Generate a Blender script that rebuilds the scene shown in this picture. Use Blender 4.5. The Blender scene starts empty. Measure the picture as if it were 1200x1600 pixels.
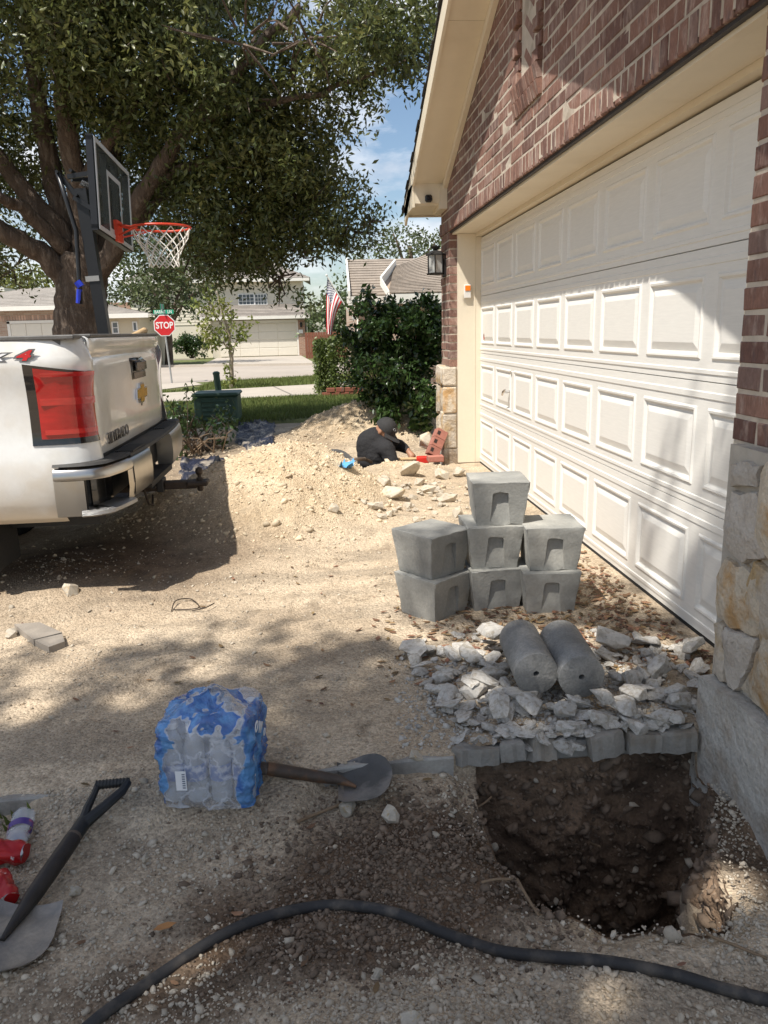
import bpy, bmesh, math, random
import numpy as np
from mathutils import Vector, Matrix, Euler
random.seed(7); np.random.seed(7)
R = math.radians
scene = bpy.context.scene
COL = scene.collection

# ------------------------------------------------------------------ camera, world, sun, exposure
FPX = 1190.0
def _n(v):
    v = np.array(v, float); return v/np.linalg.norm(v)
AY = _n([-108, 281, 1190]); AZ = _n([-129, 5050, -1190]); AZ = _n(AZ-AY*AZ.dot(AY)); AX = np.cross(AY, AZ)
if AX[0] < 0: AX = -AX
W3 = np.stack([AX, AY, AZ])
CAM = np.array([0, 0, 1.26])
cam_d = bpy.data.cameras.new('camera'); cam = bpy.data.objects.new('camera', cam_d); COL.objects.link(cam)
right, up, fwd = W3[:, 0], W3[:, 1], W3[:, 2]
M4 = Matrix(((right[0], up[0], -fwd[0], CAM[0]), (right[1], up[1], -fwd[1], CAM[1]), (right[2], up[2], -fwd[2], CAM[2]), (0, 0, 0, 1)))
cam.matrix_world = M4
cam_d.sensor_fit = 'HORIZONTAL'; cam_d.sensor_width = 36.0; cam_d.lens = 36.0*FPX/1200.0
cam_d.clip_start = 0.05; cam_d.clip_end = 2000
scene.camera = cam

SUN = _n([-1, -0.85, 2.25])                     # direction towards the sun
SUN_EL = math.asin(SUN[2]); SUN_AZ = math.atan2(SUN[0], SUN[1])
world = bpy.data.worlds.new("World"); scene.world = world; world.use_nodes = True
nt = world.node_tree; nt.nodes.clear()
wo = nt.nodes.new('ShaderNodeOutputWorld'); bg = nt.nodes.new('ShaderNodeBackground')
sky = nt.nodes.new('ShaderNodeTexSky'); sky.sky_type = 'NISHITA'; sky.sun_disc = False
sky.sun_elevation = SUN_EL; sky.sun_rotation = SUN_AZ; sky.air_density = 1.1; sky.dust_density = .8; sky.ozone_density = 2.2
tc = nt.nodes.new('ShaderNodeTexCoord'); mp = nt.nodes.new('ShaderNodeMapping'); mp.inputs['Scale'].default_value = (1, 1, 2.6); mp.inputs['Location'].default_value = (0.62, 0.1, 0.12)
nz = nt.nodes.new('ShaderNodeTexNoise'); nz.inputs['Scale'].default_value = 3.6; nz.inputs['Detail'].default_value = 9; nz.inputs['Roughness'].default_value = .58
cr = nt.nodes.new('ShaderNodeValToRGB'); cr.color_ramp.elements[0].position = .47; cr.color_ramp.elements[1].position = .63
nz2 = nt.nodes.new('ShaderNodeTexNoise'); nz2.inputs['Scale'].default_value = 9; nz2.inputs['Detail'].default_value = 6
crc = nt.nodes.new('ShaderNodeValToRGB'); crc.color_ramp.elements[0].position = .3; crc.color_ramp.elements[0].color = (5.2, 5.6, 6.4, 1)
crc.color_ramp.elements[1].position = .62; crc.color_ramp.elements[1].color = (9.5, 9.5, 9.6, 1)
mx = nt.nodes.new('ShaderNodeMix'); mx.data_type = 'RGBA'
L = nt.links.new
L(tc.outputs['Generated'], mp.inputs['Vector']); L(mp.outputs[0], nz.inputs['Vector']); L(nz.outputs['Fac'], cr.inputs['Fac'])
L(mp.outputs[0], nz2.inputs['Vector']); L(nz2.outputs['Fac'], crc.inputs['Fac'])
L(cr.outputs['Color'], mx.inputs['Factor']); L(sky.outputs[0], mx.inputs['A']); L(crc.outputs['Color'], mx.inputs['B'])
L(mx.outputs['Result'], bg.inputs['Color']); bg.inputs['Strength'].default_value = 0.098
L(bg.outputs[0], wo.inputs['Surface'])

sd = bpy.data.lights.new('sun', 'SUN'); so = bpy.data.objects.new('sun', sd); COL.objects.link(so)
sd.energy = 4.9; sd.angle = R(.55); sd.color = (1, .955, .885)
so.rotation_euler = Vector(-SUN).to_track_quat('-Z', 'Y').to_euler()
vs = scene.view_settings; vs.view_transform = 'Standard'; vs.look = 'None'; vs.gamma = 1; vs.exposure = 0.45; vs.use_curve_mapping = False
scene.cycles.max_bounces = 6; scene.cycles.transparent_max_bounces = 12
scene.cycles.use_denoising = True

# ------------------------------------------------------------------ pixel of the photograph -> a point on a known plane of the place
def ray(px, py):
    return W3@np.array([(px-600)/FPX, -(py-800)/FPX, 1.0])
def at(px, py, x=None, y=None, z=None):
    r = ray(px, py)
    k = (z-CAM[2])/r[2] if z is not None else (y-CAM[1])/r[1] if y is not None else (x-CAM[0])/r[0]
    return CAM+r*k

# ------------------------------------------------------------------ noise in numpy
class VN:
    def __init__(s, seed): s.t = np.random.RandomState(seed).rand(64, 64)
    def __call__(s, x, y):
        x = np.asarray(x, float); y = np.asarray(y, float)
        xi = np.floor(x).astype(int); yi = np.floor(y).astype(int); fx = x-xi; fy = y-yi
        fx = fx*fx*(3-2*fx); fy = fy*fy*(3-2*fy)
        t = s.t; a = t[xi & 63, yi & 63]; b = t[(xi+1) & 63, yi & 63]; c = t[xi & 63, (yi+1) & 63]; d = t[(xi+1) & 63, (yi+1) & 63]
        return (a*(1-fx)+b*fx)*(1-fy)+(c*(1-fx)+d*fx)*fy
VNS = [VN(i) for i in range(8)]
def fbm(x, y, f0, octs, seed=0, gain=.5):
    v = 0; a = 1; s = 0
    for o in range(octs):
        v = v+a*(VNS[(seed+o) % 8](np.asarray(x)*f0+o*7.3, np.asarray(y)*f0+o*3.1)-.5); s += a; a *= gain; f0 *= 2.03
    return v/s

# ------------------------------------------------------------------ mesh helpers
class MB:
    def __init__(s): s.v = []; s.f = []; s.m = []
    def add(s, V, F, m=0):
        o = len(s.v); s.v.extend([tuple(map(float, p)) for p in V]); s.f.extend([tuple(i+o for i in f) for f in F]); s.m.extend([m]*len(F)); return s
    def box(s, a, b, m=0):
        x0, y0, z0 = a; x1, y1, z1 = b
        return s.add([(x0, y0, z0), (x1, y0, z0), (x1, y1, z0), (x0, y1, z0), (x0, y0, z1), (x1, y0, z1), (x1, y1, z1), (x0, y1, z1)],
                     [(0, 3, 2, 1), (4, 5, 6, 7), (0, 1, 5, 4), (1, 2, 6, 5), (2, 3, 7, 6), (3, 0, 4, 7)], m)
    def cbox(s, a, b, c=.004, m=0):                      # chamfered box
        bm = bmesh.new(); bmesh.ops.create_cube(bm, size=1)
        for v in bm.verts:
            v.co = Vector([a[i]+(v.co[i]+.5)*(b[i]-a[i]) for i in range(3)])
        bmesh.ops.bevel(bm, geom=list(bm.edges), offset=c, segments=1, affect='EDGES', profile=.5)
        return s.bm(bm, m)
    def bm(s, bm, m=0):
        bm.verts.ensure_lookup_table(); bm.verts.index_update()
        s.add([v.co[:] for v in bm.verts], [[v.index for v in f.verts] for f in bm.faces], m); bm.free(); return s
    def tube(s, P, r, n=8, m=0, cap=True):
        P = [np.array(p, float) for p in P]; k = len(P)
        if not hasattr(r, '__len__'): r = [r]*k
        V = []; F = []; prev = None
        for i in range(k):
            t = _n(P[min(i+1, k-1)]-P[max(i-1, 0)]+1e-12)
            if prev is None:
                a = np.array([0, 0, 1.0]) if abs(t[2]) < .9 else np.array([1.0, 0, 0]); u = _n(np.cross(t, a))
            else:
                u = _n(prev-t*prev.dot(t))
            prev = u; w = np.cross(t, u)
            for j in range(n):
                an = 2*math.pi*j/n; V.append(P[i]+r[i]*(math.cos(an)*u+math.sin(an)*w))
        for i in range(k-1):
            for j in range(n):
                F.append((i*n+j, i*n+(j+1) % n, (i+1)*n+(j+1) % n, (i+1)*n+j))
        if cap: F.append(tuple(range(n-1, -1, -1))); F.append(tuple((k-1)*n+j for j in range(n)))
        return s.add(V, F, m)
    def lathe(s, prof, n=16, m=0, o=(0, 0, 0), cap=True):   # prof: (r,z)
        V = []; F = []
        for r, z in prof:
            for j in range(n):
                a = 2*math.pi*j/n; V.append((o[0]+r*math.cos(a), o[1]+r*math.sin(a), o[2]+z))
        k = len(prof)
        for i in range(k-1):
            for j in range(n): F.append((i*n+j, i*n+(j+1) % n, (i+1)*n+(j+1) % n, (i+1)*n+j))
        if cap: F.append(tuple(range(n-1, -1, -1))); F.append(tuple((k-1)*n+j for j in range(n)))
        return s.add(V, F, m)
    def grid(s, G, m=0, flip=False):                        # G[i][j] points
        a = len(G); b = len(G[0]); V = [p for row in G for p in row]
        F = [(i*b+j, i*b+j+1, (i+1)*b+j+1, (i+1)*b+j) for i in range(a-1) for j in range(b-1)]
        if flip: F = [f[::-1] for f in F]
        return s.add(V, F, m)
    def prism(s, poly, h, m=0):                             # poly of 3D points, extruded by vector h
        n = len(poly); h = np.array(h, float); V = [np.array(p, float) for p in poly]; V2 = [p+h for p in V]
        F = [tuple(range(n))[::-1], tuple(range(n, 2*n))]+[(i, (i+1) % n, n+(i+1) % n, n+i) for i in range(n)]
        return s.add(V+V2, F, m)
    def mesh(s, name, mats, smooth=False, loc=None):
        me = bpy.data.meshes.new(name)
        V = np.array(s.v, float)
        if loc is not None: V = V-np.array(loc, float)
        me.from_pydata(V.tolist(), [], s.f)
        for mt in (mats if isinstance(mats, (list, tuple)) else [mats]): me.materials.append(mt)
        if isinstance(mats, (list, tuple)) and len(mats) > 1: me.polygons.foreach_set('material_index', s.m)
        if smooth is True: me.polygons.foreach_set('use_smooth', [True]*len(s.f))
        me.update()
        if smooth and smooth is not True:
            me.polygons.foreach_set('use_smooth', [True]*len(s.f)); me.set_sharp_from_angle(angle=R(smooth))
        return me
    def build(s, name, mats, parent=None, smooth=False, recalc=False, **props):
        loc = worldloc(parent) if parent is not None else props.pop('loc', None)
        me = s.mesh(name, mats, smooth, loc)
        if recalc:
            bm = bmesh.new(); bm.from_mesh(me); bmesh.ops.recalc_face_normals(bm, faces=bm.faces); bm.to_mesh(me); bm.free()
        o = bpy.data.objects.new(name, me); COL.objects.link(o)
        if parent is not None: o.parent = parent
        elif loc is not None: o.location = loc
        for k, v in props.items(): o[k] = v
        return o
def worldloc(o):
    l = np.zeros(3)
    while o is not None: l += np.array(o.location); o = o.parent
    return l
def big(name, V, F, mat_, parent=None, smooth=False, **props):           # numpy mesh, F (n,3|4)
    me = bpy.data.meshes.new(name); n = len(F); k = F.shape[1]
    V = np.ascontiguousarray(V, dtype=np.float32)
    if parent is not None: V = V-worldloc(parent).astype(np.float32)
    me.vertices.add(len(V)); me.vertices.foreach_set('co', V.ravel())
    me.loops.add(n*k); me.loops.foreach_set('vertex_index', np.ascontiguousarray(F, dtype=np.int32).ravel())
    me.polygons.add(n); me.polygons.foreach_set('loop_start', np.arange(0, n*k, k, dtype=np.int32))
    if smooth: me.polygons.foreach_set('use_smooth', np.ones(n, bool))
    me.materials.append(mat_); me.update(calc_edges=True)
    o = bpy.data.objects.new(name, me); COL.objects.link(o)
    if parent is not None: o.parent = parent
    for kk, v in props.items(): o[kk] = v
    return o
def thing(name, label, cat, loc=(0, 0, 0), group=None, rz=0):
    o = bpy.data.objects.new(name, None); COL.objects.link(o); o.location = loc; o.rotation_euler = (0, 0, rz); o.empty_display_size = .1
    return tag(o, label, cat, group)
def tag(o, label, cat, group=None):
    o['label'] = label; o['category'] = cat
    if group: o['group'] = group
    return o
def part(name, me, parent, loc=(0, 0, 0), rot=(0, 0, 0), scale=(1, 1, 1)):
    o = bpy.data.objects.new(name, me); COL.objects.link(o); o.parent = parent; o.location = loc; o.rotation_euler = rot; o.scale = scale
    return o
def copy_tree(o, parent=None):
    c = o.copy(); COL.objects.link(c); c.parent = parent
    for ch in o.children: copy_tree(ch, c)
    return c

# ------------------------------------------------------------------ materials
MC = {}
def mat(name, col, rough=.8, var=.15, scale=6, bump=0, bscale=60, metal=0, spec=.4, obj=0, isl=0, stretch=None, col2=None, c2scale=3, c2pos=(.5, .6), coat=0, trans=0, hue=0, detail=6, bdist=.01, fine=0):
    """principled: base colour varied by noise, per object and per loose piece; a second colour in patches; bump"""
    if name in MC: return MC[name]
    m = bpy.data.materials.new(name); m.use_nodes = True; n = m.node_tree; b = n.nodes['Principled BSDF']; l = n.links.new
    b.inputs['Roughness'].default_value = rough; b.inputs['Metallic'].default_value = metal; b.inputs['Specular IOR Level'].default_value = spec
    b.inputs['Coat Weight'].default_value = coat
    t = n.nodes.new('ShaderNodeTexCoord'); vec = t.outputs['Object']
    if obj:
        oi = n.nodes.new('ShaderNodeObjectInfo'); ad = n.nodes.new('ShaderNodeVectorMath'); ad.operation = 'MULTIPLY_ADD'
        ad.inputs[0].default_value = (1, 1, 1); l(vec, ad.inputs[2])
        cx = n.nodes.new('ShaderNodeCombineXYZ'); mu = n.nodes.new('ShaderNodeMath'); mu.operation = 'MULTIPLY'; mu.inputs[1].default_value = 37
        l(oi.outputs['Random'], mu.inputs[0]); l(mu.outputs[0], cx.inputs[0]); l(mu.outputs[0], cx.inputs[1]); l(cx.outputs[0], ad.inputs[1]); vec = ad.outputs[0]
    if stretch:
        mpn = n.nodes.new('ShaderNodeMapping'); mpn.inputs['Scale'].default_value = stretch; l(vec, mpn.inputs['Vector']); vec = mpn.outputs[0]
    def noise(s, d=6, r=.6):
        q = n.nodes.new('ShaderNodeTexNoise'); q.inputs['Scale'].default_value = s; q.inputs['Detail'].default_value = d; q.inputs['Roughness'].default_value = r; l(vec, q.inputs['Vector']); return q.outputs['Fac']
    def mixc(f, a, bb):
        q = n.nodes.new('ShaderNodeMix'); q.data_type = 'RGBA'
        for s_, v in ((q.inputs['Factor'], f), (q.inputs['A'], a), (q.inputs['B'], bb)):
            if isinstance(v, tuple): s_.default_value = v
            elif isinstance(v, float): s_.default_value = v
            else: l(v, s_)
        return q.outputs['Result']
    c4 = lambda c: (c[0], c[1], c[2], 1.0)
    cur = c4(col)
    if col2 is not None:
        rp = n.nodes.new('ShaderNodeMapRange'); rp.inputs['From Min'].default_value = c2pos[0]; rp.inputs['From Max'].default_value = c2pos[1]; l(noise(c2scale, 5), rp.inputs['Value'])
        cur = mixc(rp.outputs[0], cur, c4(col2))
    hs = n.nodes.new('ShaderNodeHueSaturation')
    if isinstance(cur, tuple): hs.inputs['Color'].default_value = cur
    else: l(cur, hs.inputs['Color'])
    val = None
    def addv(src, amp):
        nonlocal val
        rp = n.nodes.new('ShaderNodeMapRange'); rp.inputs['To Min'].default_value = 1-amp; rp.inputs['To Max'].default_value = 1+amp
        rp.inputs['From Min'].default_value = .25 if src[1] else 0; rp.inputs['From Max'].default_value = .75 if src[1] else 1
        l(src[0], rp.inputs['Value'])
        if val is None: val = rp.outputs[0]
        else:
            q = n.nodes.new('ShaderNodeMath'); q.operation = 'MULTIPLY'; l(val, q.inputs[0]); l(rp.outputs[0], q.inputs[1]); val = q.outputs[0]
    if var: addv((noise(scale, detail), True), var)
    if fine: addv((noise(scale*14, 3), True), fine)
    if obj: addv((oi.outputs['Random'], False), obj)
    if isl:
        g = n.nodes.new('ShaderNodeNewGeometry'); addv((g.outputs['Random Per Island'], False), isl)
    if hue:
        src = oi.outputs['Random'] if obj else g.outputs['Random Per Island']
        q = n.nodes.new('ShaderNodeMath'); q.operation = 'MULTIPLY'; q.inputs[1].default_value = 7.31; l(src, q.inputs[0])
        fr = n.nodes.new('ShaderNodeMath'); fr.operation = 'FRACT'; l(q.outputs[0], fr.inputs[0])
        rp = n.nodes.new('ShaderNodeMapRange'); rp.inputs['To Min'].default_value = .5-hue; rp.inputs['To Max'].default_value = .5+hue; l(fr.outputs[0], rp.inputs['Value']); l(rp.outputs[0], hs.inputs['Hue'])
    if val is not None: l(val, hs.inputs['Value'])
    l(hs.outputs[0], b.inputs['Base Color'])
    if bump:
        bp = n.nodes.new('ShaderNodeBump'); bp.inputs['Strength'].default_value = bump; bp.inputs['Distance'].default_value = bdist; l(noise(bscale, 5), bp.inputs['Height']); l(bp.outputs[0], b.inputs['Normal'])
    if trans:
        tr = n.nodes.new('ShaderNodeBsdfTranslucent'); ms = n.nodes.new('ShaderNodeMixShader'); ms.inputs[0].default_value = trans
        l(hs.outputs[0], tr.inputs['Color']); l(b.outputs[0], ms.inputs[1]); l(tr.outputs[0], ms.inputs[2]); l(ms.outputs[0], n.nodes['Material Output'].inputs['Surface'])
    MC[name] = m
    return m

# text as real flat lettering
def text_mesh(s, size, shear=0, bold=0, extrude=.001, align='CENTER', sx=1):
    cu = bpy.data.curves.new('txt', 'FONT'); cu.body = s; cu.size = size; cu.shear = shear; cu.offset = bold; cu.extrude = extrude; cu.align_x = align; cu.align_y = 'CENTER'
    o = bpy.data.objects.new('txt', cu); COL.objects.link(o)
    me = bpy.data.meshes.new_from_object(o.evaluated_get(bpy.context.evaluated_depsgraph_get())) if False else None
    dg = bpy.context.evaluated_depsgraph_get(); me = bpy.data.meshes.new_from_object(o.evaluated_get(dg))
    bpy.data.objects.remove(o); bpy.data.curves.remove(cu)
    if sx != 1:
        for v in me.vertices: v.co.x *= sx
    return me
def lettering(name, s, size, m, parent, loc, ex, ey, **k):          # ex: reading direction, ey: up; loc in the parent's frame
    me = text_mesh(s, size, **k); me.materials.clear(); me.materials.append(m)
    ex = Vector(ex).normalized(); ey = Vector(ey).normalized(); ez = ex.cross(ey)
    mt = Matrix((ex, ey, ez)).transposed().to_4x4(); mt.translation = Vector(loc)
    me.transform(mt)
    o = bpy.data.objects.new(name, me); COL.objects.link(o); o.parent = parent
    return o

# ------------------------------------------------------------------ terrain
def sst(a, b, x):
    t = np.clip((np.asarray(x, float)-a)/(b-a), 0, 1); return t*t*(3-2*t)
def zg(Y):
    Y = np.asarray(Y, float)
    return np.where(Y < 12, -.05, np.where(Y < 25, -.05-.0105*(Y-12), -.1865-.004*(np.minimum(Y, 90)-25)))
HOLE = np.array([(.43, 2.135), (.40, 1.86), (.40, 1.70), (.47, 1.53), (.60, 1.44), (.78, 1.41), (.90, 1.42), (.98, 1.60), (1.10, 1.85), (1.16, 2.135)])
def poly_sd(x, y, P):                                        # signed distance, positive inside
    d = np.full(np.shape(x), 1e9); ins = np.zeros(np.shape(x), bool)
    for i in range(len(P)):
        a = P[i]; b = P[(i+1) % len(P)]; e = b-a
        t = np.clip(((x-a[0])*e[0]+(y-a[1])*e[1])/e.dot(e), 0, 1)
        d = np.minimum(d, np.hypot(x-a[0]-t*e[0], y-a[1]-t*e[1]))
        c = ((a[1] > y) != (b[1] > y)) & (x < (b[0]-a[0])*(y-a[1])/(b[1]-a[1]+1e-12)+a[0]); ins ^= c
    return np.where(ins, d, -d)
def gau(x, y, cx, cy, sx, sy, h): return h*np.exp(-((x-cx)/sx)**2-((y-cy)/sy)**2)
EDGE = 2.11
_fr = random.Random(5); FEET = []
for k_ in range(34):
    fx_, fy_ = _fr.uniform(-1.5, .7), _fr.uniform(1.2, 4.3); FEET.append((fx_, fy_, _fr.uniform(-.6, 2.2)))
def slabz(x): return -.03*np.clip(1.4-np.asarray(x, float), 0, 4.5)
def terrain(x, y, full=False):
    x = np.asarray(x, float); y = np.asarray(y, float)
    sl = slabz(x)
    wob = fbm(x, y, 1.1, 4, 1)
    dirt = sl-.062+.04*wob
    ramp = sst(-.95, -.78, x)*(1-sst(-.14, -.02, x))           # dirt heaped up to the slab between the two bare edges
    step = sst(EDGE-.012-.30*ramp, EDGE+.012, y)
    z = dirt*(1-step)+(sl+.012*fbm(x, y, 2.3, 4, 2)*sst(EDGE, EDGE+.3, y))*step
    near = 1-step
    z += near*(gau(x, y, .10, 1.06, .36, .21, .12)+gau(x, y, -.55, 1.45, .5, .3, .02)+gau(x, y, .25, 1.62, .22, .2, .03)+gau(x, y, 1.1, 1.15, .4, .2, .03)+gau(x, y, .14, 2.05, .22, .07, .030))
    # heaps of dug caliche
    z += gau(x, y, -.22, 5.65, .56, .68, .46)+gau(x, y, .15, 5.95, .35, .35, .10)+gau(x, y, -1.0, 5.5, .55, .6, .24)+gau(x, y, -.75, 6.2, .4, .4, .10)+gau(x, y, -.35, 4.95, .42, .42, .13)
    z += gau(x, y, -1.9, 4.4, .9, .5, .08)+gau(x, y, -1.3, 4.1, .4, .3, .05)
    z += gau(x, y, .80, 9.3, .75, .65, .46)+gau(x, y, .05, 9.2, .5, .5, .17)+gau(x, y, -.5, 8.8, .5, .5, .08)+gau(x, y, .62, 6.88, .30, .16, .10)
    z += gau(x, y, .62, 6.55, .4, .35, .07)+gau(x, y, .95, 6.7, .3, .35, .06)
    lump = sst(.03, .2, z-sl)*sst(3.9, 4.6, y)
    z += lump*(.08*fbm(x, y, 3.5, 4, 3)+.045*fbm(x, y, 9, 4, 2)+.024*fbm(x, y, 21, 3, 5))
    z += near*(.020*fbm(x, y, 9, 4, 4)+.012*fbm(x, y, 40, 3, 6))+step*sst(2.2, 3, y)*.010*fbm(x, y, 7, 4, 4)
    for fx, fy, fa in FEET:                                       # boot prints
        u = (x-fx)*math.cos(fa)+(y-fy)*math.sin(fa); v = -(x-fx)*math.sin(fa)+(y-fy)*math.cos(fa)
        q = (np.abs(u)/.14)**4+(np.abs(v)/.05)**4; z = z-.011*np.exp(-q)+.006*np.exp(-((q-1.6)/.8)**2)
    # broken bed under the rubble
    rub = sst(.38, .55, x)*sst(EDGE-.01, EDGE+.02, y)*(1-sst(2.75, 3.05, y))
    z += rub*(.015+.02*fbm(x, y, 8, 3, 2))
    sdx = x+.075*fbm(x, y, 6, 4, 5); sdy = y+.075*fbm(x, y, 6, 4, 7)*(1-sst(2.0, 2.1, y))
    sd = poly_sd(sdx, sdy, HOLE)
    hd = sst(-.015, .035, sd)*.30+sst(.02, .15, sd)*.55
    hd = hd*(1-.85*sst(EDGE-.02, EDGE+.03, y))
    tr = sst(.93, 1.10, x+.04*fbm(x, y, 5, 3, 1))*sst(1.30, 1.55, y)*(1-sst(EDGE-.03, EDGE+.01, y)); z = z-tr*(.07+.09*fbm(x, y, 7, 4, 4))
    hd2 = gau(x, y, .66, 7.42, .30, .30, 1.0); hd2 = np.minimum(hd2*1.6, .9)
    far = sst(10.2, 11.6, y)
    z = z*(1-far)+(zg(y)-.03)*far
    z = np.where(x > 1.3, np.minimum(z, np.where(y > 8, z, -.016)), z)
    zo = z-hd-hd2
    if full:
        soil_shade = np.clip(np.maximum(sst(.04, .2, hd)*1.0, near*1.5*np.clip(gau(x, y, .20, 1.74, .30, .24, 1.2)+gau(x, y, .0, 1.55, .42, .18, 1.1)+gau(x, y, -.40, 1.36, .35, .13, .7)+.8*fbm(x, y, 6, 4, 1)-.18, 0, 1)), 0, 1)
        soil_shade = np.maximum(soil_shade, .9*np.clip(gau(x, y, -1.35, 4.45, .85, .6, 1.3)+.5*fbm(x, y, 2, 3, 4), 0, 1))  # dug dark dirt by the pickup; colour also deepens its cast shadow
        soil_shade = np.maximum(soil_shade, np.maximum(np.maximum(sst(.2, .7, hd2), .9*tr), .42*sst(6.3, 7.0, y)*(1-sst(9.6, 10.6, y))*np.clip(sst(.55, -.2, x)+.8*fbm(x, y, 2.5, 3, 3), 0, 1)))
        heap = lump
        return zo, soil_shade, heap, hd
    return zo
def zt(x, y): return float(terrain(x, y))
def hit(px, py, up=0.0, y0=.6, y1=16):                          # where a sight line meets the ground
    r = ray(px, py); prev = None
    ks = np.linspace(y0/r[1], y1/r[1], 2500); P = CAM[None, :]+ks[:, None]*r[None, :]
    d = P[:, 2]-up-terrain(P[:, 0], P[:, 1]); i = int(np.argmax(d < 0))
    return P[i]

def gax(segs):
    out = []
    for a, b, s in segs: out += list(np.arange(a, b-1e-9, s))
    return np.array(out+[segs[-1][1]])
xs = gax([(-80, -10, 5), (-10, -4, .3), (-4, -1.8, .04), (-1.8, 1.5, .0115), (1.5, 3, .06), (3, 10, .4), (10, 80, 5)])
ys = gax([(-60, -5, 5), (-5, .6, .3), (.6, 3.0, .0115), (3.0, 4.5, .018), (4.5, 10, .03), (10, 14, .1)])
GX, GY = np.meshgrid(xs, ys)
GZ, SOIL_SHADE, HEAP, HD = terrain(GX, GY, True)
SDG = poly_sd(GX+.075*fbm(GX, GY, 6, 4, 5), GY+.075*fbm(GX, GY, 6, 4, 7)*(1-sst(2.0, 2.1, GY)), HOLE)
UX, UY, ZZ = GX, GY, GZ+HD-.035*sst(-.07, .0, SDG)*(GY < EDGE)
ni, nj = GX.shape
idx = np.arange(ni*nj).reshape(ni, nj)
Fq = np.stack([idx[:-1, :-1], idx[:-1, 1:], idx[1:, 1:], idx[1:, :-1]], -1).reshape(-1, 4)

okf = (SDG < .012)
Fq = Fq[okf[:-1, :-1].ravel() & okf[1:, 1:].ravel() & okf[:-1, 1:].ravel() & okf[1:, :-1].ravel()]

def ground_mat():
    m = bpy.data.materials.new('caliche_ground'); m.use_nodes = True; n = m.node_tree; b = n.nodes['Principled BSDF']; l = n.links.new
    b.inputs['Roughness'].default_value = .95; b.inputs['Specular IOR Level'].default_value = .15
    t = n.nodes.new('ShaderNodeTexCoord')
    def noise(s, d=5, r=.6):
        q = n.nodes.new('ShaderNodeTexNoise'); q.inputs['Scale'].default_value = s; q.inputs['Detail'].default_value = d; q.inputs['Roughness'].default_value = r; l(t.outputs['Object'], q.inputs['Vector']); return q.outputs['Fac']
    def rng(v, a, b_, c=0, d=1):
        q = n.nodes.new('ShaderNodeMapRange'); q.inputs['From Min'].default_value = a; q.inputs['From Max'].default_value = b_; q.inputs['To Min'].default_value = c; q.inputs['To Max'].default_value = d; l(v, q.inputs['Value']); return q.outputs[0]
    def mixc(f, a, bb, bt='MIX'):
        q = n.nodes.new('ShaderNodeMix'); q.data_type = 'RGBA'; q.blend_type = bt
        for s_, v in ((q.inputs['Factor'], f), (q.inputs['A'], a), (q.inputs['B'], bb)):
            if isinstance(v, tuple): s_.default_value = v if len(v) == 4 else v+(1.0,)
            elif isinstance(v, float): s_.default_value = v
            else: l(v, s_)
        return q.outputs['Result']
    def attr(nm):
        q = n.nodes.new('ShaderNodeAttribute'); q.attribute_name = nm; return q.outputs['Fac']
    base = mixc(rng(noise(1.7, 6), .38, .62), (.425, .335, .235), (.55, .445, .32))
    base = mixc(rng(noise(6, 6, .7), .52, .68), base, (.29, .228, .16))          # trodden darker crust
    tr_ = n.nodes.new('ShaderNodeMapping'); tr_.inputs['Scale'].default_value = (.5, 2.6, 1); tr_.inputs['Rotation'].default_value = (0, 0, .2); l(t.outputs['Object'], tr_.inputs[0]); tn = n.nodes.new('ShaderNodeTexNoise'); tn.inputs['Scale'].default_value = 2.2; tn.inputs['Detail'].default_value = 6; l(tr_.outputs[0], tn.inputs['Vector'])
    base = mixc(rng(tn.outputs['Fac'], .50, .68, 0, .75), base, (.30, .245, .18))
    base = mixc(attr('heap'), base, mixc(rng(noise(4, 5), .4, .62), (.60, .485, .335), (.50, .385, .25)))
    soil_shade = mixc(rng(noise(7, 6), .4, .65), (.085, .055, .035), (.17, .112, .07))
    base = mixc(attr('soil_shade'), base, soil_shade)
    v = n.nodes.new('ShaderNodeTexVoronoi'); v.inputs['Scale'].default_value = 95; l(t.outputs['Object'], v.inputs['Vector'])
    sp = rng(v.outputs['Color'], .0, 1.0, .72, 1.25)
    g = mixc(1.0, base, sp, 'MULTIPLY')
    g2 = mixc(1.0, g, rng(noise(160, 3), .25, .75, .75, 1.25), 'MULTIPLY')
    l(g2, b.inputs['Base Color'])
    bp = n.nodes.new('ShaderNodeBump'); bp.inputs['Strength'].default_value = .55; bp.inputs['Distance'].default_value = .012
    ad = n.nodes.new('ShaderNodeMath'); ad.operation = 'ADD'; l(rng(v.outputs['Distance'], 0, .6, 1, 0), ad.inputs[0]); l(noise(55, 6), ad.inputs[1]); l(ad.outputs[0], bp.inputs['Height']); l(bp.outputs[0], b.inputs['Normal'])
    return m
GM = ground_mat()
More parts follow.
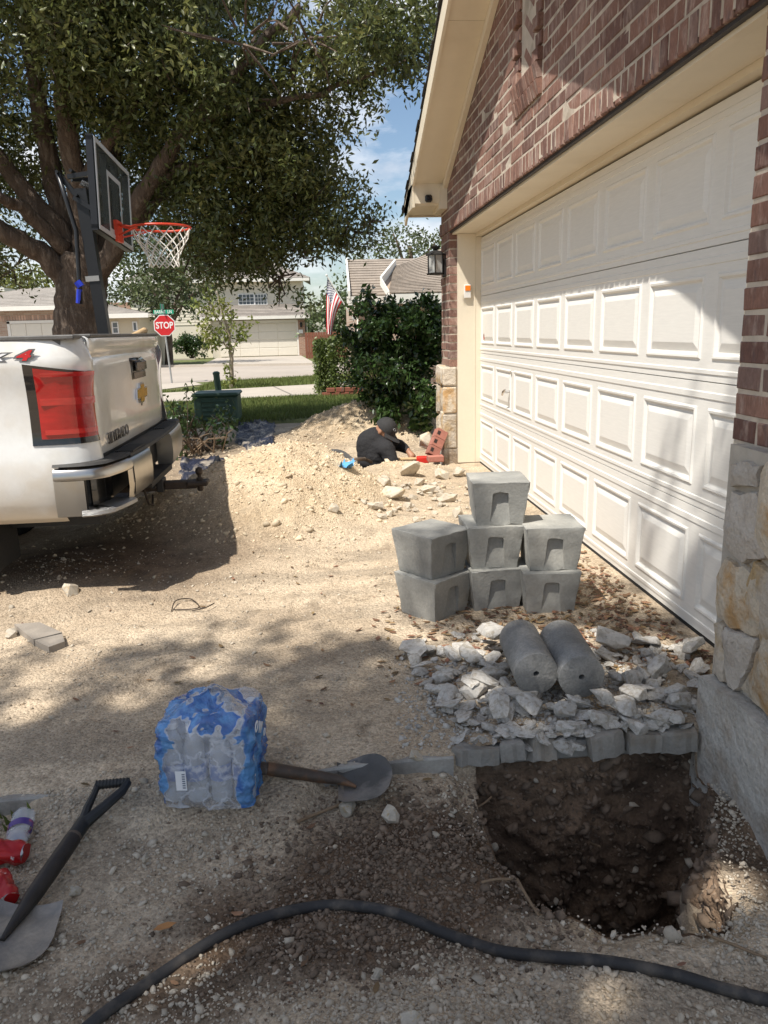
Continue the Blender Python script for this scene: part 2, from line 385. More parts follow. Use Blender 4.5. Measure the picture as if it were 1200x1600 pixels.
# walls and floor of the pit: rings going down from the ragged rim
def pit():
    c = np.array([.76, 1.80]); n = 300; m = 90; ang = np.linspace(0, 2*math.pi, n, endpoint=False); ring = []
    for a in ang:
        d = np.array([math.cos(a), math.sin(a)]); rr_ = np.linspace(.05, .8, 600); X = c[0]+d[0]*rr_; Y = c[1]+d[1]*rr_
        sd = poly_sd(X+.075*fbm(X, Y, 6, 4, 5), Y+.075*fbm(X, Y, 6, 4, 7)*(1-sst(2.0, 2.1, Y)), HOLE); i = int(np.argmax(sd < -.012)); ring.append(c+d*rr_[i])
    ring = np.array(ring)
    for _ in range(2): ring = .25*np.roll(ring, 1, 0)+.5*ring+.25*np.roll(ring, -1, 0)
    z0 = np.array([float(terrain(x, y, True)[0])+float(terrain(x, y, True)[3])-.035*float(sst(-.07, 0, -.012))*(y < EDGE) for x, y in ring]); z0 = np.minimum(z0, -.05+0*z0) if False else z0
    back = sst(1.95, 2.12, ring[:, 1]); z0 = z0*(1-back)+np.minimum(z0, -.075)*back
    V = np.zeros((m, n, 3)); nrm = (c-ring)/np.linalg.norm(c-ring, axis=1)[:, None]; s = np.cumsum(np.r_[0, np.linalg.norm(np.diff(ring, axis=0), axis=1)])
    right = sst(.9, 1.1, ring[:, 0])*(1-back)
    for k in range(m):
        t = k/(m-1); dz = .95*t**1.15; ins = (.012+.05*t+.10*t*t)*(1-back)+(-.02*min(1, t*6)+.16*t)*back+.05*right*t
        w = min(1, t*9)
        sx, sy, zz = ring[:, 0]*1.0, ring[:, 1], z0-dz
        q1 = fbm(s*1.0+zz*.6, zz*1.0+s*.4, 5, 4, 1); q2 = fbm(s+zz, zz*1.3-s, 13, 4, 3); q3 = np.abs(fbm(s*1.2, zz*1.2, 34, 3, 5)); q4 = fbm(s, zz, 90, 2, 6)
        amp = w*(1-.0*back); off = ins+amp*(.115*q1+.075*q2+.045*q3+.014*q4)
        V[k, :, :2] = ring+nrm*off[:, None]; V[k, :, 2] = z0-dz+amp*(.03*q2+.02*fbm(s*2+5, zz*3, 20, 3, 2))+(.004 if k == 0 else 0)
    P = V.reshape(-1, 3); i = np.arange(m*n).reshape(m, n); F = np.stack([i[:-1], np.roll(i[:-1], -1, 1), np.roll(i[1:], -1, 1), i[1:]], -1).reshape(-1, 4)
    cap = np.concatenate([P, [[c[0], c[1], P[-1, 2]-.03]]]); F = np.concatenate([F, np.stack([i[-1], np.roll(i[-1], -1), np.full(n, len(P)), np.full(n, len(P))], -1)[:0]])
    o = big('pit_wall', P, F[:, ::-1], PITM, smooth=True, kind='structure')
    fl = MB(); fl.v = [tuple(p) for p in V[-1]]+[(c[0], c[1], float(V[-1, :, 2].mean())-.02)]; fl.f = [(j, (j+1) % n, n) for j in range(n)]; fl.m = [0]*n; fl.build('pit_floor', PITM, kind='structure')
    return P
PITM = mat('pit_soil', (.225, .150, .095), .97, .3, 5, .9, 45, col2=(.115, .075, .048), c2scale=3.5, c2pos=(.42, .6), fine=.25, bdist=.02)
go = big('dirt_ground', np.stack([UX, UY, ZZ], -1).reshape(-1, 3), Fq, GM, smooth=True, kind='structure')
for nm, A in (('soil_shade', SOIL_SHADE), ('heap', HEAP)):
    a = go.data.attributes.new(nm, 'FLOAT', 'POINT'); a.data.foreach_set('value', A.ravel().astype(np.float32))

# concrete of the driveway showing along its near edge
CONC = mat('weathered_concrete', (.33, .31, .275), .9, .22, 7, .35, 90, col2=(.22, .20, .175), c2scale=5, c2pos=(.5, .66), fine=.12)
CONCL = mat('broken_concrete', (.54, .51, .46), .92, .2, 9, .5, 70, obj=.16, fine=.15, col2=(.40, .355, .29), c2scale=6)
mb = MB()
for x0, x1 in ((-2.6, -.83), (-.09, .37)):
    k = 14; G0 = []; 
    xx = np.linspace(x0, x1, k)
    fr = [(x, EDGE-.016+.006*math.sin(9*x+x0)) for x in xx]
    top = [(x, y+.028, slabz(x)-.006+.006*math.sin(31*x)) for x, y in fr]; lip = [(x, y+.005, slabz(x)+.001) for x, y in fr]; f1 = [(x, y, slabz(x)-.005) for x, y in fr]; f2 = [(x, y+.004, slabz(x)-.10) for x, y in fr]; bk_ = [(x, y+.06, slabz(x)-.10) for x, y in fr]
    mb.grid([top, lip, f1, f2, bk_]); mb.f[-0:] if False else None
    mb.add([top[0], lip[0], f1[0], f2[0], bk_[0]], [(0, 1, 2, 3, 4)]); mb.add([top[-1], lip[-1], f1[-1], f2[-1], bk_[-1]], [(4, 3, 2, 1, 0)])
mb.build('driveway_slab', CONC, smooth=30, kind='structure')

# ------------------------------------------------------------------ lawns, pavement, street, far driveways
GRASS = mat('lawn_turf', (.105, .125, .035), .95, .3, 3, .8, 40, col2=(.17, .15, .06), c2scale=.8, c2pos=(.5, .72), fine=.35)
PAVE = mat('pavement_concrete', (.42, .37, .305), .9, .1, .8, .1, 30, fine=.06)
STREET = mat('street_concrete', (.37, .32, .265), .9, .1, .3, .1, 20, fine=.06)
SEAM = mat('pavement_joint', (.2, .18, .15), .95, .1)
lx = gax([(-300, -20, 20), (-20, 14, .25), (14, 300, 22)]); ly = gax([(11.7, 13, .1), (13, 30, .5), (30, 70, 4), (70, 600, 30)])
LX, LY = np.meshgrid(lx, ly)
LY2 = LY+(LY < 11.75)*(.55*fbm(LX, LY, .9, 4, 2)+.25*np.sin(LX*.7))
LZ = zg(LY2)+.012*fbm(LX, LY, 3, 3, 1)*(LY < 30)
LZ = np.where((LY > 11.75), LZ+.02, LZ-.03)
i2 = np.arange(LX.size).reshape(LX.shape)
big('lawn', np.stack([LX, LY2, LZ], -1).reshape(-1, 3), np.stack([i2[:-1, :-1], i2[:-1, 1:], i2[1:, 1:], i2[1:, :-1]], -1).reshape(-1, 4), GRASS, smooth=True, kind='structure')
def strip(name, m, pn, pf, h, w=24, kind='structure'):           # a slab between two lines (each two ground points), top h above the lawn
    mbb = MB(); A = []; B = []
    for t in np.linspace(-w, w, 60):
        for (P, Q), out in ((pn, A), (pf, B)):
            P = np.array(P, float); Q = np.array(Q, float); u = (Q-P)/(Q[0]-P[0]); p = P+u*(t-P[0]); out.append((p[0], p[1], float(zg(p[1]))+h))
    lo = [(a[0], a[1], a[2]-.15) for a in A]; lob = [(a[0], a[1], a[2]-.15) for a in B]
    mbb.grid([lo, A, B, lob])
    return mbb.build(name, m, kind=kind)
SWN = ((-3.05, 16.0), (.9, 17.0)); SWF = ((-3.58, 19.1), (1.13, 21.3)); STN = ((-4.5, 23.6), (.27, 26.2)); STF = ((-7.6, 38.0), (.07, 35.2))
strip('sidewalk', PAVE, SWN, SWF, .045, 30)
strip('street', STREET, STN, STF, .032, 60)
strip('kerb', PAVE, STF, ((-7.6, 38.35), (.07, 35.55)), .14, 60)
mb = MB()
for t in (-6.2, -4.4, -2.4, -.55, 1.2, 3):
    a = np.array([t, 16.0+.253*(t+3.05)]); b_ = np.array([t-.6, 19.1+.467*(t-.6+3.58)])
    for s in (0,):
        za, zb = float(zg(a[1]))+.049, float(zg(b_[1]))+.049
        mb.add([(a[0], a[1]+.02, za), (a[0]+.05, a[1]+.02, za), (b_[0]+.05, b_[1]-.02, zb), (b_[0], b_[1]-.02, zb)], [(0, 1, 2, 3)])
mb.build('sidewalk_joints', SEAM, kind='structure')
# side walk leading to the corner by the stop sign
mb = MB(); P = [at(262, 611, z=-.13), at(286, 599, z=-.13), at(262, 602, z=-.13)]
def flat(name, m, pts, h):
    mbb = MB(); top = [(p[0], p[1], float(zg(p[1]))+h) for p in pts]
    mbb.prism([(p[0], p[1], p[2]-.12) for p in top], (0, 0, .12)); return mbb.build(name, m, kind='structure', recalc=True)
flat('corner_sidewalk', PAVE, [(-4.2, 20.3), (-3.3, 22.6), (-3.7, 23.9), (-5.6, 22.8), (-6.5, 20.5)], .04)
flat('far_driveway', PAVE, [(-5.6, 37.4), (.1, 35.3), (-1.0, 52.9), (-6.6, 52.9)], .045)
flat('left_far_driveway', PAVE, [(-22, 36), (-16, 34), (-15, 45), (-21, 46)], .045)

# ------------------------------------------------------------------ scatter of small stones and grass (stuff)
def ico():
    bm = bmesh.new(); bmesh.ops.create_icosphere(bm, subdivisions=1, radius=1); V = np.array([v.co[:] for v in bm.verts]); F = np.array([[v.index for v in f.verts] for f in bm.faces]); bm.free(); return V, F
IV, IF = ico()
rs = np.random.RandomState(3)
def pebbles(name, P, S, m, sink=.25, aniso=.45, **props):
    n = len(P); V = IV[None]*(1+.28*rs.randn(n, len(IV), 1).clip(-1.5, 1.5))
    sc = (1+aniso*(rs.rand(n, 1, 3)-.5)*2)*S[:, None, None]; sc[:, :, 2] *= .75
    V = V*sc; a = rs.rand(n)*6.28; c, s = np.cos(a), np.sin(a)
    x = V[:, :, 0]*c[:, None]-V[:, :, 1]*s[:, None]; y = V[:, :, 0]*s[:, None]+V[:, :, 1]*c[:, None]
    tl = (rs.rand(n, 1)-.5)*1.0; z = V[:, :, 2]+x*tl
    V = np.stack([x, y, z], -1)+P[:, None, :]; V[:, :, 2] += (S*(.5-sink))[:, None]
    F = (IF[None]+np.arange(n)[:, None, None]*len(IV)).reshape(-1, 3)
    return big(name, V.reshape(-1, 3), F, m, **props)
def scatter(n, x0, x1, y0, y1, dens, seed):
    r = np.random.RandomState(seed); out = []
    X = r.uniform(x0, x1, n*4); Y = r.uniform(y0, y1, n*4); k = r.rand(n*4) < dens(X, Y); X = X[k][:n]; Y = Y[k][:n]
    Z = terrain(X, Y); return np.stack([X, Y, Z], -1)
GRAVEL = mat('limestone_gravel', (.46, .395, .305), .95, .2, 20, .3, 200, isl=.22, col2=(.34, .27, .19), c2scale=.9)
SANDC = mat('caliche_lumps', (.57, .465, .325), .95, .2, 20, .3, 150, isl=.25)
SOILC = mat('soil_clods', (.18, .13, .09), .95, .25, 20, .4, 150, isl=.4)
hs_ = lambda X, Y: poly_sd(X, Y, HOLE)
P = scatter(22000, -1.3, 1.25, .75, 2.13, lambda X, Y: (.25+.75*sst(-.12, .25, fbm(X, Y, 3.2, 4, 2)))*(hs_(X, Y) < .01)*(1-.85*np.clip(gau(X, Y, .12, 1.66, .42, .26, 1.4), 0, 1)), 11)
P2 = scatter(9000, -.35, .75, .75, 1.38, lambda X, Y: gau(X, Y, .12, 1.02, .4, .24, 1.0), 12); P = np.vstack([P, P2])
S = np.exp(rs.randn(len(P))*.5)*.0026; S = np.clip(S, .0012, .012); S[rs.rand(len(P)) < .015] *= 1.8
pebbles('gravel', P, S, GRAVEL, kind='stuff')
P = scatter(3600, -1.9, 1.3, 2.14, 4.6, lambda X, Y: (.2+.8*sst(-.05, .3, fbm(X, Y, 2.6, 4, 5))), 13)
S = np.clip(np.exp(rs.randn(len(P))*.5)*.0032, .0015, .014); pebbles('driveway_grit', P, S, GRAVEL, kind='stuff')
P = scatter(13000, -2.2, 1.2, 4.0, 9.8, lambda X, Y: (sst(.02, .15, terrain(X, Y)-slabz(X))+.08)*(1-.85*np.clip(gau(X, Y, -1.35, 4.45, .85, .6, 1.3), 0, 1)), 14)
S = np.clip(np.exp(rs.randn(len(P))*.6)*.0045, .002, .026); pebbles('caliche_lumps', P, S, SANDC, sink=.45, kind='stuff')
P = scatter(9000, -.5, .6, 1.25, 2.05, lambda X, Y: np.clip(gau(X, Y, .18, 1.72, .3, .26, 1.0)+gau(X, Y, 0, 1.5, .3, .14, .8), 0, 1)*(hs_(X, Y) < .02), 15)
S = np.clip(np.exp(rs.randn(len(P))*.55)*.0027, .0012, .011); pebbles('soil_clods', P, S, SOILC, kind='stuff')
# soil crumbs on the walls of the pit
PITP = pit(); PITP = PITP[PITP[:, 2] < -.10]
k = rs.rand(len(PITP)) < .16; Pw = PITP[k]; S = np.clip(np.exp(rs.randn(len(Pw))*.6)*.0058, .002, .03); pebbles('pit_crumbs', Pw, S, SOILC, sink=.5, kind='stuff')
k = rs.rand(len(PITP)) < .006; Pw = PITP[k]; S = np.clip(np.exp(rs.randn(len(Pw))*.5)*.008, .003, .025); pebbles('pit_stones', Pw, S, GRAVEL, sink=.5, kind='stuff')

def grass(name, P, h, m, seed):
    r = np.random.RandomState(seed); n = len(P); a = r.rand(n)*6.28; w = .006+.006*r.rand(n); H = h*(.5+r.rand(n)); ln = (r.rand(n, 2)-.5)*H[:, None]*1.1
    dx = np.cos(a)*w; dy = np.sin(a)*w
    V = np.stack([np.stack([P[:, 0]-dx, P[:, 1]-dy, P[:, 2]-.01], -1), np.stack([P[:, 0]+dx, P[:, 1]+dy, P[:, 2]-.01], -1), np.stack([P[:, 0]+ln[:, 0], P[:, 1]+ln[:, 1], P[:, 2]+H], -1)], 1)
    return big(name, V.reshape(-1, 3), np.arange(n*3).reshape(n, 3), m, kind='stuff')
BLADE = mat('grass_blades', (.13, .16, .04), .7, .25, 1.5, isl=.4, trans=.25, hue=.02)
r = np.random.RandomState(5); X = r.uniform(-4.5, 3.0, 60000); Y = r.uniform(11.6, 17.2, 60000); k = Y < 16.0+.253*(X+3.05)-.03; k &= Y > 11.85+.3*np.sin(X*.7)+.25*fbm(X, Y, 2, 3, 3); X = X[k]; Y = Y[k]
grass('grass', np.stack([X, Y, zg(Y)+.02], -1), .055, BLADE, 1)
X = r.uniform(-8, 4, 60000); Y = r.uniform(18.5, 28, 60000); k = (Y > 19.1+.467*(X+3.58)+.05) & (Y < 23.6+.545*(X+4.5)-.05) & ~((X < -3.2) & (Y > 20) & (Y < 24.2) & (X > -6.6)); X = X[k]; Y = Y[k]
grass('verge_grass', np.stack([X, Y, zg(Y)+.02], -1), .07, BLADE, 2)

# ------------------------------------------------------------------ the brick house with its garage front
XB = 1.26; XD = 1.549; YF = 7.235; YN = 2.36; WN = 1.45; WF = 7.73; RIDGE = 4.8; RSL = .395
def rake(y): return 3.58-RSL*abs(y-RIDGE)                     # where the sloping soffit meets the wall
MORTAR = mat('mortar', (.50, .43, .345), .95, .15, 15, .4, 90, col2=(.36, .30, .235), c2scale=4)
def brick_mat(nm, isl):
    m = bpy.data.materials.new(nm); m.use_nodes = True; n = m.node_tree; b = n.nodes['Principled BSDF']; l = n.links.new
    b.inputs['Roughness'].default_value = .85; b.inputs['Specular IOR Level'].default_value = .3
    if isl: rn = n.nodes.new('ShaderNodeNewGeometry').outputs['Random Per Island']
    else: rn = n.nodes.new('ShaderNodeObjectInfo').outputs['Random']
    cr = n.nodes.new('ShaderNodeValToRGB'); e = cr.color_ramp.elements; e[0].position = 0; e[0].color = (.135, .072, .058, 1); e[1].position = 1; e[1].color = (.31, .19, .15, 1)
    for p, c in ((.2, (.185, .102, .078)), (.4, (.21, .110, .081)), (.55, (.265, .150, .112)), (.7, (.22, .117, .088)), (.85, (.165, .105, .088))):
        q = e.new(p); q.color = c+(1,)
    l(rn, cr.inputs[0])
    t = n.nodes.new('ShaderNodeTexCoord'); ad = n.nodes.new('ShaderNodeVectorMath'); ad.operation = 'ADD'; mu = n.nodes.new('ShaderNodeMath'); mu.operation = 'MULTIPLY'; mu.inputs[1].default_value = 53
    l(rn, mu.inputs[0]); l(t.outputs['Object'], ad.inputs[0]); l(mu.outputs[0], ad.inputs[1])
    mpn = n.nodes.new('ShaderNodeMapping'); mpn.inputs['Scale'].default_value = (1, 2.2, .8); l(ad.outputs[0], mpn.inputs['Vector'])
    def noise(s, d): 
        q = n.nodes.new('ShaderNodeTexNoise'); q.inputs['Scale'].default_value = s; q.inputs['Detail'].default_value = d; q.inputs['Roughness'].default_value = .65; l(mpn.outputs[0], q.inputs['Vector']); return q.outputs['Fac']
    def rng(v, a, b_, c=0, d=1):
        q = n.nodes.new('ShaderNodeMapRange'); q.inputs['From Min'].default_value = a; q.inputs['From Max'].default_value = b_; q.inputs['To Min'].default_value = c; q.inputs['To Max'].default_value = d; l(v, q.inputs['Value']); return q.outputs[0]
    mx_ = n.nodes.new('ShaderNodeMix'); mx_.data_type = 'RGBA'; l(rng(noise(10, 5), .50, .72, 0, .7), mx_.inputs['Factor']); l(cr.outputs[0], mx_.inputs['A']); mx_.inputs['B'].default_value = (.44, .335, .28, 1)
    m2 = n.nodes.new('ShaderNodeMix'); m2.data_type = 'RGBA'; l(rng(noise(13, 4), .57, .72, 0, .75), m2.inputs['Factor']); l(mx_.outputs['Result'], m2.inputs['A']); m2.inputs['B'].default_value = (.10, .075, .075, 1)
    m3 = n.nodes.new('ShaderNodeMix'); m3.data_type = 'RGBA'; m3.blend_type = 'MULTIPLY'; m3.inputs['Factor'].default_value = 1; l(m2.outputs['Result'], m3.inputs['A']); l(rng(noise(60, 3), .25, .75, .75, 1.25), m3.inputs['B'])
    l(m3.outputs['Result'], b.inputs['Base Color'])
    bp = n.nodes.new('ShaderNodeBump'); bp.inputs['Strength'].default_value = .5; bp.inputs['Distance'].default_value = .006; l(noise(35, 6), bp.inputs['Height']); l(bp.outputs[0], b.inputs['Normal'])
    return m
BRICK = brick_mat('clay_brick', False); BRICKI = brick_mat('clay_brick_run', True)
CREAM = mat('cream_paint', (.74, .655, .51), .55, .05, 3, .06, 40, fine=.02)
CREAMS = mat('soffit_paint', (.72, .635, .49), .6, .06, 2, .05, 30, col2=(.62, .53, .39), c2scale=1.6, c2pos=(.55, .8))
STEEL = mat('dark_lintel_steel', (.035, .028, .024), .6, .3, 20, .2, 60)

house = thing('brick_house', 'red brown brick house with pale stone base round a wide white garage door', 'house', (XB, RIDGE, 0))
def bverts(L, h, d, seed, ch=.004):
    r_ = random.Random(seed); mb = MB()
    j = lambda a: a+r_.uniform(-.0016, .0016)
    o = [(0, -L/2, -h/2), (0, L/2, -h/2), (0, L/2, h/2), (0, -L/2, h/2)]
    back = [(d, y, z) for _, y, z in o]; mid = [(ch, j(y), j(z)) for _, y, z in o]
    fr = [(r_.uniform(-.002, .002), (abs(y)-ch)*(1 if y > 0 else -1), (abs(z)-ch)*(1 if z > 0 else -1)) for _, y, z in o]
    V = back+mid+fr; F = []
    for a in range(4):
        b_ = (a+1) % 4; F += [(a, b_, 4+b_, 4+a), (4+a, 4+b_, 8+b_, 8+a)]
    F += [(8, 9, 10, 11), (3, 2, 1, 0)]
    return V, [f[::-1] for f in F]
BH, BL, CW = .064, .243, .0762
def brick_variants(L, h=BH, d=.085, n=4, m=BRICK):
    out = []
    for s in range(n):
        mb = MB(); mb.add(*bverts(L, h, d, s+int(L*1000))); out.append(mb.mesh('brick', m))
    return out
BV = {}
bricks = []                                                   # (y, z, length, height, x, name, rot)
def lay(y0, y1, z, off):
    """one course between y0 and y1, half-lapped"""
    e = [y0]; y = y0-off+BL+.0125
    while y < y1-.02: e.append(y); y += BL+.0125
    e.append(y1+.0125)
    if len(e) > 2 and e[-1]-e[-2] < .07: e.pop(-2)
    if len(e) > 2 and e[1]-e[0] < .07: e.pop(1)
    for a, b_ in zip(e[:-1], e[1:]): bricks.append([(a+b_-.0125)/2, z, b_-a-.0125, BH, XB, 0.0])
Z0 = .905
OR = (4.36, 4.92, 2.46)                                       # brick ornament under the ridge
nz_ = int((3.6-Z0)/CW)
for k in range(nz_):
    z = Z0+CW*(k+.5); off = (k % 2)*.128
    if z < 2.09:
        
        w_ = (.118, .243)[k % 2]; bricks.append([2.222-w_/2, z, w_, BH, XB, 0.0]); lay(WN, 2.222-w_-.0125, z, .05+off); lay(YF+.032, WF, z, off)
    else:
        pass
k = 0; zc = 2.236
while zc < 3.58:
    lim = (3.60-zc)/RSL; a, b_ = max(WN, RIDGE-lim), min(WF, RIDGE+lim)
    if zc+CW/2 > OR[2] and zc < 3.32:
        lay(a, OR[0], zc+CW/2, (k % 2)*.128); lay(OR[1], b_, zc+CW/2, (k % 2)*.128+.05)
    else: lay(a, b_, zc+CW/2, (k % 2)*.128)
    zc += CW; k += 1
ends = [(WN, 2.222, 2.105), (YF+.032, WF, 2.105)]
def in_view(y, z, x=XB):
    c = W3.T@(np.array([x, y, z])-CAM); u = 600+FPX*c[0]/c[2]; v = 800-FPX*c[1]/c[2]
    return -20 < u < 1215 and -20 < v < 1620, c[2]
# rowlock course over the door
row = []
y = WN+.02; 
while y < WF-.03:
    row.append([y+.029, 2.172, .0575, .100, XB-.013, 0.0]); y += .0705
cand = []
for b_ in bricks:
    vis, d = in_view(b_[0], b_[1]); cand.append((0 if vis else 1, d, 'brick', b_))
for b_ in row:
    vis, d = in_view(b_[0], b_[1]); cand.append((0 if vis else 1, d, 'rowlock_brick', b_))
cand.sort(key=lambda c: (c[0], c[1]))
def put_bricks(sel, nm, limit):
    mbr = MB(); n = 0
    for vis, d, name, (y, z, L_, h, x, rot) in sel:
        n += 1
        if n <= limit and vis == 0:
            key = (round(L_, 2), round(h, 3)); 
            if key not in BV: BV[key] = brick_variants(L_, h)
            o = part(nm, random.choice(BV[key]), house, (x-XB+random.uniform(-.0025, .002), y-RIDGE, z), (random.gauss(0, .004), 0, random.gauss(0, .006)))
        else:
            V, F = bverts(L_, h, .085, n); mbr.add([(v[0]+x+random.uniform(-.002, .002), v[1]+y, v[2]+z) for v in V], F)
    if mbr.f: mbr.build(nm+'_run', BRICKI, house, kind='stuff')
put_bricks([c for c in cand if c[2] == 'brick'], 'brick', 298)
put_bricks([c for c in cand if c[2] == 'rowlock_brick'], 'rowlock_brick', 298)
# ornament: two toothed stacks, a double sill of rowlocks and bricks laid aslant between
orn = bpy.data.objects.new('brick_ornament', MB().box((XB+.010, OR[0], 2.46), (XB+.09, OR[1], 3.33)).mesh('brick_ornament', MORTAR, loc=(XB, RIDGE, 0))); COL.objects.link(orn); orn.parent = house
def obr(L_, h, x, y, z, rx=0, ry=0, d=.085):
    key = (round(L_, 3), round(h, 3), 'o')
    if key not in BV: BV[key] = brick_variants(L_, h, d)
    part('brick', random.choice(BV[key]), orn, (x-XB, y-RIDGE, z), (rx, ry, random.gauss(0, .01)))
for i in range(9):
    z = 2.665+i*.079
    for y in (OR[0]+.062, OR[1]-.062): obr(.098, .066, XB-(.030 if i % 2 == 0 else .012), y, z)
for r_, (x, zz, yo) in enumerate(((XB-.024, 2.505, 0), (XB-.034, 2.588, .02))):
    for i in range(8): obr(.058, .078, x, OR[0]+.045+i*.067+yo*.5, zz, 0, R(-14))
for i in range(8):
    z = 2.69+i*.083; obr(.24, .058, XB+.002+.004*(i % 2), RIDGE-.16, z+.02, R(38 if True else 0))
MORT = MB()
def slabpoly(P, x0, x1, mbx):                                # polygon in (y,z) between two x
    mbx.prism([(x0, y, z) for y, z in P], (x1-x0, 0, 0))
wall = MB(); XM = XB+.003
slabpoly([(WN, .9), (2.215, .9), (2.215, 2.122), (WN, 2.122)], XM, XB+.1, wall)
slabpoly([(YF+.035, .9), (WF, .9), (WF, 2.122), (YF+.035, 2.122)], XM, XB+.1, wall)
slabpoly([(WN, 2.125), (WF, 2.125), (WF, rake(WF)+.15), (RIDGE, 3.70), (WN, rake(WN)+.15)], XM, XB+.1, wall)
wall.box((XB+.1, WN+.05, .2), (6.5, WN+.1, 2.3)); wall.box((XB+.1, WF-.1, -.3), (7, WF-.002, 2.3)); wall.box((6.4, WN+.1, -.3), (6.5, WF-.1, 2.3))
wall.build('wall', MORTAR, house, recalc=True)
MB().box((XB-.010, WN, 2.140), (XB+.002, WF, 2.226)).build('rowlock_mortar', MORTAR, house)
# quoin return bricks at the two jambs are the ends of the courses; backing behind them
# stones -------------------------------------------------------
def stone_mat(nm, c1, c2, s2):
    return mat(nm, c1, .93, .22, 7, 1.0, 26, col2=c2, c2scale=s2, c2pos=(.47, .62), obj=.12, fine=.12, bdist=.02)
STG = stone_mat('grey_limestone', (.50, .45, .385), (.38, .33, .275), 7)
STO = stone_mat('ochre_limestone', (.54, .46, .35), (.46, .285, .13), 8)
STP = stone_mat('pale_limestone', (.52, .45, .36), (.47, .33, .17), 6)
STMORT = mat('stone_mortar', (.42, .38, .32), .95, .15, 12, .5, 60)
def stone(P, m, x=1.196, bulge=.014, seed=0):
    """irregular stone: P outline in (y,z)"""
    r_ = np.random.RandomState(seed); P = np.array(P, float); c = P.mean(0); P = c+(P-c)*1.0; n0 = len(P)
    Q = []
    for i in range(n0):
        a, b_ = P[i], P[(i+1) % n0]
        for t in (0, .34, .67): Q.append(a+(b_-a)*t+r_.randn(2)*.005)
    Q = np.array(Q); bm = bmesh.new()
    def ring(sc, xx): return [bm.verts.new((xx, c[0]+(q[0]-c[0])*sc, c[1]+(q[1]-c[1])*sc)) for q in Q]
    rings = [ring(1.0, XB+.03), ring(1.0, x+.024), ring(.955, x+.006)]; n = len(Q)
    for A_, B_ in zip(rings[:-1], rings[1:]):
        for i in range(n): bm.faces.new((A_[i], A_[(i+1) % n], B_[(i+1) % n], B_[i]))
    top = bm.faces.new(rings[-1]); tf = bmesh.ops.triangulate(bm, faces=[top])['faces']
    for _ in range(2):
        es = [e for e in {e for f in tf for e in f.edges} if all(g in tf for g in e.link_faces) or e.calc_length() > .05]
        bmesh.ops.subdivide_edges(bm, edges=[e for e in es if e.calc_length() > .028], cuts=1, use_grid_fill=False)
        bmesh.ops.triangulate(bm, faces=[f for f in bm.faces if len(f.verts) > 4]); tf = [f for f in bm.faces if all(v.co.x < x+.012 for v in f.verts)]
    pl = r_.randn(4, 3); o_ = r_.rand()*50
    for v in bm.verts:
        if v.co.x < x+.012:
            y, z = v.co.y, v.co.z; e_ = float(poly_sd(np.array([y]), np.array([z]), P)[0])
            v.co.x += -bulge*min(1, max(0, e_)/.05)+.024*float(fbm(y+o_, z, 11, 4, seed % 7))+.018*abs(float(fbm(y*1.5, z+o_, 16, 2, 3)))
        else: v.co.y += r_.randn()*.002; v.co.z += r_.randn()*.002
    mb = MB(); mb.bm(bm); return mb.build('stone', m, house, smooth=28, recalc=True)
XS = 1.188
def px(*pts): return [tuple(at(u, v, x=XS)[1:]) for u, v in pts]
stone(px((1137, 724), (1152, 719), (1176, 727), (1174, 764), (1133, 760)), STG, seed=1)
stone([px((1178, 738))[0], px((1176, 800))[0], (1.99, .66), (1.85, .60), (1.80, .88), (1.93, .92)], STO, seed=2)
stone(px((1136, 768), (1174, 766), (1183, 810), (1191, 872), (1150, 880), (1122, 862), (1120, 820)), STG, seed=3)
stone(px((1121, 873), (1150, 884), (1196, 905), (1197, 952), (1178, 1001), (1145, 985), (1111, 966), (1110, 900)), STO, seed=4)
stone(px((1106, 973), (1118, 976), (1125, 1068), (1102, 1056)), STP, seed=5)
stone(px((1124, 980), (1160, 993), (1172, 1002), (1154, 1060), (1140, 1080), (1128, 1069), (1121, 1010)), STG, seed=6)
stone(px((1150, 1078), (1180, 1004), (1200, 975), (1225, 1010), (1225, 1150), (1195, 1128)), STO, seed=7)
stone([(1.96, .60), (1.98, .48), (1.90, .36), (1.72, .42), (1.74, .58)], STP, seed=8)
stone([(1.70, .20), (1.46, .19), (1.45, .42), (1.66, .48), (1.74, .38)], STG, seed=9)
stone([(1.72, .64), (1.46, .56), (1.45, .88), (1.78, .90)], STP, seed=10)
def px7(*pts): return [tuple(at(u, v, x=XS)[1:]) for u, v in pts]
stone([(7.27, .90), (7.72, .91), (7.73, .74), (7.50, .72), (7.28, .75)], STP, seed=11)
stone([(7.27, .73), (7.50, .70), (7.52, .50), (7.27, .49)], STO, seed=12)
stone([(7.52, .71), (7.73, .72), (7.73, .42), (7.54, .46)], STP, seed=13)
stone([(7.27, .47), (7.52, .47), (7.40, .19), (7.27, .16)], STP, seed=14)
stone([(7.54, .44), (7.73, .40), (7.73, .14), (7.44, .17)], STO, seed=15)
# the near faces of the far stones, looking back along the wall
for i, (z0, z1, m) in enumerate(((.73, .905, STP), (.47, .72, STO), (.13, .46, STP))):
    mb = MB(); mb.cbox((XS+.004, YF+.012, z0), (1.325, YF+.06, z1), .012); mb.build('stone', m, house)
MB().box((1.222, WN, .15), (1.34, 2.16, .905)).build('stone_mortar', STMORT, house); MB().box((1.228, YF+.03, .1), (1.34, WF, .90)).build('stone_mortar', STMORT, house)
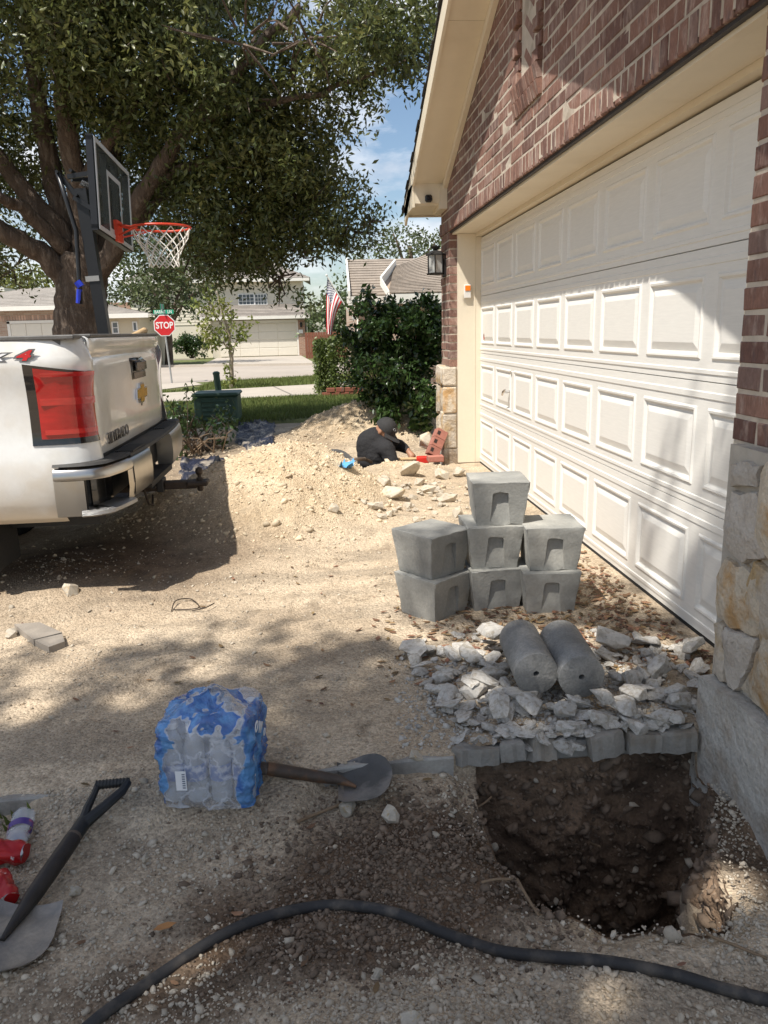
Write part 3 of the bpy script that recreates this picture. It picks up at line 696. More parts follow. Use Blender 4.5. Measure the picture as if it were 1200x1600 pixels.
# foundation skirt, rough footing
mb = MB()
xx = np.linspace(WN-.02, 2.14, 22); zz = np.linspace(-1.0, .178, 16)
G_ = [[(1.165+.016*float(fbm(y*2, z*2, 3, 4, 2)), y, z+(.01*math.sin(14*y) if z > .15 else 0)) for z in zz] for y in xx]
mb.grid(G_); mb.add([G_[i][-1] for i in range(22)]+[(1.34, y, .178) for y in xx], [(i, i+1, 22+i+1, 22+i) for i in range(21)])
mb.add([G_[-1][j] for j in range(16)]+[(1.34, 2.14, z) for z in zz], [(j+1, j, 16+j, 16+j+1) for j in range(15)])
mb.add([G_[0][j] for j in range(16)]+[(3.4, WN-.02, z) for z in zz], [(j, j+1, 16+j+1, 16+j) for j in range(15)])
mb.build('foundation', mat('foundation_parging', (.46, .43, .38), .92, .25, 6, .8, 30, col2=(.30, .235, .17), c2scale=3.2, c2pos=(.46, .6), fine=.18, bdist=.02), house, smooth=50)
mb = MB(); mb.cbox((1.19, YF+.02, -.6), (1.34, WF, .135), .012); mb.box((1.34, YF+.03, -.6), (7, WF+.02, .1)); mb.build('foundation', mat('foundation_parging', (.4, .4, .4)), house)
mb = MB(); bm = bmesh.new(); bmesh.ops.create_icosphere(bm, subdivisions=4, radius=1)
for v in bm.verts:
    p = v.co.copy(); d = 1+.50*float(fbm(p.x*1.2+p.z, p.y*1.2-p.z, 1.3, 4, 3))+.30*float(fbm(p.x*2+p.z*2, p.y*2+p.x, 3, 4, 6)); v.co = Vector((1.10+.17*p.x*d, 1.62+.22*p.y*d, -.40+.22*p.z*d))
mb.bm(bm).build('footing', mat('rough_footing', (.30, .235, .165), .95, .3, 7, 1.0, 30, col2=(.15, .10, .065), c2scale=5, fine=.2, bdist=.02), house, smooth=40)
# door surround
TR = MB(); TR2 = MB()
TR.box((1.332, YF, -.01), (1.50, YF+.12, 2.098)); TR.box((1.502, YF-.006, -.008), (1.60, YF+.12, 2.07))
TR2.box((1.332, 2.222, 0), (1.50, 2.34, 2.098)); TR2.box((1.502, 2.225, 0), (1.60, 2.36, 2.07))
TR.build('door_trim', CREAM, house); TR2.build('door_trim', CREAM, house)
HD_ = MB(); HD_.box((1.332, 2.225, 2.100), (1.498, YF+.1, 2.19)); HD_.box((1.500, 2.225, 2.072), (1.70, YF+.1, 2.20)); HD_.box((1.288, 2.225, 2.094), (1.331, YF+.1, 2.155)); HD_.build('door_head_trim', CREAMS, house)
LT = MB(); LT.box((1.264, 2.15, 2.108), (1.286, YF+.12, 2.121)); LT.box((1.280, 2.15, 2.1212), (1.286, YF+.12, 2.2)); LT.build('lintel', STEEL, house)
mb = MB(); mb.box((1.30, 2.36, -.25), (1.80, YF, -.05)); mb.build('threshold', CONC, house)
# soffit, fascia, frieze, roof
XO = .968
def rk(y, dz=0): return (y, rake(y)+dz)
def roofstrip(nm, m, x0, x1, z0, z1, ya=WN-.35, yb=8.05, nn=1):
    mb = MB()
    for (a, b_) in ((ya, RIDGE), (RIDGE, yb)):
        pts = [(a, rake(a)+z0), (b_, rake(b_)+z0), (b_, rake(b_)+z1), (a, rake(a)+z1)]
        mb.prism([(x0, y, z) for y, z in pts], (x1-x0, 0, 0))
    return mb.build(nm, m, house, recalc=True)
for a, b_ in ((WN-.35, 3.2), (3.204, RIDGE), (RIDGE, 5.62), (5.624, 7.42)):   # soffit boards with butt joints
    mb = MB(); mb.prism([(XO, y, rake(y)+dz) for y, dz in ((a, 0), (b_, 0), (b_, .02), (a, .02))], (1.25-XO, 0, 0)); mb.build('soffit_board', CREAMS, house, recalc=True)
roofstrip('frieze_board', CREAM, 1.222, 1.258, -.075, -.002, WN, 7.75)
roofstrip('fascia_board', CREAM, .944, .966, -.022, .135)
mb = MB(); mb.box((XO, 7.40, 2.385), (1.245, 7.425, 2.60)); mb.box((1.19, 7.34, 2.33), (1.258, 7.75, 2.52)); mb.box((XO, 7.425, 2.37), (1.26, 8.02, 2.385)); mb.box((.944, 7.40, 2.352), (.966, 8.05, 2.55)); mb.box((.944, 8.03, 2.352), (6.6, 8.05, 2.48)); mb.box((1.26, 7.75, 2.37), (6.6, 8.03, 2.385))
mb.build('eave_box', CREAMS, house)
SHG = mat('dark_shingle_edge', (.05, .048, .046), .95, .25, 20, .5, 60)
rf = MB()
for sgn in (-1, 1):
    for i in range(26):
        a = RIDGE+sgn*i*.135; b_ = RIDGE+sgn*(i+1)*.135+sgn*.02
        if sgn > 0 and b_ > 8.13: b_ = 8.13
        pts = [(a, rake(a)+.165), (b_, rake(b_)+.172), (b_, rake(b_)+.184), (a, rake(a)+.169)]
        rf.prism([(.925+.006*(i % 3), y, z) for y, z in pts], (6.2, 0, 0))
rf.build('roof', SHG, house, recalc=True)
mb = MB()
for (a, b_) in ((WN-.35, RIDGE), (RIDGE, 8.08)):
    mb.prism([(.948, y, rake(y)+dz) for y, dz in ((a, .137), (b_, .137), (b_, .163), (a, .163))], (6.1, 0, 0))
mb.build('roof_deck', mat('roof_board', (.12, .10, .08)), house, recalc=True)

# ------------------------------------------------------------------ garage door: four sections of eight raised panels
DOORM = mat('door_enamel', (.735, .71, .655), .42, .05, 2.5, .10, 14, stretch=(1, 4, 42), bdist=.004, fine=.02)
door = bpy.data.objects.new('garage_door', None); COL.objects.link(door); door.parent = house; door.location = (XD-XB, 0, 0)
SH = .5165; PW = .61; PL, PR, PB, PT = .046, .564, .085, .415
def panel_mesh():
    w, h = PR-PL, PT-PB; mb = MB(); V = []; F = []
    for ins, x in ((0, 0), (.008, -.007), (.017, -.006), (.026, .006), (.031, .007), (.066, -.003), (.070, -.003)):
        V += [(x, ins, ins), (x, w-ins, ins), (x, w-ins, h-ins), (x, ins, h-ins)]
    n = len(V)//4
    for i in range(n-1):
        for j in range(4): F.append((i*4+j, i*4+4+j, i*4+4+(j+1) % 4, i*4+(j+1) % 4))
    b = (n-1)*4; F.append((b, b+3, b+2, b+1)); mb.add(V, F); return mb.mesh('door_panel', DOORM)
PM = panel_mesh()
for k in range(4):
    z0 = -.004+k*SH; mb = MB(); prof = [(.012, 0.0), (0, .002), (0, .028), (-.004, .031), (-.004, .046), (0, .049), (0, PB)]
    profT = [(0, PT), (0, .448), (-.004, .451), (-.004, .474), (.0, .478), (0, SH-.003), (.012, SH-.001)]
    y0, y1 = YN, YF
    def ext(pr, ya, yb): mb.grid([[(XD+x, ya, z0+z), (XD+x, yb, z0+z)] for x, z in pr], flip=True)
    ext(prof, y0, y1); ext(profT, y0, y1)
    ext([(0, PB), (0, PT)], y0, y0+PL)
    for c in range(8):
        yb = y0+c*PW; ext([(0, PB), (0, PT)], yb+PR, yb+PW+PL if c < 7 else y1)
    mb.box((XD+.03, y0, z0+.001), (XD+.05, y1, z0+SH-.001))
    sec = mb.build('door_section', DOORM, door)
    for c in range(8):
        o = part('door_panel', PM, door, (0, y0+c*PW+PL-RIDGE, z0+PB))
mb = MB(); mb.box((XD-.004, YN, -.022), (XD+.03, YF, -.006)); mb.build('bottom_seal', mat('black_rubber', (.018, .018, .018), .7, .2), door)
hp = at(793, 612, x=XD-.02); mb = MB(); mb.tube([(XD, hp[1], hp[2]), (XD-.05, hp[1], hp[2])], .012, 10); mb.tube([(XD-.05, hp[1]-.045, hp[2]+.02), (XD-.056, hp[1], hp[2]), (XD-.05, hp[1]+.05, hp[2]-.03)], [.008, .011, .008], 8)
hp2 = at(796, 582, x=XD-.02); mb.tube([(XD, hp2[1], hp2[2]), (XD-.012, hp2[1], hp2[2])], .014, 12)
mb.build('door_handle', mat('chrome', (.62, .61, .6), .18, .05, 5, metal=1), door, smooth=40)
sp = at(756, 526, x=XD-.003); mb = MB(); mb.prism([(XD-.003, sp[1]+.02*math.cos(a)*(1+.3*math.sin(3*a)), sp[2]+.028*math.sin(a)) for a in np.linspace(0, 6.0, 14)], (.002, 0, 0)); mb.build('red_sticker', mat('red_sticker', (.6, .05, .04), .5, .1), door, recalc=True)

# ------------------------------------------------------------------ things fixed to the house
lan = thing('wall_lantern', 'dark wall lantern with clouded glass panes beside the garage on the far brick corner', 'lantern', (1.165, 7.47, 1.77))
IRON = mat('black_iron', (.02, .019, .018), .5, .2, 20, .1); GL = mat('clouded_glass', (.42, .42, .40), .12, .25, 9, spec=.6)
cx, cy, cz = 1.165, 7.47, 1.77
mb = MB(); n6 = 6
for k in range(n6):
    a = k*math.pi/3+.3; p = (cx+.078*math.cos(a), cy+.078*math.sin(a)); mb.tube([(p[0], p[1], cz), (p[0], p[1], cz+.165)], .006, 6)
mb.lathe([(.02, -.012), (.085, -.008), (.09, .004), (.075, .008)], 6, o=(cx, cy, cz)); mb.lathe([(.093, .165), (.093, .175), (.045, .205), (.018, .212), (.028, .222), (.05, .245), (.02, .25), (.008, .262)], 6, o=(cx, cy, cz))
mb.build('lantern_frame', IRON, lan, recalc=True)
mb = MB()
for k in range(6):
    a = k*math.pi/3+.3; b_ = a+math.pi/3; r_ = .072; mb.add([(cx+r_*math.cos(a), cy+r_*math.sin(a), cz+.006), (cx+r_*math.cos(b_), cy+r_*math.sin(b_), cz+.006), (cx+r_*math.cos(b_), cy+r_*math.sin(b_), cz+.166), (cx+r_*math.cos(a), cy+r_*math.sin(a), cz+.166)], [(0, 1, 2, 3)])
mb.build('glass_pane', GL, lan)
mb = MB(); mb.tube([(cx+.02, cy, cz+.09), (1.25, cy, cz+.06)], .012, 8); mb.cbox((1.238, cy-.045, cz-.03), (1.2585, cy+.045, cz+.13), .004); mb.build('wall_bracket', IRON, lan)
a0 = at(724.5, 445, y=YF); a1 = at(735.5, 466, y=YF)
sen = thing('door_sensor', 'small white box with an orange lens on the cream jamb of the garage', 'sensor', ((a0[0]+a1[0])/2, YF, a1[2]))
mb = MB(); mb.cbox((a0[0], YF-.028, a1[2]), (a1[0], YF-.001, a0[2]), .006); mb.build('sensor_case', mat('white_plastic', (.72, .69, .64), .4, .05), sen)
mb = MB(); zm = a1[2]+.55*(a0[2]-a1[2])
mb.cbox((a0[0]+.008, YF-.034, zm), (a1[0]-.008, YF-.0285, a0[2]-.008), .002); mb.build('orange_lens', mat('orange_plastic', (.85, .22, .015), .35, .1), sen)
c0 = at(669, 311, y=7.395)
cm_ = thing('security_camera', 'small black camera fixed to the cream eave box beneath the gable', 'camera', tuple(c0))
mb = MB(); mb.cbox((c0[0]-.032, 7.345, c0[2]-.032), (c0[0]+.032, 7.390, c0[2]+.032), .012); mb.build('camera_body', mat('black_plastic', (.012, .012, .013), .4, .1), cm_)
mb = MB(); mb.tube([(c0[0], 7.346, c0[2]), (c0[0], 7.337, c0[2])], [.018, .015], 12); mb.build('camera_lens', mat('lens_glass', (.01, .01, .015), .05, 0, spec=.8), cm_)
mb = MB(); mb.tube([(c0[0], 7.388, c0[2]), (c0[0], 7.3995, c0[2])], .02, 10); mb.build('camera_mount', MC['black_plastic'], cm_)

# ------------------------------------------------------------------ precast concrete blocks with a hand-hold pocket
BLK = mat('precast_concrete', (.285, .28, .255), .9, .2, 6, .22, 90, col2=(.40, .385, .34), c2scale=4.0, c2pos=(.48, .70), fine=.10, obj=.12)
PIT = mat('precast_concrete_hollow', (.24, .235, .22), .9, .2, 12, .5, 60)
def block_mesh(seed):
    r_ = random.Random(seed); T, B, H = .131, .106, .203; mb = MB()
    j = lambda s=.0018: r_.uniform(-s, s)
    # front face with pocket: front at -y
    def fy(z): return -(B+(T-B)*z/H)
    pw0, pw1 = .046, .036; pt, pb = .158, .006
    n = 5
    V = []; 
    front = [(-B, -B, 0), (-pw0, fy(0), 0), (pw0, fy(0), 0), (B, -B, 0), (T, -T, H), (-T, -T, H)]
    a = [(-pw0, fy(pb), pb), (pw0, fy(pb), pb)]; arch = []
    for t in np.linspace(0, math.pi, 7): arch.append((pw1*(1 if math.cos(t) > 0 else -1)*abs(math.cos(t))**.45*(1+j(.03)), None, pt-.020+.018*math.sin(t)**.5+j(.003)))
    arch = [(x, fy(z), z) for x, _, z in arch]                # right -> left over the top
    V = front+a+arch; F = []
    # indices: 0..5 front ring, 6 left foot,7 right foot, 8..14 arch
    F += [(0, 1, 6, 14, 5), (2, 3, 4, 8, 7), (1, 2, 7, 6), (4, 5, 14, 13, 12, 11), (4, 11, 10, 9, 8)]
    dpt = -B+.002; inner = [(x*.96, max(y, dpt) if True else y, z-.004) for x, y, z in arch]; inner = [(x, dpt+.004*abs(x)/pw1, z) for x, y, z in inner]
    k = len(V); V += inner
    for i in range(6): F.append((8+i, 9+i, k+1+i, k+i))
    F += [(7, 8, k), (6, k+6, 14), tuple([6, 7, k]+[k+1+i for i in range(6)])]
    # remaining sides, top, bottom with softened rims
    o = len(V); V += [(B, B, 0), (-B, B, 0), (T, T, H), (-T, T, H)]
    F += [(3, o, o+2, 4), (o, o+1, o+3, o+2), (o+1, 0, 5, o+3), (0, o+1, o, 3, 2, 1), (4, o+2, o+3, 5)]
    mb.add(V, F)
    me = mb.mesh('block', [BLK, PIT])
    bm = bmesh.new(); bm.from_mesh(me); bmesh.ops.recalc_face_normals(bm, faces=bm.faces)
    es = [e for e in bm.edges if all(abs(abs(v.co.x)-abs(v.co.y)) < .004 and (v.co.z < .002 or v.co.z > H-.002) for v in e.verts) and len(e.link_faces) == 2]
    bmesh.ops.bevel(bm, geom=es, offset=.004, segments=2, affect='EDGES', profile=.5)
    es = [e for e in bm.edges if e.calc_length() > .06]
    bmesh.ops.subdivide_edges(bm, edges=es, cuts=7, use_grid_fill=True)
    bmesh.ops.triangulate(bm, faces=[f for f in bm.faces if len(f.verts) > 4])
    for v in bm.verts:
        p = v.co; edge = (abs(abs(p.x)-abs(p.y)) < .006) or p.z < .003 or p.z > H-.003
        s = .0016 if edge else .0005; v.co += Vector((r_.gauss(0, s), r_.gauss(0, s), r_.gauss(0, s*.6)))
        if p.z < .004 and r_.random() < .12: v.co.z += r_.uniform(.002, .007)
    for f in bm.faces:
        c = f.calc_center_median(); f.smooth = True
    bm.to_mesh(me); bm.free(); me.set_sharp_from_angle(angle=R(24)); return me
zb = lambda x, y: zt(x, y)-.006
stacks = [((.785, 3.40, 0), [(0, 0, 2, 'concrete block at the foot of the three high middle stack'), (-.006, .005, -1, 'middle concrete block of the stack of three'), (.026, .012, -5, 'concrete block on top of the three high stack, standing above all the others')]),
          ((1.022, 3.305, 0), [(0, 0, -4, 'lower concrete block of the pair standing beside the garage door'), (.012, .01, -4, 'upper concrete block of the pair beside the garage door, sun patch on its top')]),
          ((.500, 3.345, 0), [(0, 0, 38, 'lower concrete block of the pair turned cornerwise to the camera'), (-.008, .01, 36, 'upper concrete block of the pair turned cornerwise, plain side showing')])]
s_ = 0
for (X, Y, _), L_ in stacks:
    z = zb(X, Y)
    for dx, dy, rz, lab in L_:
        s_ += 1; o = bpy.data.objects.new('concrete_block', block_mesh(s_)); COL.objects.link(o)
        o.location = (X+dx, Y+dy, z); o.rotation_euler = (0, 0, R(rz)); tag(o, lab, 'concrete block', 'precast foundation blocks stacked in front of the garage door'); z += .2035
# ------------------------------------------------------------------ test cylinders / pile segments
CYL = mat('pile_concrete', (.235, .23, .215), .9, .28, 9, .4, 110, col2=(.34, .325, .295), c2scale=7, c2pos=(.48, .66), fine=.2, obj=.12)
def cyl(face, far, r_, lab):
    a = np.array(face); b_ = np.array(far); d = _n(b_-a); mb = MB(); L_ = .305; n = 40
    u = _n(np.cross(d, [0, 0, 1])); w = np.cross(u, d); V = []; F = []
    rings = [(.010, 0.035), (.010, -.0), (r_-.002, 0), (r_-.0006, .0008), (r_, .0025), (r_, .10), (r_, .2), (r_, L_-.006), (r_-.004, L_), (.001, L_)]
    rr = random.Random(int(r_*1e5))
    for q, (rad, s) in enumerate(rings):
        for j in range(n):
            t = 2*math.pi*j/n; jj = rr.gauss(0, .0006) if 2 <= q <= 4 else 0; V.append(a+d*s+(rad+jj)*(math.cos(t)*u+math.sin(t)*w))
    for i in range(len(rings)-1):
        for j in range(n): F.append((i*n+j, i*n+(j+1) % n, (i+1)*n+(j+1) % n, (i+1)*n+j))
    F.append(tuple(range(n-1, -1, -1))); mb.add(V, F)
    me = mb.mesh('concrete_cylinder', CYL, 40, loc=a); bm = bmesh.new(); bm.from_mesh(me); bmesh.ops.recalc_face_normals(bm, faces=bm.faces); bm.to_mesh(me); bm.free()
    o = bpy.data.objects.new('concrete_cylinder', me); COL.objects.link(o); o.location = a; tag(o, lab, 'concrete cylinder', 'concrete cylinders lying on the rubble')
CZ = .118
cyl(at(838, 1053, z=CZ), at(813, 1001, z=CZ+.004), .0745, 'grey concrete cylinder lying on rubble, the one nearer the middle of the yard')
cyl(at(909, 1058, z=CZ-.004), at(881, 1010, z=CZ+.004), .0775, 'grey concrete cylinder lying on rubble, the one nearer the stone column')

# ------------------------------------------------------------------ broken concrete
def rock(seed, n=16, sq=(1, .8, .55), jag=.25):
    r_ = np.random.RandomState(seed); bm = bmesh.new()
    P = r_.randn(n, 3); P /= np.linalg.norm(P, axis=1)[:, None]; P = np.sign(P)*np.abs(P)**.75; P *= (1+jag*(r_.rand(n, 1)-.5)); P *= np.array(sq)*.5
    for p in P: bm.verts.new(p)
    g = bmesh.ops.convex_hull(bm, input=bm.verts); bmesh.ops.delete(bm, geom=list(set(g['geom_interior']+g['geom_unused'])), context='VERTS')
    bmesh.ops.dissolve_limit(bm, angle_limit=R(9), verts=bm.verts, edges=bm.edges)
    bmesh.ops.bevel(bm, geom=list(bm.edges), offset=.016, segments=1, affect='EDGES')
    bmesh.ops.triangulate(bm, faces=[f for f in bm.faces if len(f.verts) > 4])
    for v in bm.verts: v.co += Vector(r_.randn(3)*.008)
    me = bpy.data.meshes.new('chunk'); bm.to_mesh(me); bm.free(); return me
def withmat(me, m): me.materials.append(m); return me
CH = [withmat(rock(i, 13+i % 6, (1, .8, .25+.13*(i % 3))), CONCL) for i in range(16)]
def place(me, name, x, y, s, rot, lab, cat, group=None, lift=.3, z=None):
    o = bpy.data.objects.new(name, me); COL.objects.link(o)
    o.location = (x, y, (zt(x, y) if z is None else z)+s[2]*lift); o.scale = s; o.rotation_euler = rot; return tag(o, lab, cat, group)
G1 = 'broken concrete chunks heaped by the pit'
rr = random.Random(21)
named = [  # px, py, size, label, z lift, mesh
 (735, 1078, .105, 'squarish pale concrete chunk lying just left of the two cylinders', 3, .03),
 (645, 1018, .16, 'flat grey concrete slab fragment farthest out on the yard side of the rubble', 6, .0),
 (770, 1012, .20, 'long slanting concrete slab fragment leaning behind the cylinders', 1, .05),
 (780, 1120, .115, 'angular concrete chunk directly above the bare slab edge', 5, .04),
 (884, 1122, .085, 'upright narrow concrete chunk in the gap of the broken slab edge', 8, .03),
 (940, 1112, .115, 'blocky concrete chunk in front of the cylinder nearer the column', 4, .05),
 (990, 1098, .11, 'cracked concrete chunk beside the blocky one, nearer the column', 10, .03),
 (1080, 1022, .16, 'tan broken slab corner lying against the stone column', 7, .03),
 (1030, 1055, .13, 'flat weathered concrete chunk among leaves near the stone column', 2, .02),
 (955, 1012, .18, 'broad grey slab fragment behind the cylinder nearer the column', 13, .02),
 (1010, 1005, .12, 'thin grey slab fragment with leaves on it, close to the garage door', 14, .0),
 (690, 1060, .10, 'low concrete chunk at the yard end of the rubble', 11, .0),
 (700, 1108, .10, 'rounded concrete chunk at the yard end, above the slab edge', 12, .02),
 (812, 1095, .09, 'small bright concrete chunk below the cylinders', 15, .03),
 (735, 1030, .13, 'flat concrete piece half under the slanting slab', 9, .02)]
for px_, py_, s, lab, mi, up in named:
    p = hit(px_, py_, .02); k = s*1.0
    place(CH[mi], 'concrete_chunk', p[0], p[1], (k, k*rr.uniform(.8, 1), k*rr.uniform(.8, 1.1)), (rr.uniform(-.3, .3), rr.uniform(-.3, .3), rr.uniform(0, 6)), lab, 'concrete chunk', G1, .22, zt(p[0], p[1])+up)
POLY = np.array([(610, 1000), (700, 985), (790, 980), (960, 985), (1095, 1010), (1098, 1120), (960, 1150), (850, 1165), (735, 1140), (660, 1085)], float)
n = 0
while n < 245:
    u, v = rr.uniform(610, 1100), rr.uniform(985, 1165)
    if poly_sd(np.array([u]), np.array([v]), POLY)[0] < 0: continue
    p = hit(u, v, .015)
    if p[1] < EDGE+.005: continue
    if ((u-875)/82)**2+((v-1068)/38)**2 < 1: continue
    dc = np.exp(-((u-880)/150)**2-((v-1085)/50)**2)
    s = rr.choice([.03, .035, .045, .05, .06, .075, .09, .12])*(.85+.5*dc)
    zz = zt(p[0], p[1])+(.05*dc*rr.random())
    place(CH[n % 16], 'concrete_chunk', p[0], p[1], (s, s*rr.uniform(.6, 1), s*rr.uniform(.6, 1.1)), (rr.uniform(-.45, .45), rr.uniform(-.45, .45), rr.uniform(0, 6)), 'small grey chunk of broken concrete in the rubble heap by the pit', 'concrete chunk', 'small chunks in the rubble heap', .22, zz); n += 1
for q in range(26):
    X_ = .40+.74*(q+rr.uniform(.1, .9))/26; s_q = rr.choice([.045, .06, .075, .09]); place(CH[q % 16], 'concrete_chunk', X_, EDGE+rr.uniform(.015, .08), (s_q, s_q*rr.uniform(.6, 1), s_q*rr.uniform(.6, 1)), (rr.uniform(-.6, .6), rr.uniform(-.6, .6), rr.uniform(0, 6)), 'small grey chunk of broken concrete in the rubble heap by the pit', 'concrete chunk', 'small chunks in the rubble heap', .1, rr.uniform(-.022, .012))
# broken slab edge over the pit: separate pieces with sawn face
SLABP = mat('slab_edge_concrete', (.31, .29, .255), .92, .2, 8, .45, 60, col2=(.27, .235, .19), c2scale=7, obj=.1, fine=.12)
def slabpiece(x0, x1, y0, y1, z0, z1, sk, tilt, lab, seed):
    r_ = random.Random(seed); mb = MB(); n = 7
    fr = [(x0+(x1-x0)*i/(n-1), y0+(r_.uniform(-.004, .006))) for i in range(n)]
    bkp = [(x1+sk*(.5)-(x1-x0+sk)*i/(n-1)+r_.uniform(-.012, .012), y1+r_.uniform(-.03, .02)) for i in range(n)]
    ring = fr+bkp; m_ = len(ring); c = np.mean(ring, 0)
    V = [(x, y, z0+r_.uniform(-.004, .004)) for x, y in ring]+[(x, y, z1-.008+r_.uniform(-.002, .002)) for x, y in ring]+[(c[0]+(x-c[0])*.96, c[1]+(y-c[1])*.95, z1+r_.uniform(-.003, .003)) for x, y in ring]
    F = [tuple(range(m_))[::-1], tuple(range(2*m_, 3*m_))]
    for q in (0, 1): F += [(q*m_+i, q*m_+(i+1) % m_, (q+1)*m_+(i+1) % m_, (q+1)*m_+i) for i in range(m_)]
    cc = np.array([c[0], c[1], (z0+z1)/2]); Rm = np.array(Euler(tilt).to_matrix()); V = [(Rm@(np.array(v)-cc))+cc for v in V]
    mb.add(V, F); me = mb.mesh('slab_piece', SLABP, loc=cc); bm = bmesh.new(); bm.from_mesh(me); bmesh.ops.recalc_face_normals(bm, faces=bm.faces); bm.to_mesh(me); bm.free()
    o = bpy.data.objects.new('slab_piece', me); COL.objects.link(o); o.location = cc; tag(o, lab, 'slab piece', 'broken pieces of slab edge along the pit')
ez = EDGE
slabpiece(.395, .515, ez-.012, ez+.05, -.072, -.020, .03, (-.10, .03, .04), 'longer bare slab edge piece at the yard end of the row over the pit', 1)
slabpiece(.522, .60, ez-.012, ez+.05, -.066, -.010, -.02, (-.14, -.10, -.10), 'short slab edge piece split off by a slanting crack', 2)
slabpiece(.615, .70, ez+.004, ez+.06, -.085, -.02, .02, (-.35, .16, .22), 'tilted slab edge piece with a pale broken face', 3)
slabpiece(.80, .915, ez-.018, ez+.05, -.072, .006, -.03, (-.06, -.10, .16), 'skewed slab edge piece hanging over the middle of the pit', 4)
slabpiece(.93, 1.035, ez-.018, ez+.05, -.066, -.008, .01, (-.06, .05, .08), 'slab edge piece with cracked top, second from the foundation', 5)
slabpiece(1.04, 1.155, ez-.018, ez+.05, -.074, -.004, .01, (-.03, -.05, -.08), 'slab edge piece lying right against the grey foundation', 6)

P = scatter(4200, .22, 1.22, 2.12, 2.98, lambda X, Y: (Y > 2.15)*np.clip(gau(X, Y, .78, 2.42, .42, .36, 1.3), 0, 1), 41)
S = np.clip(np.exp(rs.randn(len(P))*.55)*.0042, .0015, .012); pebbles('rubble_crumbs', P, S, mat('concrete_crumbs', (.44, .41, .36), .95, .2, 20, .3, 150, isl=.25), sink=.3, kind='stuff')
MB().cbox((.39, EDGE+.020, -.092), (1.163, EDGE+.16, -.030), .01).build('driveway_slab', CONC, kind='structure')
for X_, Y_, s_q in ((.725, EDGE+.012, .075), (.772, EDGE+.010, .06), (.750, EDGE+.03, .07), (.618, EDGE+.02, .05)): place(CH[int(X_*1000) % 16], 'concrete_chunk', X_, Y_, (s_q, s_q*.8, s_q*1.1), (rr.uniform(-.5, .5), rr.uniform(-.5, .5), rr.uniform(0, 6)), 'small grey chunk of broken concrete in the rubble heap by the pit', 'concrete chunk', 'small chunks in the rubble heap', .1, -.045)
# ------------------------------------------------------------------ leaf litter, twigs, roots
LITTER = mat('dead_leaves', (.20, .115, .06), .85, .3, 20, isl=.5, hue=.025)
def leaflit(name, P, S, m, seed, **props):
    r_ = np.random.RandomState(seed); n = len(P); a = r_.rand(n)*6.28; base = np.array([(-.5, 0, 0), (-.15, -.2, .0), (.25, -.17, 0), (.5, 0, 0), (.25, .17, 0), (-.15, .2, 0)])
    V = np.repeat(base[None], n, 0)*S[:, None, None]; V[:, (1, 2, 4, 5), 2] += (S*.12*(r_.rand(n)-.2))[:, None]; V[:, (0, 3), 2] += (S*.15*r_.rand(n))[:, None]
    c, s = np.cos(a)[:, None], np.sin(a)[:, None]; x = V[:, :, 0]*c-V[:, :, 1]*s; y = V[:, :, 0]*s+V[:, :, 1]*c; z = V[:, :, 2]+x*(r_.rand(n, 1)-.5)*.5
    V = np.stack([x, y, z], -1)+P[:, None]; V[:, :, 2] += .006
    F = (np.array([(0, 1, 5), (1, 4, 5), (1, 2, 4), (2, 3, 4)])[None]+np.arange(n)[:, None, None]*6).reshape(-1, 3)
    return big(name, V.reshape(-1, 3), F, m, **props)
P = scatter(1500, -.2, 1.5, 2.5, 4.6, lambda X, Y: np.clip(gau(X, Y, .95, 3.0, .55, .5, 1.0)+gau(X, Y, 1.3, 3.5, .25, 1.3, .9)-.05, 0, 1), 31)
leaflit('leaf_litter', P, .022+.028*rs.rand(len(P)), LITTER, 1, kind='stuff')
P = scatter(110, -1.9, 1.2, .9, 4.5, lambda X, Y: .5*(hs_(X, Y) < .0), 32); leaflit('fallen_leaves', P, .018+.025*rs.rand(len(P)), LITTER, 2, kind='stuff')
lp = hit(258, 1452, .01); o = leaflit('fallen_leaf', np.array([lp]), np.array([.055]), mat('orange_leaf', (.36, .17, .06), .8, .3, 30), 3); tag(o, 'single orange brown leaf lying on the gravel near the handled shovel', 'leaf')
ROOT = mat('root_bark', (.22, .15, .09), .9, .25, 30, .3, 90)
def wire(name, pts, r_, m, lab=None, cat=None, group=None, kind=None, n=7, smooth=True):
    P = [np.array(p, float) for p in pts]; Q = []
    for i in range(len(P)-1):                                  # Catmull-Rom
        a, b_, c, d = P[max(i-1, 0)], P[i], P[i+1], P[min(i+2, len(P)-1)]
        for t in np.linspace(0, 1, 7)[:-1]: Q.append(.5*((2*b_)+(-a+c)*t+(2*a-5*b_+4*c-d)*t*t+(-a+3*b_-3*c+d)*t**3))
    Q.append(P[-1]); mb = MB(); mb.tube(Q, r_, n); o = mb.build(name, m, smooth=smooth)
    if lab: tag(o, lab, cat, group)
    if kind: o['kind'] = kind
    return o
def gpt(u, v, up): 
    p = hit(u, v, up); p = p.copy(); p[2] = zt(p[0], p[1])+up; return p
def inpit(u, v, y): return at(u, v, y=y)
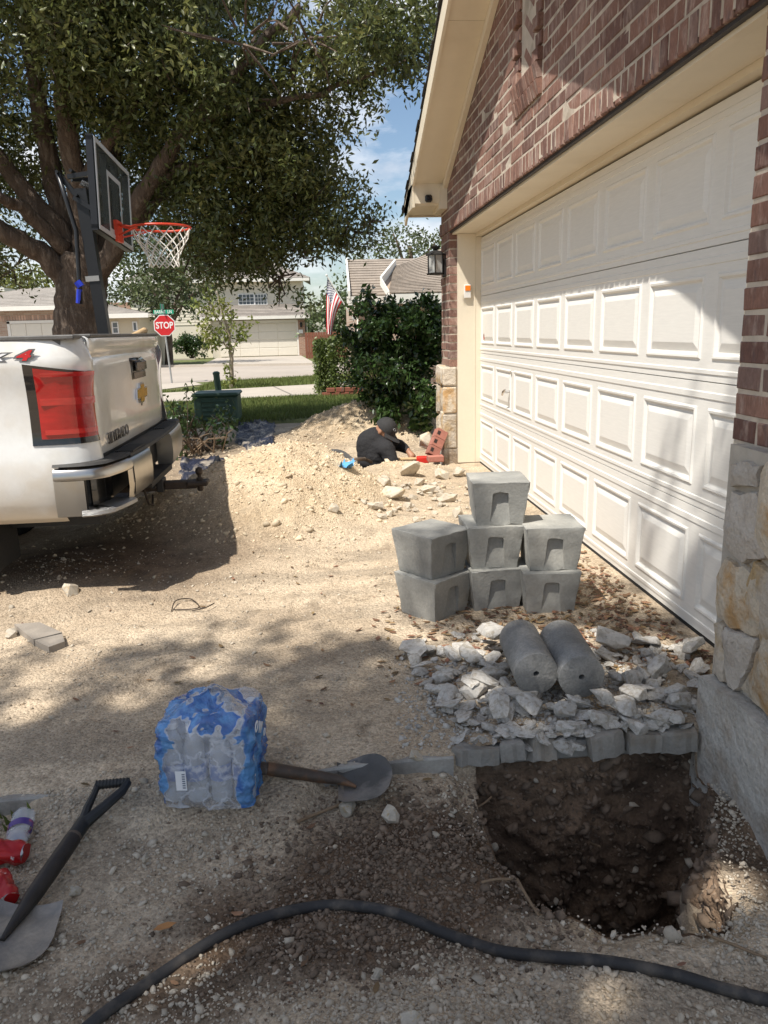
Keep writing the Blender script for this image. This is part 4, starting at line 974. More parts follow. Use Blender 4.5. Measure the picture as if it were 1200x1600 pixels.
for i, (pts, lab) in enumerate((([inpit(898, 1210, 2.19), inpit(903, 1255, 2.17), inpit(902, 1295, 2.16), inpit(915, 1312, 2.13), inpit(938, 1323, 2.08)], 'long thin root hanging down the middle of the pit wall'),
    ([inpit(732, 1268, 2.0), inpit(755, 1256, 2.02), inpit(768, 1245, 2.05)], 'short root poking from the yard side wall of the pit'),
    ([gpt(752, 1382, .02), gpt(775, 1377, .025), gpt(800, 1376, .02)], 'pale twig lying across the yard side rim of the pit'),
    ([gpt(808, 1375, .02), gpt(822, 1400, .03), gpt(842, 1432, .01)], 'thin twig slanting down the near rim of the pit'),
    ([gpt(1078, 1422, .03), gpt(1100, 1455, .012), gpt(1150, 1478, .01), gpt(1199, 1500, .01)], 'thin root running from the pit rim across the dirt below the foundation'),
    ([inpit(1113, 1308, 1.95), inpit(1140, 1312, 1.90), inpit(1166, 1312, 1.85)], 'stout root sticking out under the foundation skirt'))):
    wire('root', pts, .0035 if i < 5 else .009, ROOT, lab, 'root', 'roots and twigs round the pit', n=5)
wire('twig', [gpt(465, 1285, .008), gpt(490, 1275, .012), gpt(520, 1262, .01), gpt(548, 1250, .012)], .005, ROOT, 'forked dry twig below the flat shovel blade', 'twig')
WIREM = mat('rusty_wire', (.06, .045, .035), .6, .2, 20, metal=.5)
wire('wire', [gpt(268, 955, .005), gpt(275, 940, .02), gpt(298, 936, .012), gpt(310, 950, .01), gpt(272, 953, .006)], .0028, WIREM, 'bent loop of thin wire lying on sunlit caliche by the pickup shadow', 'wire')
wire('wire', [gpt(300, 955, .005), gpt(320, 950, .02), gpt(335, 943, .02)], .0028, WIREM, 'short straight wire end beside the wire loop', 'wire')

# stones lying apart
STONEM = mat('loose_limestone', (.50, .44, .35), .93, .2, 6, .5, 40, obj=.12, col2=(.46, .34, .19), c2scale=4, c2pos=(.55, .7))
RK = [withmat(rock(100+i, 14, (1, .85, .7), .35), STONEM) for i in range(8)]
for (u, v, s, lab) in ((610, 1275, .06, 'pale angular stone alone right of the orange dirt below the shovel blade'), (540, 1268, .07, 'brown rounded stone under the near edge of the shovel blade'), (652, 1192, .06, 'tan stone at the foot of the slab edge beyond the shovel blade'), (590, 1520, .03, 'small white stone on the near gravel mound'), (520, 797, .085, 'pale stone on the sunlit face of the caliche heap'), (115, 1395, .035, 'small cream stone beside the handled shovel shaft'), (18, 992, .075, 'brown stone beside the two grey paver pieces'), (900, 1208, .028, 'white stone stuck in the pit wall'), (112, 925, .09, 'white jagged stone at the tip of the pickup shadow'), (642, 1592, .045, 'white chalky lump at the bottom of the picture')):
    p = hit(u, v, .01)
    if 'pit wall' in lab: p = at(u, v, y=2.15)
    place(RK[len(lab) % 8], 'stone', p[0], p[1], (s, s, s), (rr.uniform(0, 1), rr.uniform(0, 1), rr.uniform(0, 6)), lab.replace('right of the orange dirt ', ''), 'stone', None, .2, p[2] if 'pit wall' in lab else None)
for (u, v, s, lab) in ((640, 738, .24, 'big ochre limestone lying in front of the crouching man'), (655, 752, .12, 'grey limestone in front of the big ochre one'), (690, 742, .17, 'white limestone beside the red tool'), (716, 738, .15, 'grey limestone nearest the cream door jamb'), (600, 752, .17, 'tan limestone by the near lip of the far hole'), (672, 765, .15, 'flat white limestone low in the pale pile'), (615, 772, .2, 'broad flat sandy limestone half buried in the heap'), (700, 778, .16, 'white limestone on the slope behind the blocks'), (585, 788, .12, 'small white limestone at the foot of the heap'), (715, 800, .13, 'pale limestone just behind the stack of three blocks'), (735, 760, .12, 'white limestone near the foot of the garage door')):
    p = hit(u, v, .03); place(RK[len(lab) % 8], 'limestone', p[0], p[1], (s, s*.9, s*.8), (rr.uniform(-.4, .4), rr.uniform(-.4, .4), rr.uniform(0, 6)), lab, 'stone', 'limestone pieces thrown out of the far hole', .25)
for q in range(60):
    u, v = rr.gauss(660, 45), rr.gauss(775, 22)
    if v < 740 or u > 735: continue
    p = hit(u, v, .02); s = rr.choice([.03, .04, .05, .06, .08]); place(RK[q % 8], 'limestone', p[0], p[1], (s, s, s*.8), (rr.uniform(-.5, .5), rr.uniform(-.5, .5), rr.uniform(0, 6)), 'small pale limestone on the slope between the far hole and the blocks', 'stone', 'small limestones on the slope', .2)
# paver pieces
PV = mat('paver_concrete', (.27, .235, .195), .9, .2, 8, .4, 50)
for (pts, lab) in ((((22, 975), (62, 972), (97, 988), (52, 999)), 'larger grey paver piece lying on the sunlit caliche'), (((54, 1000), (97, 990), (101, 1002), (76, 1011)), 'smaller grey paver piece touching the larger one')):
    c = hit(*np.mean(pts, 0), .02); z = zt(c[0], c[1])+.03; mb = MB(); P = [at(u, v, z=z) for u, v in pts]
    mb.prism([p-np.array([0, 0, .05]) for p in P], (0, 0, .05)); o = mb.build('paver', PV, recalc=True, loc=c); tag(o, lab, 'paver')
# near hose
HOSE = mat('black_hose_rubber', (.030, .028, .027), .7, .25, 12, .2, 120, col2=(.12, .10, .08), c2scale=16, c2pos=(.48, .75))
hp_ = [(120, 1625), (165, 1583), (240, 1530), (330, 1474), (400, 1440), (480, 1419), (545, 1417), (620, 1431), (700, 1464), (780, 1487), (850, 1496), (950, 1506), (1050, 1524), (1120, 1545), (1205, 1565), (1300, 1590)]
wire('hose', [gpt(u, v, .010) for u, v in hp_], .0128, HOSE, 'thick black hose curving over the near gravel mound', 'hose', n=14)

# ------------------------------------------------------------------ shrink wrapped pack of water bottles
CLEAR = bpy.data.materials.new('clear_pet'); CLEAR.use_nodes = True; n_ = CLEAR.node_tree; b_ = n_.nodes['Principled BSDF']
b_.inputs['Base Color'].default_value = (.72, .76, .80, 1); b_.inputs['Roughness'].default_value = .10; b_.inputs['Specular IOR Level'].default_value = .6
tr_ = n_.nodes.new('ShaderNodeBsdfTransparent'); ms_ = n_.nodes.new('ShaderNodeMixShader'); ms_.inputs[0].default_value = .36
n_.links.new(tr_.outputs[0], ms_.inputs[1]); n_.links.new(b_.outputs[0], ms_.inputs[2]); n_.links.new(ms_.outputs[0], n_.nodes['Material Output'].inputs['Surface'])
WHITEP = mat('white_cap_plastic', (.75, .75, .75), .4, .05); LABELB = mat('bottle_label', (.16, .22, .42), .4, .3, 9, col2=(.6, .62, .68), c2scale=30)
def bottle_mesh(h=.2, r=.031):
    pr = [(.4*r, 0), (.9*r, .004), (r, .014)]
    for z in np.linspace(.03, .11, 7): pr += [(r, z*h/.2), (r*.955, (z+.0055)*h/.2)]
    pr += [(r, .135*h/.2), (r*.93, .15*h/.2), (r*.55, .178*h/.2), (r*.42, .184*h/.2), (r*.42, h)]
    return MB().lathe(pr, 14).mesh('bottle', CLEAR, True)
pc = at(332, 1252, z=-.05)
pk_c = np.array([pc[0], 2.085, 0.0]); pk_c[2] = zt(pk_c[0], pk_c[1])-.012
PWD, PDP, PHT = .285, .245, .292
pack = thing('water_bottle_pack', 'torn blue and clear shrink wrapped pack of small water bottles on the ground', 'bottle pack', tuple(pk_c), rz=R(-7))
def packfilm():
    r_ = np.random.RandomState(4); m = 44; NA = 88; mb = MB()
    # superellipsoid box, wrinkled
    G = []
    for i in range(m+1):
        t = i/m; row_ = []
        for j in range(NA):
            a = 2*math.pi*j/NA; ca, sa = math.cos(a), math.sin(a)
            p = 7.0; k = (abs(ca)**p+abs(sa)**p)**(-1/p); x, y = ca*k, sa*k
            if t < .72: zz = t/.72*.80; sc = 1-.04*max(0, .25-t)/.25
            else: u = (t-.72)/.28; zz = .80+.20*math.sin(u*math.pi/2); sc = 1-.10*u-.9*max(0, u-.35)**1.15/.65
            row_.append((x*sc*PWD/2, y*sc*PDP/2, zz*PHT))
        G.append(row_)
    G = np.array(G)
    u = np.arange(m+1)[:, None]/m*9+0*np.arange(NA)[None]
    v2 = np.minimum(np.arange(NA), NA-np.arange(NA))[None]/NA*22+0*u
    d = .022*fbm(u, v2, 1.0, 4, 3)+.026*np.abs(fbm(u*1.4, v2*1.5, 1.0, 4, 6))-.016*np.abs(fbm(u*2.1+3, v2*2.3, 1.2, 3, 1))-.004
    cy_ = np.cos(np.arange(NA)[None]/NA*2*np.pi*8)*.003
    n = G.copy(); n[:, :, 2] = 0; n /= np.linalg.norm(n, axis=2, keepdims=True)+1e-6
    G[:, :, :2] += n[:, :, :2]*(d+cy_)[:, :, None]
    tz = np.clip((np.arange(m+1)/m-.68)/.32, 0, 1)[:, None]
    G[:, :, 2] += tz*(.085*fbm(G[:, :, 0]*9+3, G[:, :, 1]*9, 1, 3, 2)+.026*np.sin(G[:, :, 0]*42+1)*np.sin(G[:, :, 1]*40))
    G[:, :, 2] += tz*.10*(-np.abs(G[:, :, 0])*1.0+.02)
    V = G.reshape(-1, 3); F = [(i*NA+j, i*NA+(j+1) % NA, (i+1)*NA+(j+1) % NA, (i+1)*NA+j) for i in range(m) for j in range(NA)]
    mb.add(V, F); return mb
FILM = bpy.data.materials.new('printed_shrink_film'); FILM.use_nodes = True; n_ = FILM.node_tree; b_ = n_.nodes['Principled BSDF']; l_ = n_.links.new
b_.inputs['Roughness'].default_value = .08; b_.inputs['Specular IOR Level'].default_value = .8
t_ = n_.nodes.new('ShaderNodeTexCoord'); sx_ = n_.nodes.new('ShaderNodeSeparateXYZ'); l_(t_.outputs['Object'], sx_.inputs[0])
def nz3(s, d=3):
    q = n_.nodes.new('ShaderNodeTexNoise'); q.inputs['Scale'].default_value = s; q.inputs['Detail'].default_value = d; l_(t_.outputs['Object'], q.inputs['Vector']); return q.outputs['Fac']
def mth(op, a, b=None):
    q = n_.nodes.new('ShaderNodeMath'); q.operation = op
    for i_, v_ in enumerate((a, b)):
        if v_ is None: continue
        if isinstance(v_, (int, float)): q.inputs[i_].default_value = v_
        else: l_(v_, q.inputs[i_])
    return q.outputs[0]
def ss(a, b, v):
    q = n_.nodes.new('ShaderNodeMapRange'); q.interpolation_type = 'SMOOTHSTEP'; q.inputs['From Min'].default_value = a; q.inputs['From Max'].default_value = b; l_(v, q.inputs['Value']); return q.outputs[0]
wob_ = mth('MULTIPLY', mth('SUBTRACT', nz3(9), .5), .09)
# blue print: both ends, and a band with swirls over the top; clear windows on the long sides
endm = ss(.104, .110, mth('ADD', mth('ABSOLUTE', mth('ADD', sx_.outputs[0], mth('MULTIPLY', mth('SUBTRACT', sx_.outputs[2], .14), -.10))), wob_))
topm = mth('MULTIPLY', ss(.198, .203, mth('ADD', sx_.outputs[2], wob_)), ss(.50, .52, nz3(13, 2)))
bluem = mth('MAXIMUM', endm, topm)
mxb = n_.nodes.new('ShaderNodeMix'); mxb.data_type = 'RGBA'; l_(bluem, mxb.inputs['Factor']); mxb.inputs['A'].default_value = (.80, .84, .92, 1)
crb = n_.nodes.new('ShaderNodeMix'); crb.data_type = 'RGBA'; l_(ss(.42, .6, nz3(14)), crb.inputs['Factor']); crb.inputs['A'].default_value = (.025, .12, .40, 1); crb.inputs['B'].default_value = (.10, .30, .62, 1); l_(crb.outputs['Result'], mxb.inputs['B'])
l_(mxb.outputs['Result'], b_.inputs['Base Color'])
tr_ = n_.nodes.new('ShaderNodeBsdfTransparent'); ms_ = n_.nodes.new('ShaderNodeMixShader'); fac = mth('MINIMUM', mth('ADD', mth('ADD', mth('MULTIPLY', bluem, .62), .22), mth('MULTIPLY', ss(.05, .0, mth('ABSOLUTE', mth('SUBTRACT', nz3(13, 3), .5))), .22)), .96)
l_(fac, ms_.inputs[0]); l_(tr_.outputs[0], ms_.inputs[1]); l_(b_.outputs[0], ms_.inputs[2]); l_(ms_.outputs[0], n_.nodes['Material Output'].inputs['Surface'])
bp_ = n_.nodes.new('ShaderNodeBump'); bp_.inputs['Strength'].default_value = .9; bp_.inputs['Distance'].default_value = .02; l_(nz3(38, 5), bp_.inputs['Height']); l_(bp_.outputs[0], b_.inputs['Normal'])
f_ = part('film', packfilm().mesh('film', FILM, True), pack)
BM1 = bottle_mesh(.235, .0325); capm = MB().lathe([(.016, 0), (.016, .015), (.013, .017)], 12).mesh('cap', WHITEP, 40); labm = MB().lathe([(.0335, .075), (.0335, .125)], 14, cap=False).mesh('bottle_label', LABELB, True)
for i in range(4):
    for j in range(3):
        b0 = part('bottle', BM1, pack, ((i-1.5)*.068, (j-1)*.072, .004), (rr.uniform(-.03, .03), rr.uniform(-.03, .03), 0)); part('cap', capm, b0, (0, 0, .228)); part('bottle_label', labm, b0)
PRINT = mat('white_print', (.75, .77, .8), .4, .05); INK = mat('dark_print', (.03, .05, .12), .5, .1)
mb = MB(); mb.box((-.075, -.1395, .075), (-.045, -.1385, .135), 0)
for i in range(7): mb.box((-.058+.0015, -.1403, .082+i*.007), (-.058+.010, -.1399, .082+i*.007+.003), 1)
mb.build('barcode', [PRINT, INK], None); bc = bpy.data.objects['barcode']; bc.parent = pack
lettering('print', 'O W', .045, PRINT, pack, (.1475, -.04, .215), (0, 1, -.6), (.1, .6, 1), bold=.001)
lettering('print', 'O', .03, PRINT, pack, (.148, .03, .16), (0, 1, -.6), (.1, .6, 1), bold=.001)

# ------------------------------------------------------------------ litter of drink containers at the left edge
REDC = mat('red_drink_print', (.36, .010, .012), .3, .12, 25, metal=.25, col2=(.75, .72, .70), c2scale=22, c2pos=(.62, .66))
ALU = mat('aluminium', (.6, .6, .6), .3, .1, 20, metal=1)
def crush(me, amp=.012, seed=1):
    for v in me.vertices:
        p = v.co; k = float(fbm(p.x*20+p.z*9, p.y*20+p.z*13, 1.6, 3, seed)); n = Vector((p.x, p.y, 0)); n = n.normalized() if n.length > 1e-4 else n; v.co += n*(-abs(k)*2.2*amp+.002)+Vector((0, 0, .3*amp*k))
    return me
def lie(me_parts, name, u, v, r_, rz, tilt, lab, cat, squash=1):
    p = hit(u, v, .02); e = thing(name, lab, cat, (p[0], p[1], zt(p[0], p[1])+r_*.9)); e.rotation_euler = (R(90)+tilt, 0, rz); e.scale = (1, squash, 1)
    for nm, me in me_parts: part(nm, me, e)
    return e
bt = crush(bottle_mesh(.2, .032), .018, 4)
e = lie([('bottle_body', bt), ('bottle_label', MB().lathe([(.0332, .06), (.0332, .09)], 16, cap=False).mesh('bottle_label', mat('purple_red_label', (.06, .03, .22), .4, .2, 8, col2=(.5, .02, .03), c2scale=14), True))], 'plastic_bottle', 33, 1325, .03, R(-12), 0, 'crushed clear plastic bottle with a purple and red label among the red cans', 'bottle', .75)
e.location = Vector(hit(40, 1284, .02))+Vector((0, 0, .030)); e.rotation_euler = (R(-90), 0, R(-168))
def can_mesh(): return [('can_body', MB().lathe([(.024, 0), (.0325, .008), (.033, .014), (.033, .100), (.0265, .114), (.0262, .118)], 20).mesh('can_body', REDC, 40) if False else crush(MB().lathe([(.024, 0), (.0325, .008), (.033, .014)]+[(.033, z) for z in np.linspace(.02, .095, 12)]+[(.033, .100), (.0265, .114), (.0262, .118)], 28).mesh('can_body', REDC, 40), .016, 2)), ('can_lid', MB().lathe([(.0255, .1165), (.001, .1150)], 20).mesh('can_lid', ALU, True))]
cm = can_mesh()
e = lie(cm, 'drink_can', 30, 1352, .033, R(35), 0, 'red drink can lying crushed below the clear bottle', 'can', .8); e.location = Vector(hit(-4, 1380, .02))+Vector((0, 0, .02))
e = lie(cm, 'drink_can', 8, 1340, .033, R(80), 0, 'red and white can standing half hidden at the edge of the picture', 'can'); e.location = Vector(hit(-22, 1345, .02))+Vector((0, 0, .03))
e = lie([('bottle_body', MB().lathe([(.001, 0), (.03, .004), (.036, .03), (.036, .1), (.03, .125), (.012, .15), (.012, .165)], 18).mesh('bottle_body', mat('red_plastic', (.30, .012, .010), .35, .1, 8), True))], 'red_bottle', 3, 1300, .03, R(20), 0, 'round red plastic bottle above the cans at the picture edge', 'bottle'); e.location = Vector(hit(-22, 1312, .02))+Vector((0, 0, .03))
X = np.random.RandomState(3).uniform(-1.05, -.88, 22); Y = np.random.RandomState(4).uniform(2.0, 2.10, 22); grass('weeds', np.stack([X, Y, terrain(X, Y)], -1), .028, BLADE, 9)

# ------------------------------------------------------------------ shovels
SHAFT = mat('worn_ash_shaft', (.105, .078, .058), .7, .3, 10, .3, 60, stretch=(4, 4, 1), col2=(.22, .18, .14), c2scale=7, c2pos=(.5, .7))
BLADES = mat('dirty_steel', (.20, .185, .17), .5, .25, 8, .25, 50, metal=.45, col2=(.36, .31, .25), c2scale=6, c2pos=(.45, .65), fine=.1)
BLKP = mat('black_handle_plastic', (.018, .018, .018), .5, .2, 20, .1)
def blade(base, tip, nrm, w0, w1, dish, mbx, round_=.5, nseg=12):
    base = np.array(base); tip = np.array(tip); d = _n(tip-base); L_ = np.linalg.norm(tip-base); s = _n(np.cross(d, nrm)); nr = _n(np.cross(s, d)); Gt = []
    for i in range(nseg+1):
        t = i/nseg; w = w0+(w1-w0)*min(1, t*2.0)
        if t > round_: w *= math.sqrt(max(0, 1-((t-round_)/(1-round_))**2*.93))
        Gt.append([base+d*L_*t+s*w/2*q-nr*dish*(1-q*q)*(1-.4*t)+nr*.012*(t < .04) for q in np.linspace(-1, 1, 11)])
    th = .0022; Gb = [[p-nr*th for p in rw] for rw in Gt]
    mbx.grid(Gt); mbx.grid(Gb, flip=True)
    rim = lambda A: A[0]+[r_[-1] for r_ in A[1:]]+A[-1][::-1][1:]+[r_[0] for r_ in A[::-1][1:-1]]
    ra, rb = rim(Gt), rim(Gb); k = len(ra); mbx.add(ra+rb, [(i, (i+1) % k, k+(i+1) % k, k+i) for i in range(k)])
# 1: D handle at the lower left
bz = gpt(44, 1412, .025); tp = gpt(-18, 1530, .012); g1 = gpt(128, 1290, .045); gtop = gpt(176, 1232, .05)
sh = thing('shovel', 'short shovel with a black D grip lying with its blade out of the left edge', 'shovel', tuple(bz))
mb = MB(); blade(bz+np.array([0, .0, .004]), tp+np.array([0, 0, .02]), np.array([0.1, -.25, 1]), .17, .205, .022, mb, .62); mb.build('blade', BLADES, sh, smooth=40, recalc=True)
mb = MB(); d_ = _n(g1-bz); mb.tube([bz-d_*.11+np.array([0, 0, .002]), bz+d_*.02, bz+d_*.10, bz+d_*.22], [.006, .021, .0225, .0225], 12); mb.build('socket', mat('blackened_steel', (.04, .034, .03), .5, .3, 20, .2, metal=.4), sh, smooth=40)
mb = MB(); mb.tube([bz+d_*.02, bz+d_*.21, g1], [.0185, .0205, .020], 12); mb.build('shaft', SHAFT, sh, smooth=40)
u_ = _n(np.cross(d_, [0, 0, 1])); ga, gb = gtop-u_*.052+np.array([0, 0, .012]), gtop+u_*.052
ga, gb = gpt(153, 1228, .055), gpt(200, 1224, .05)
mb = MB(); mb.tube([g1-d_*.04, g1+d_*.02], [.021, .021], 12); 
mb.tube([g1, g1+(ga-g1)*.35+np.array([0, 0, .008]), g1+(ga-g1)*.75, ga], [.016, .012, .010, .010], 8); mb.tube([g1, g1+(gb-g1)*.4+np.array([.008, -.01, .004]), g1+(gb-g1)*.8+np.array([.010, -.006, 0]), gb], [.018, .015, .013, .012], 8)
mb.build('handle_fork', BLKP, sh, smooth=40)
mb = MB(); Pg = [ga+(gb-ga)*t for t in np.linspace(-.05, 1.05, 30)]; mb.tube(Pg, [.0125+.0022*(i % 3 == 0) for i in range(30)], 10); mb.build('grip', BLKP, sh, smooth=40)
# 2: long shovel behind the pack
s0 = gpt(345, 1192, .05); s1 = gpt(425, 1202, .042); s2 = gpt(500, 1214, .035); s3 = gpt(533, 1226, .03)
bt2 = gpt(612, 1214, .035)
sh2 = thing('shovel', 'flat bladed shovel with a wooden shaft reaching out from behind the bottle pack', 'shovel', tuple(s3))
mb = MB(); mb.tube([s0, (s0+s1)/2, s1], .0185, 12); mb.build('shaft', SHAFT, sh2, smooth=40)
mb = MB(); mb.tube([s1-(s2-s1)*.1, s1, s2, s3+np.array([0, 0, .012]), s3+(s3-s2)*.7+np.array([0, 0, .006])], [.019, .020, .018, .014, .004], 12); mb.build('socket', mat('rusty_socket_steel', (.075, .055, .042), .6, .3, 12, .3, metal=.3, col2=(.16, .085, .045), c2scale=9), sh2, smooth=40)
mb = MB(); b0 = gpt(528, 1226, .036); blade(b0, bt2+np.array([0, 0, .02]), np.array([-.06, -.12, 1]), .165, .20, .018, mb, .6); mb.build('blade', mat('dull_grey_steel', (.10, .096, .09), .5, .25, 8, .2, 60, metal=.5, col2=(.24, .22, .2), c2scale=5), sh2, smooth=40, recalc=True)

# ------------------------------------------------------------------ pickup truck, seen from its tail
XT, YT0, YT1, ZG = -1.10, 3.76, 5.76, -.13
WHITE = mat('white_car_paint', (.68, .67, .64), .18, .05, 3, coat=.6, col2=(.56, .51, .43), c2scale=2.2, c2pos=(.50, .78), fine=.03)
wn = WHITE.node_tree; wb = wn.nodes['Principled BSDF']; src = wb.inputs['Base Color'].links[0].from_socket   # road dust on the lower panels
wt = wn.nodes.new('ShaderNodeTexCoord'); wx = wn.nodes.new('ShaderNodeSeparateXYZ'); wn.links.new(wt.outputs['Object'], wx.inputs[0]); wz = wn.nodes.new('ShaderNodeTexNoise'); wz.inputs['Scale'].default_value = 7; wz.inputs['Detail'].default_value = 6; wn.links.new(wt.outputs['Object'], wz.inputs['Vector'])
wa = wn.nodes.new('ShaderNodeMath'); wa.operation = 'MULTIPLY_ADD'; wn.links.new(wz.outputs['Fac'], wa.inputs[0]); wa.inputs[1].default_value = .55; wn.links.new(wx.outputs[2], wa.inputs[2])
wr = wn.nodes.new('ShaderNodeMapRange'); wr.inputs['From Min'].default_value = 1.06; wr.inputs['From Max'].default_value = .80; wr.inputs['To Max'].default_value = .6; wn.links.new(wa.outputs[0], wr.inputs['Value'])
wm = wn.nodes.new('ShaderNodeMix'); wm.data_type = 'RGBA'; wn.links.new(wr.outputs[0], wm.inputs['Factor']); wn.links.new(src, wm.inputs['A']); wm.inputs['B'].default_value = (.50, .41, .29, 1); wn.links.new(wm.outputs['Result'], wb.inputs['Base Color'])
wq = wn.nodes.new('ShaderNodeMapRange'); wq.inputs['To Min'].default_value = .17; wq.inputs['To Max'].default_value = .6; wn.links.new(wr.outputs[0], wq.inputs['Value']); wn.links.new(wq.outputs[0], wb.inputs['Roughness'])
CHROME = mat('chrome_bumper', (.46, .445, .42), .30, .06, 4, metal=1, col2=(.45, .40, .33), c2scale=5, c2pos=(.55, .75))
BLKT = mat('textured_black_plastic', (.022, .022, .022), .6, .15, 30, .2, 120)
LENS = mat('red_lens', (.33, .006, .006), .06, .3, 5, spec=.5, coat=.4, stretch=(1, 1, 6)); LENSD = mat('dark_red_lens', (.20, .004, .006), .08, .1, 5, coat=1); LENSB = mat('bright_red_lens', (.45, .012, .010), .08, .2, 9, coat=1, stretch=(1, 1, 8)); SMOKE = mat('smoked_lens_surround', (.012, .010, .010), .1, .1, coat=.8)
TYRE = mat('tyre_rubber', (.02, .02, .02), .85, .2, 30, .3, 90); RIM = mat('alloy_rim', (.45, .45, .45), .3, .1, metal=1)
truck = thing('pickup_truck', 'white four wheel drive pickup truck with chrome rear bumper, tail towards the caliche heap', 'pickup truck', (XT-1.5, (YT0+YT1)/2, ZG))
# plan path round the near corner: (x, y, nx, ny)
def path(far=False, ulen=2.05):
    P = [(XT-ulen, YT0), (XT-1.2, YT0), (XT-.6, YT0), (XT-.30, YT0+.002), (XT-.20, YT0+.006), (XT-.13, YT0+.015), (XT-.075, YT0+.032), (XT-.035, YT0+.058), (XT-.012, YT0+.092), (XT-.002, YT0+.125), (XT, YT0+.150)]
    if far: P = [(x, YT0+YT1-y) for x, y in P]
    out = []
    for i, p in enumerate(P):
        a = np.array(P[max(i-1, 0)]); b = np.array(P[min(i+1, len(P)-1)]); t = _n(b-a); nn = np.array([t[1], -t[0]]) if not far else np.array([-t[1], t[0]]); out.append((p, nn))
    return out
SIDE = [(.36, -.10), (.40, -.035), (.47, -.004), (.56, .012), (.66, .014), (.72, .008), (.80, -.004), (.92, -.008), (1.02, -.004), (1.10, .008), (1.155, .012), (1.20, -.004), (1.235, -.020), (1.258, -.030), (1.268, -.045)]
def wheel_open(x, z):                                          # arch cut into the bed side
    return (x-(XT-1.22))**2+(z-(ZG+.40))**2 < .47**2
def bedside(far):
    pa = path(far); xs_ = []
    fine = []
    for i in range(len(pa)-1):
        (p, n1), (q, n2) = pa[i], pa[i+1]; k = 14 if i < 2 else (4 if i == 2 else 2)
        for t in np.linspace(0, 1, k+1)[:-1]: fine.append((np.array(p)*(1-t)+np.array(q)*t, _n(n1*(1-t)+n2*t)))
    fine.append((np.array(pa[-1][0]), pa[-1][1]))
    zz = [SIDE[0]]
    for i in range(len(SIDE)-1):
        for t in (.5, 1): zz.append((SIDE[i][0]*(1-t)+SIDE[i+1][0]*t, SIDE[i][1]*(1-t)+SIDE[i+1][1]*t))
    G = [[(p[0]+n[0]*o, p[1]+n[1]*o, z) for z, o in zz] for p, n in fine]
    mb = MB(); a, b = len(G), len(zz); F = []
    for i in range(a-1):
        for j in range(b-1):
            x = (fine[i][0][0]+fine[i+1][0][0])/2; z = (zz[j][0]+zz[j+1][0])/2
            if wheel_open(x, z): continue
            if z < .655 and x > XT-.175: continue                # bumper cut-out
            F.append((i*b+j, (i+1)*b+j, (i+1)*b+j+1, i*b+j+1))
    mb.add([p for r_ in G for p in r_], F if not far else [f[::-1] for f in F]); return mb
bedside(False).build('bed_side', WHITE, truck, smooth=50); bedside(True).build('bed_side', WHITE, truck, smooth=50)
def skin(u0, u1, z0, z1, off, ny=16, nzz=14, top_slope=0, bulge=0):
    """patch of the near rear corner skin between two arc positions and heights, lifted by off"""
    pa = path(); pts = [np.array(p) for p, _ in pa]; s = [0]
    for i in range(1, len(pts)): s.append(s[-1]+np.linalg.norm(pts[i]-pts[i-1]))
    tot = s[-1]; G = []
    for a in np.linspace(u0, u1, ny):
        sa = tot-a; i = max(0, min(len(s)-2, int(np.searchsorted(s, sa))-1)); t = (sa-s[i])/(s[i+1]-s[i]); p = pts[i]*(1-t)+pts[i+1]*t; nn = _n(pa[i][1]*(1-t)+pa[i+1][1]*t)
        f_ = (a-u0)/(u1-u0); zt1 = z1+top_slope*(f_-1); rw = []
        for j, zf in enumerate(np.linspace(0, 1, nzz)):
            z = z0+(zt1-z0)*zf; o = np.interp(z, [q[0] for q in SIDE], [q[1] for q in SIDE])+off+bulge*math.sin(math.pi*f_)*math.sin(math.pi*zf); rw.append((p[0]+nn[0]*o, p[1]+nn[1]*o, z))
        G.append(rw)
    return G
def shell(G, inset=.012):
    mb = MB(); mb.grid(G, flip=True); c = None
    rim = G[0]+[r_[-1] for r_ in G[1:]]+G[-1][::-1][1:]+[r_[0] for r_ in G[::-1][1:-1]]
    ctr = np.array([XT-.5, YT0+.6, .95]); inn = []
    for p in rim:
        d = ctr-np.array(p); d[2] = 0; inn.append(np.array(p)+_n(d)*.02)
    k = len(rim); mb.add(rim+inn, [(i, k+i, k+(i+1) % k, (i+1) % k) for i in range(k)]); return mb
lamp = shell(skin(.006, .345, .762, 1.148, .006, top_slope=.055)).build('tail_lamp', SMOKE, truck, smooth=50)
shell(skin(.018, .300, .792, 1.128, .011, top_slope=.045, bulge=.010)).build('lens', LENS, lamp, smooth=50)
shell(skin(.03, .285, .952, .985, .021, nzz=4)).build('lens_bar', LENSB, lamp, smooth=50)
shell(skin(.03, .27, 1.085, 1.105, .0195, nzz=4)).build('lens_bar', LENSB, lamp, smooth=50)
shell(skin(.03, .28, .812, .835, .0185, nzz=4)).build('lens_bar', LENSB, lamp, smooth=50)
# the far lamp
mb = MB(); mb.cbox((XT-.16, YT1-.10, .762), (XT-.05, YT1+.008, 1.148), .02); mb.build('tail_lamp', LENS, truck)
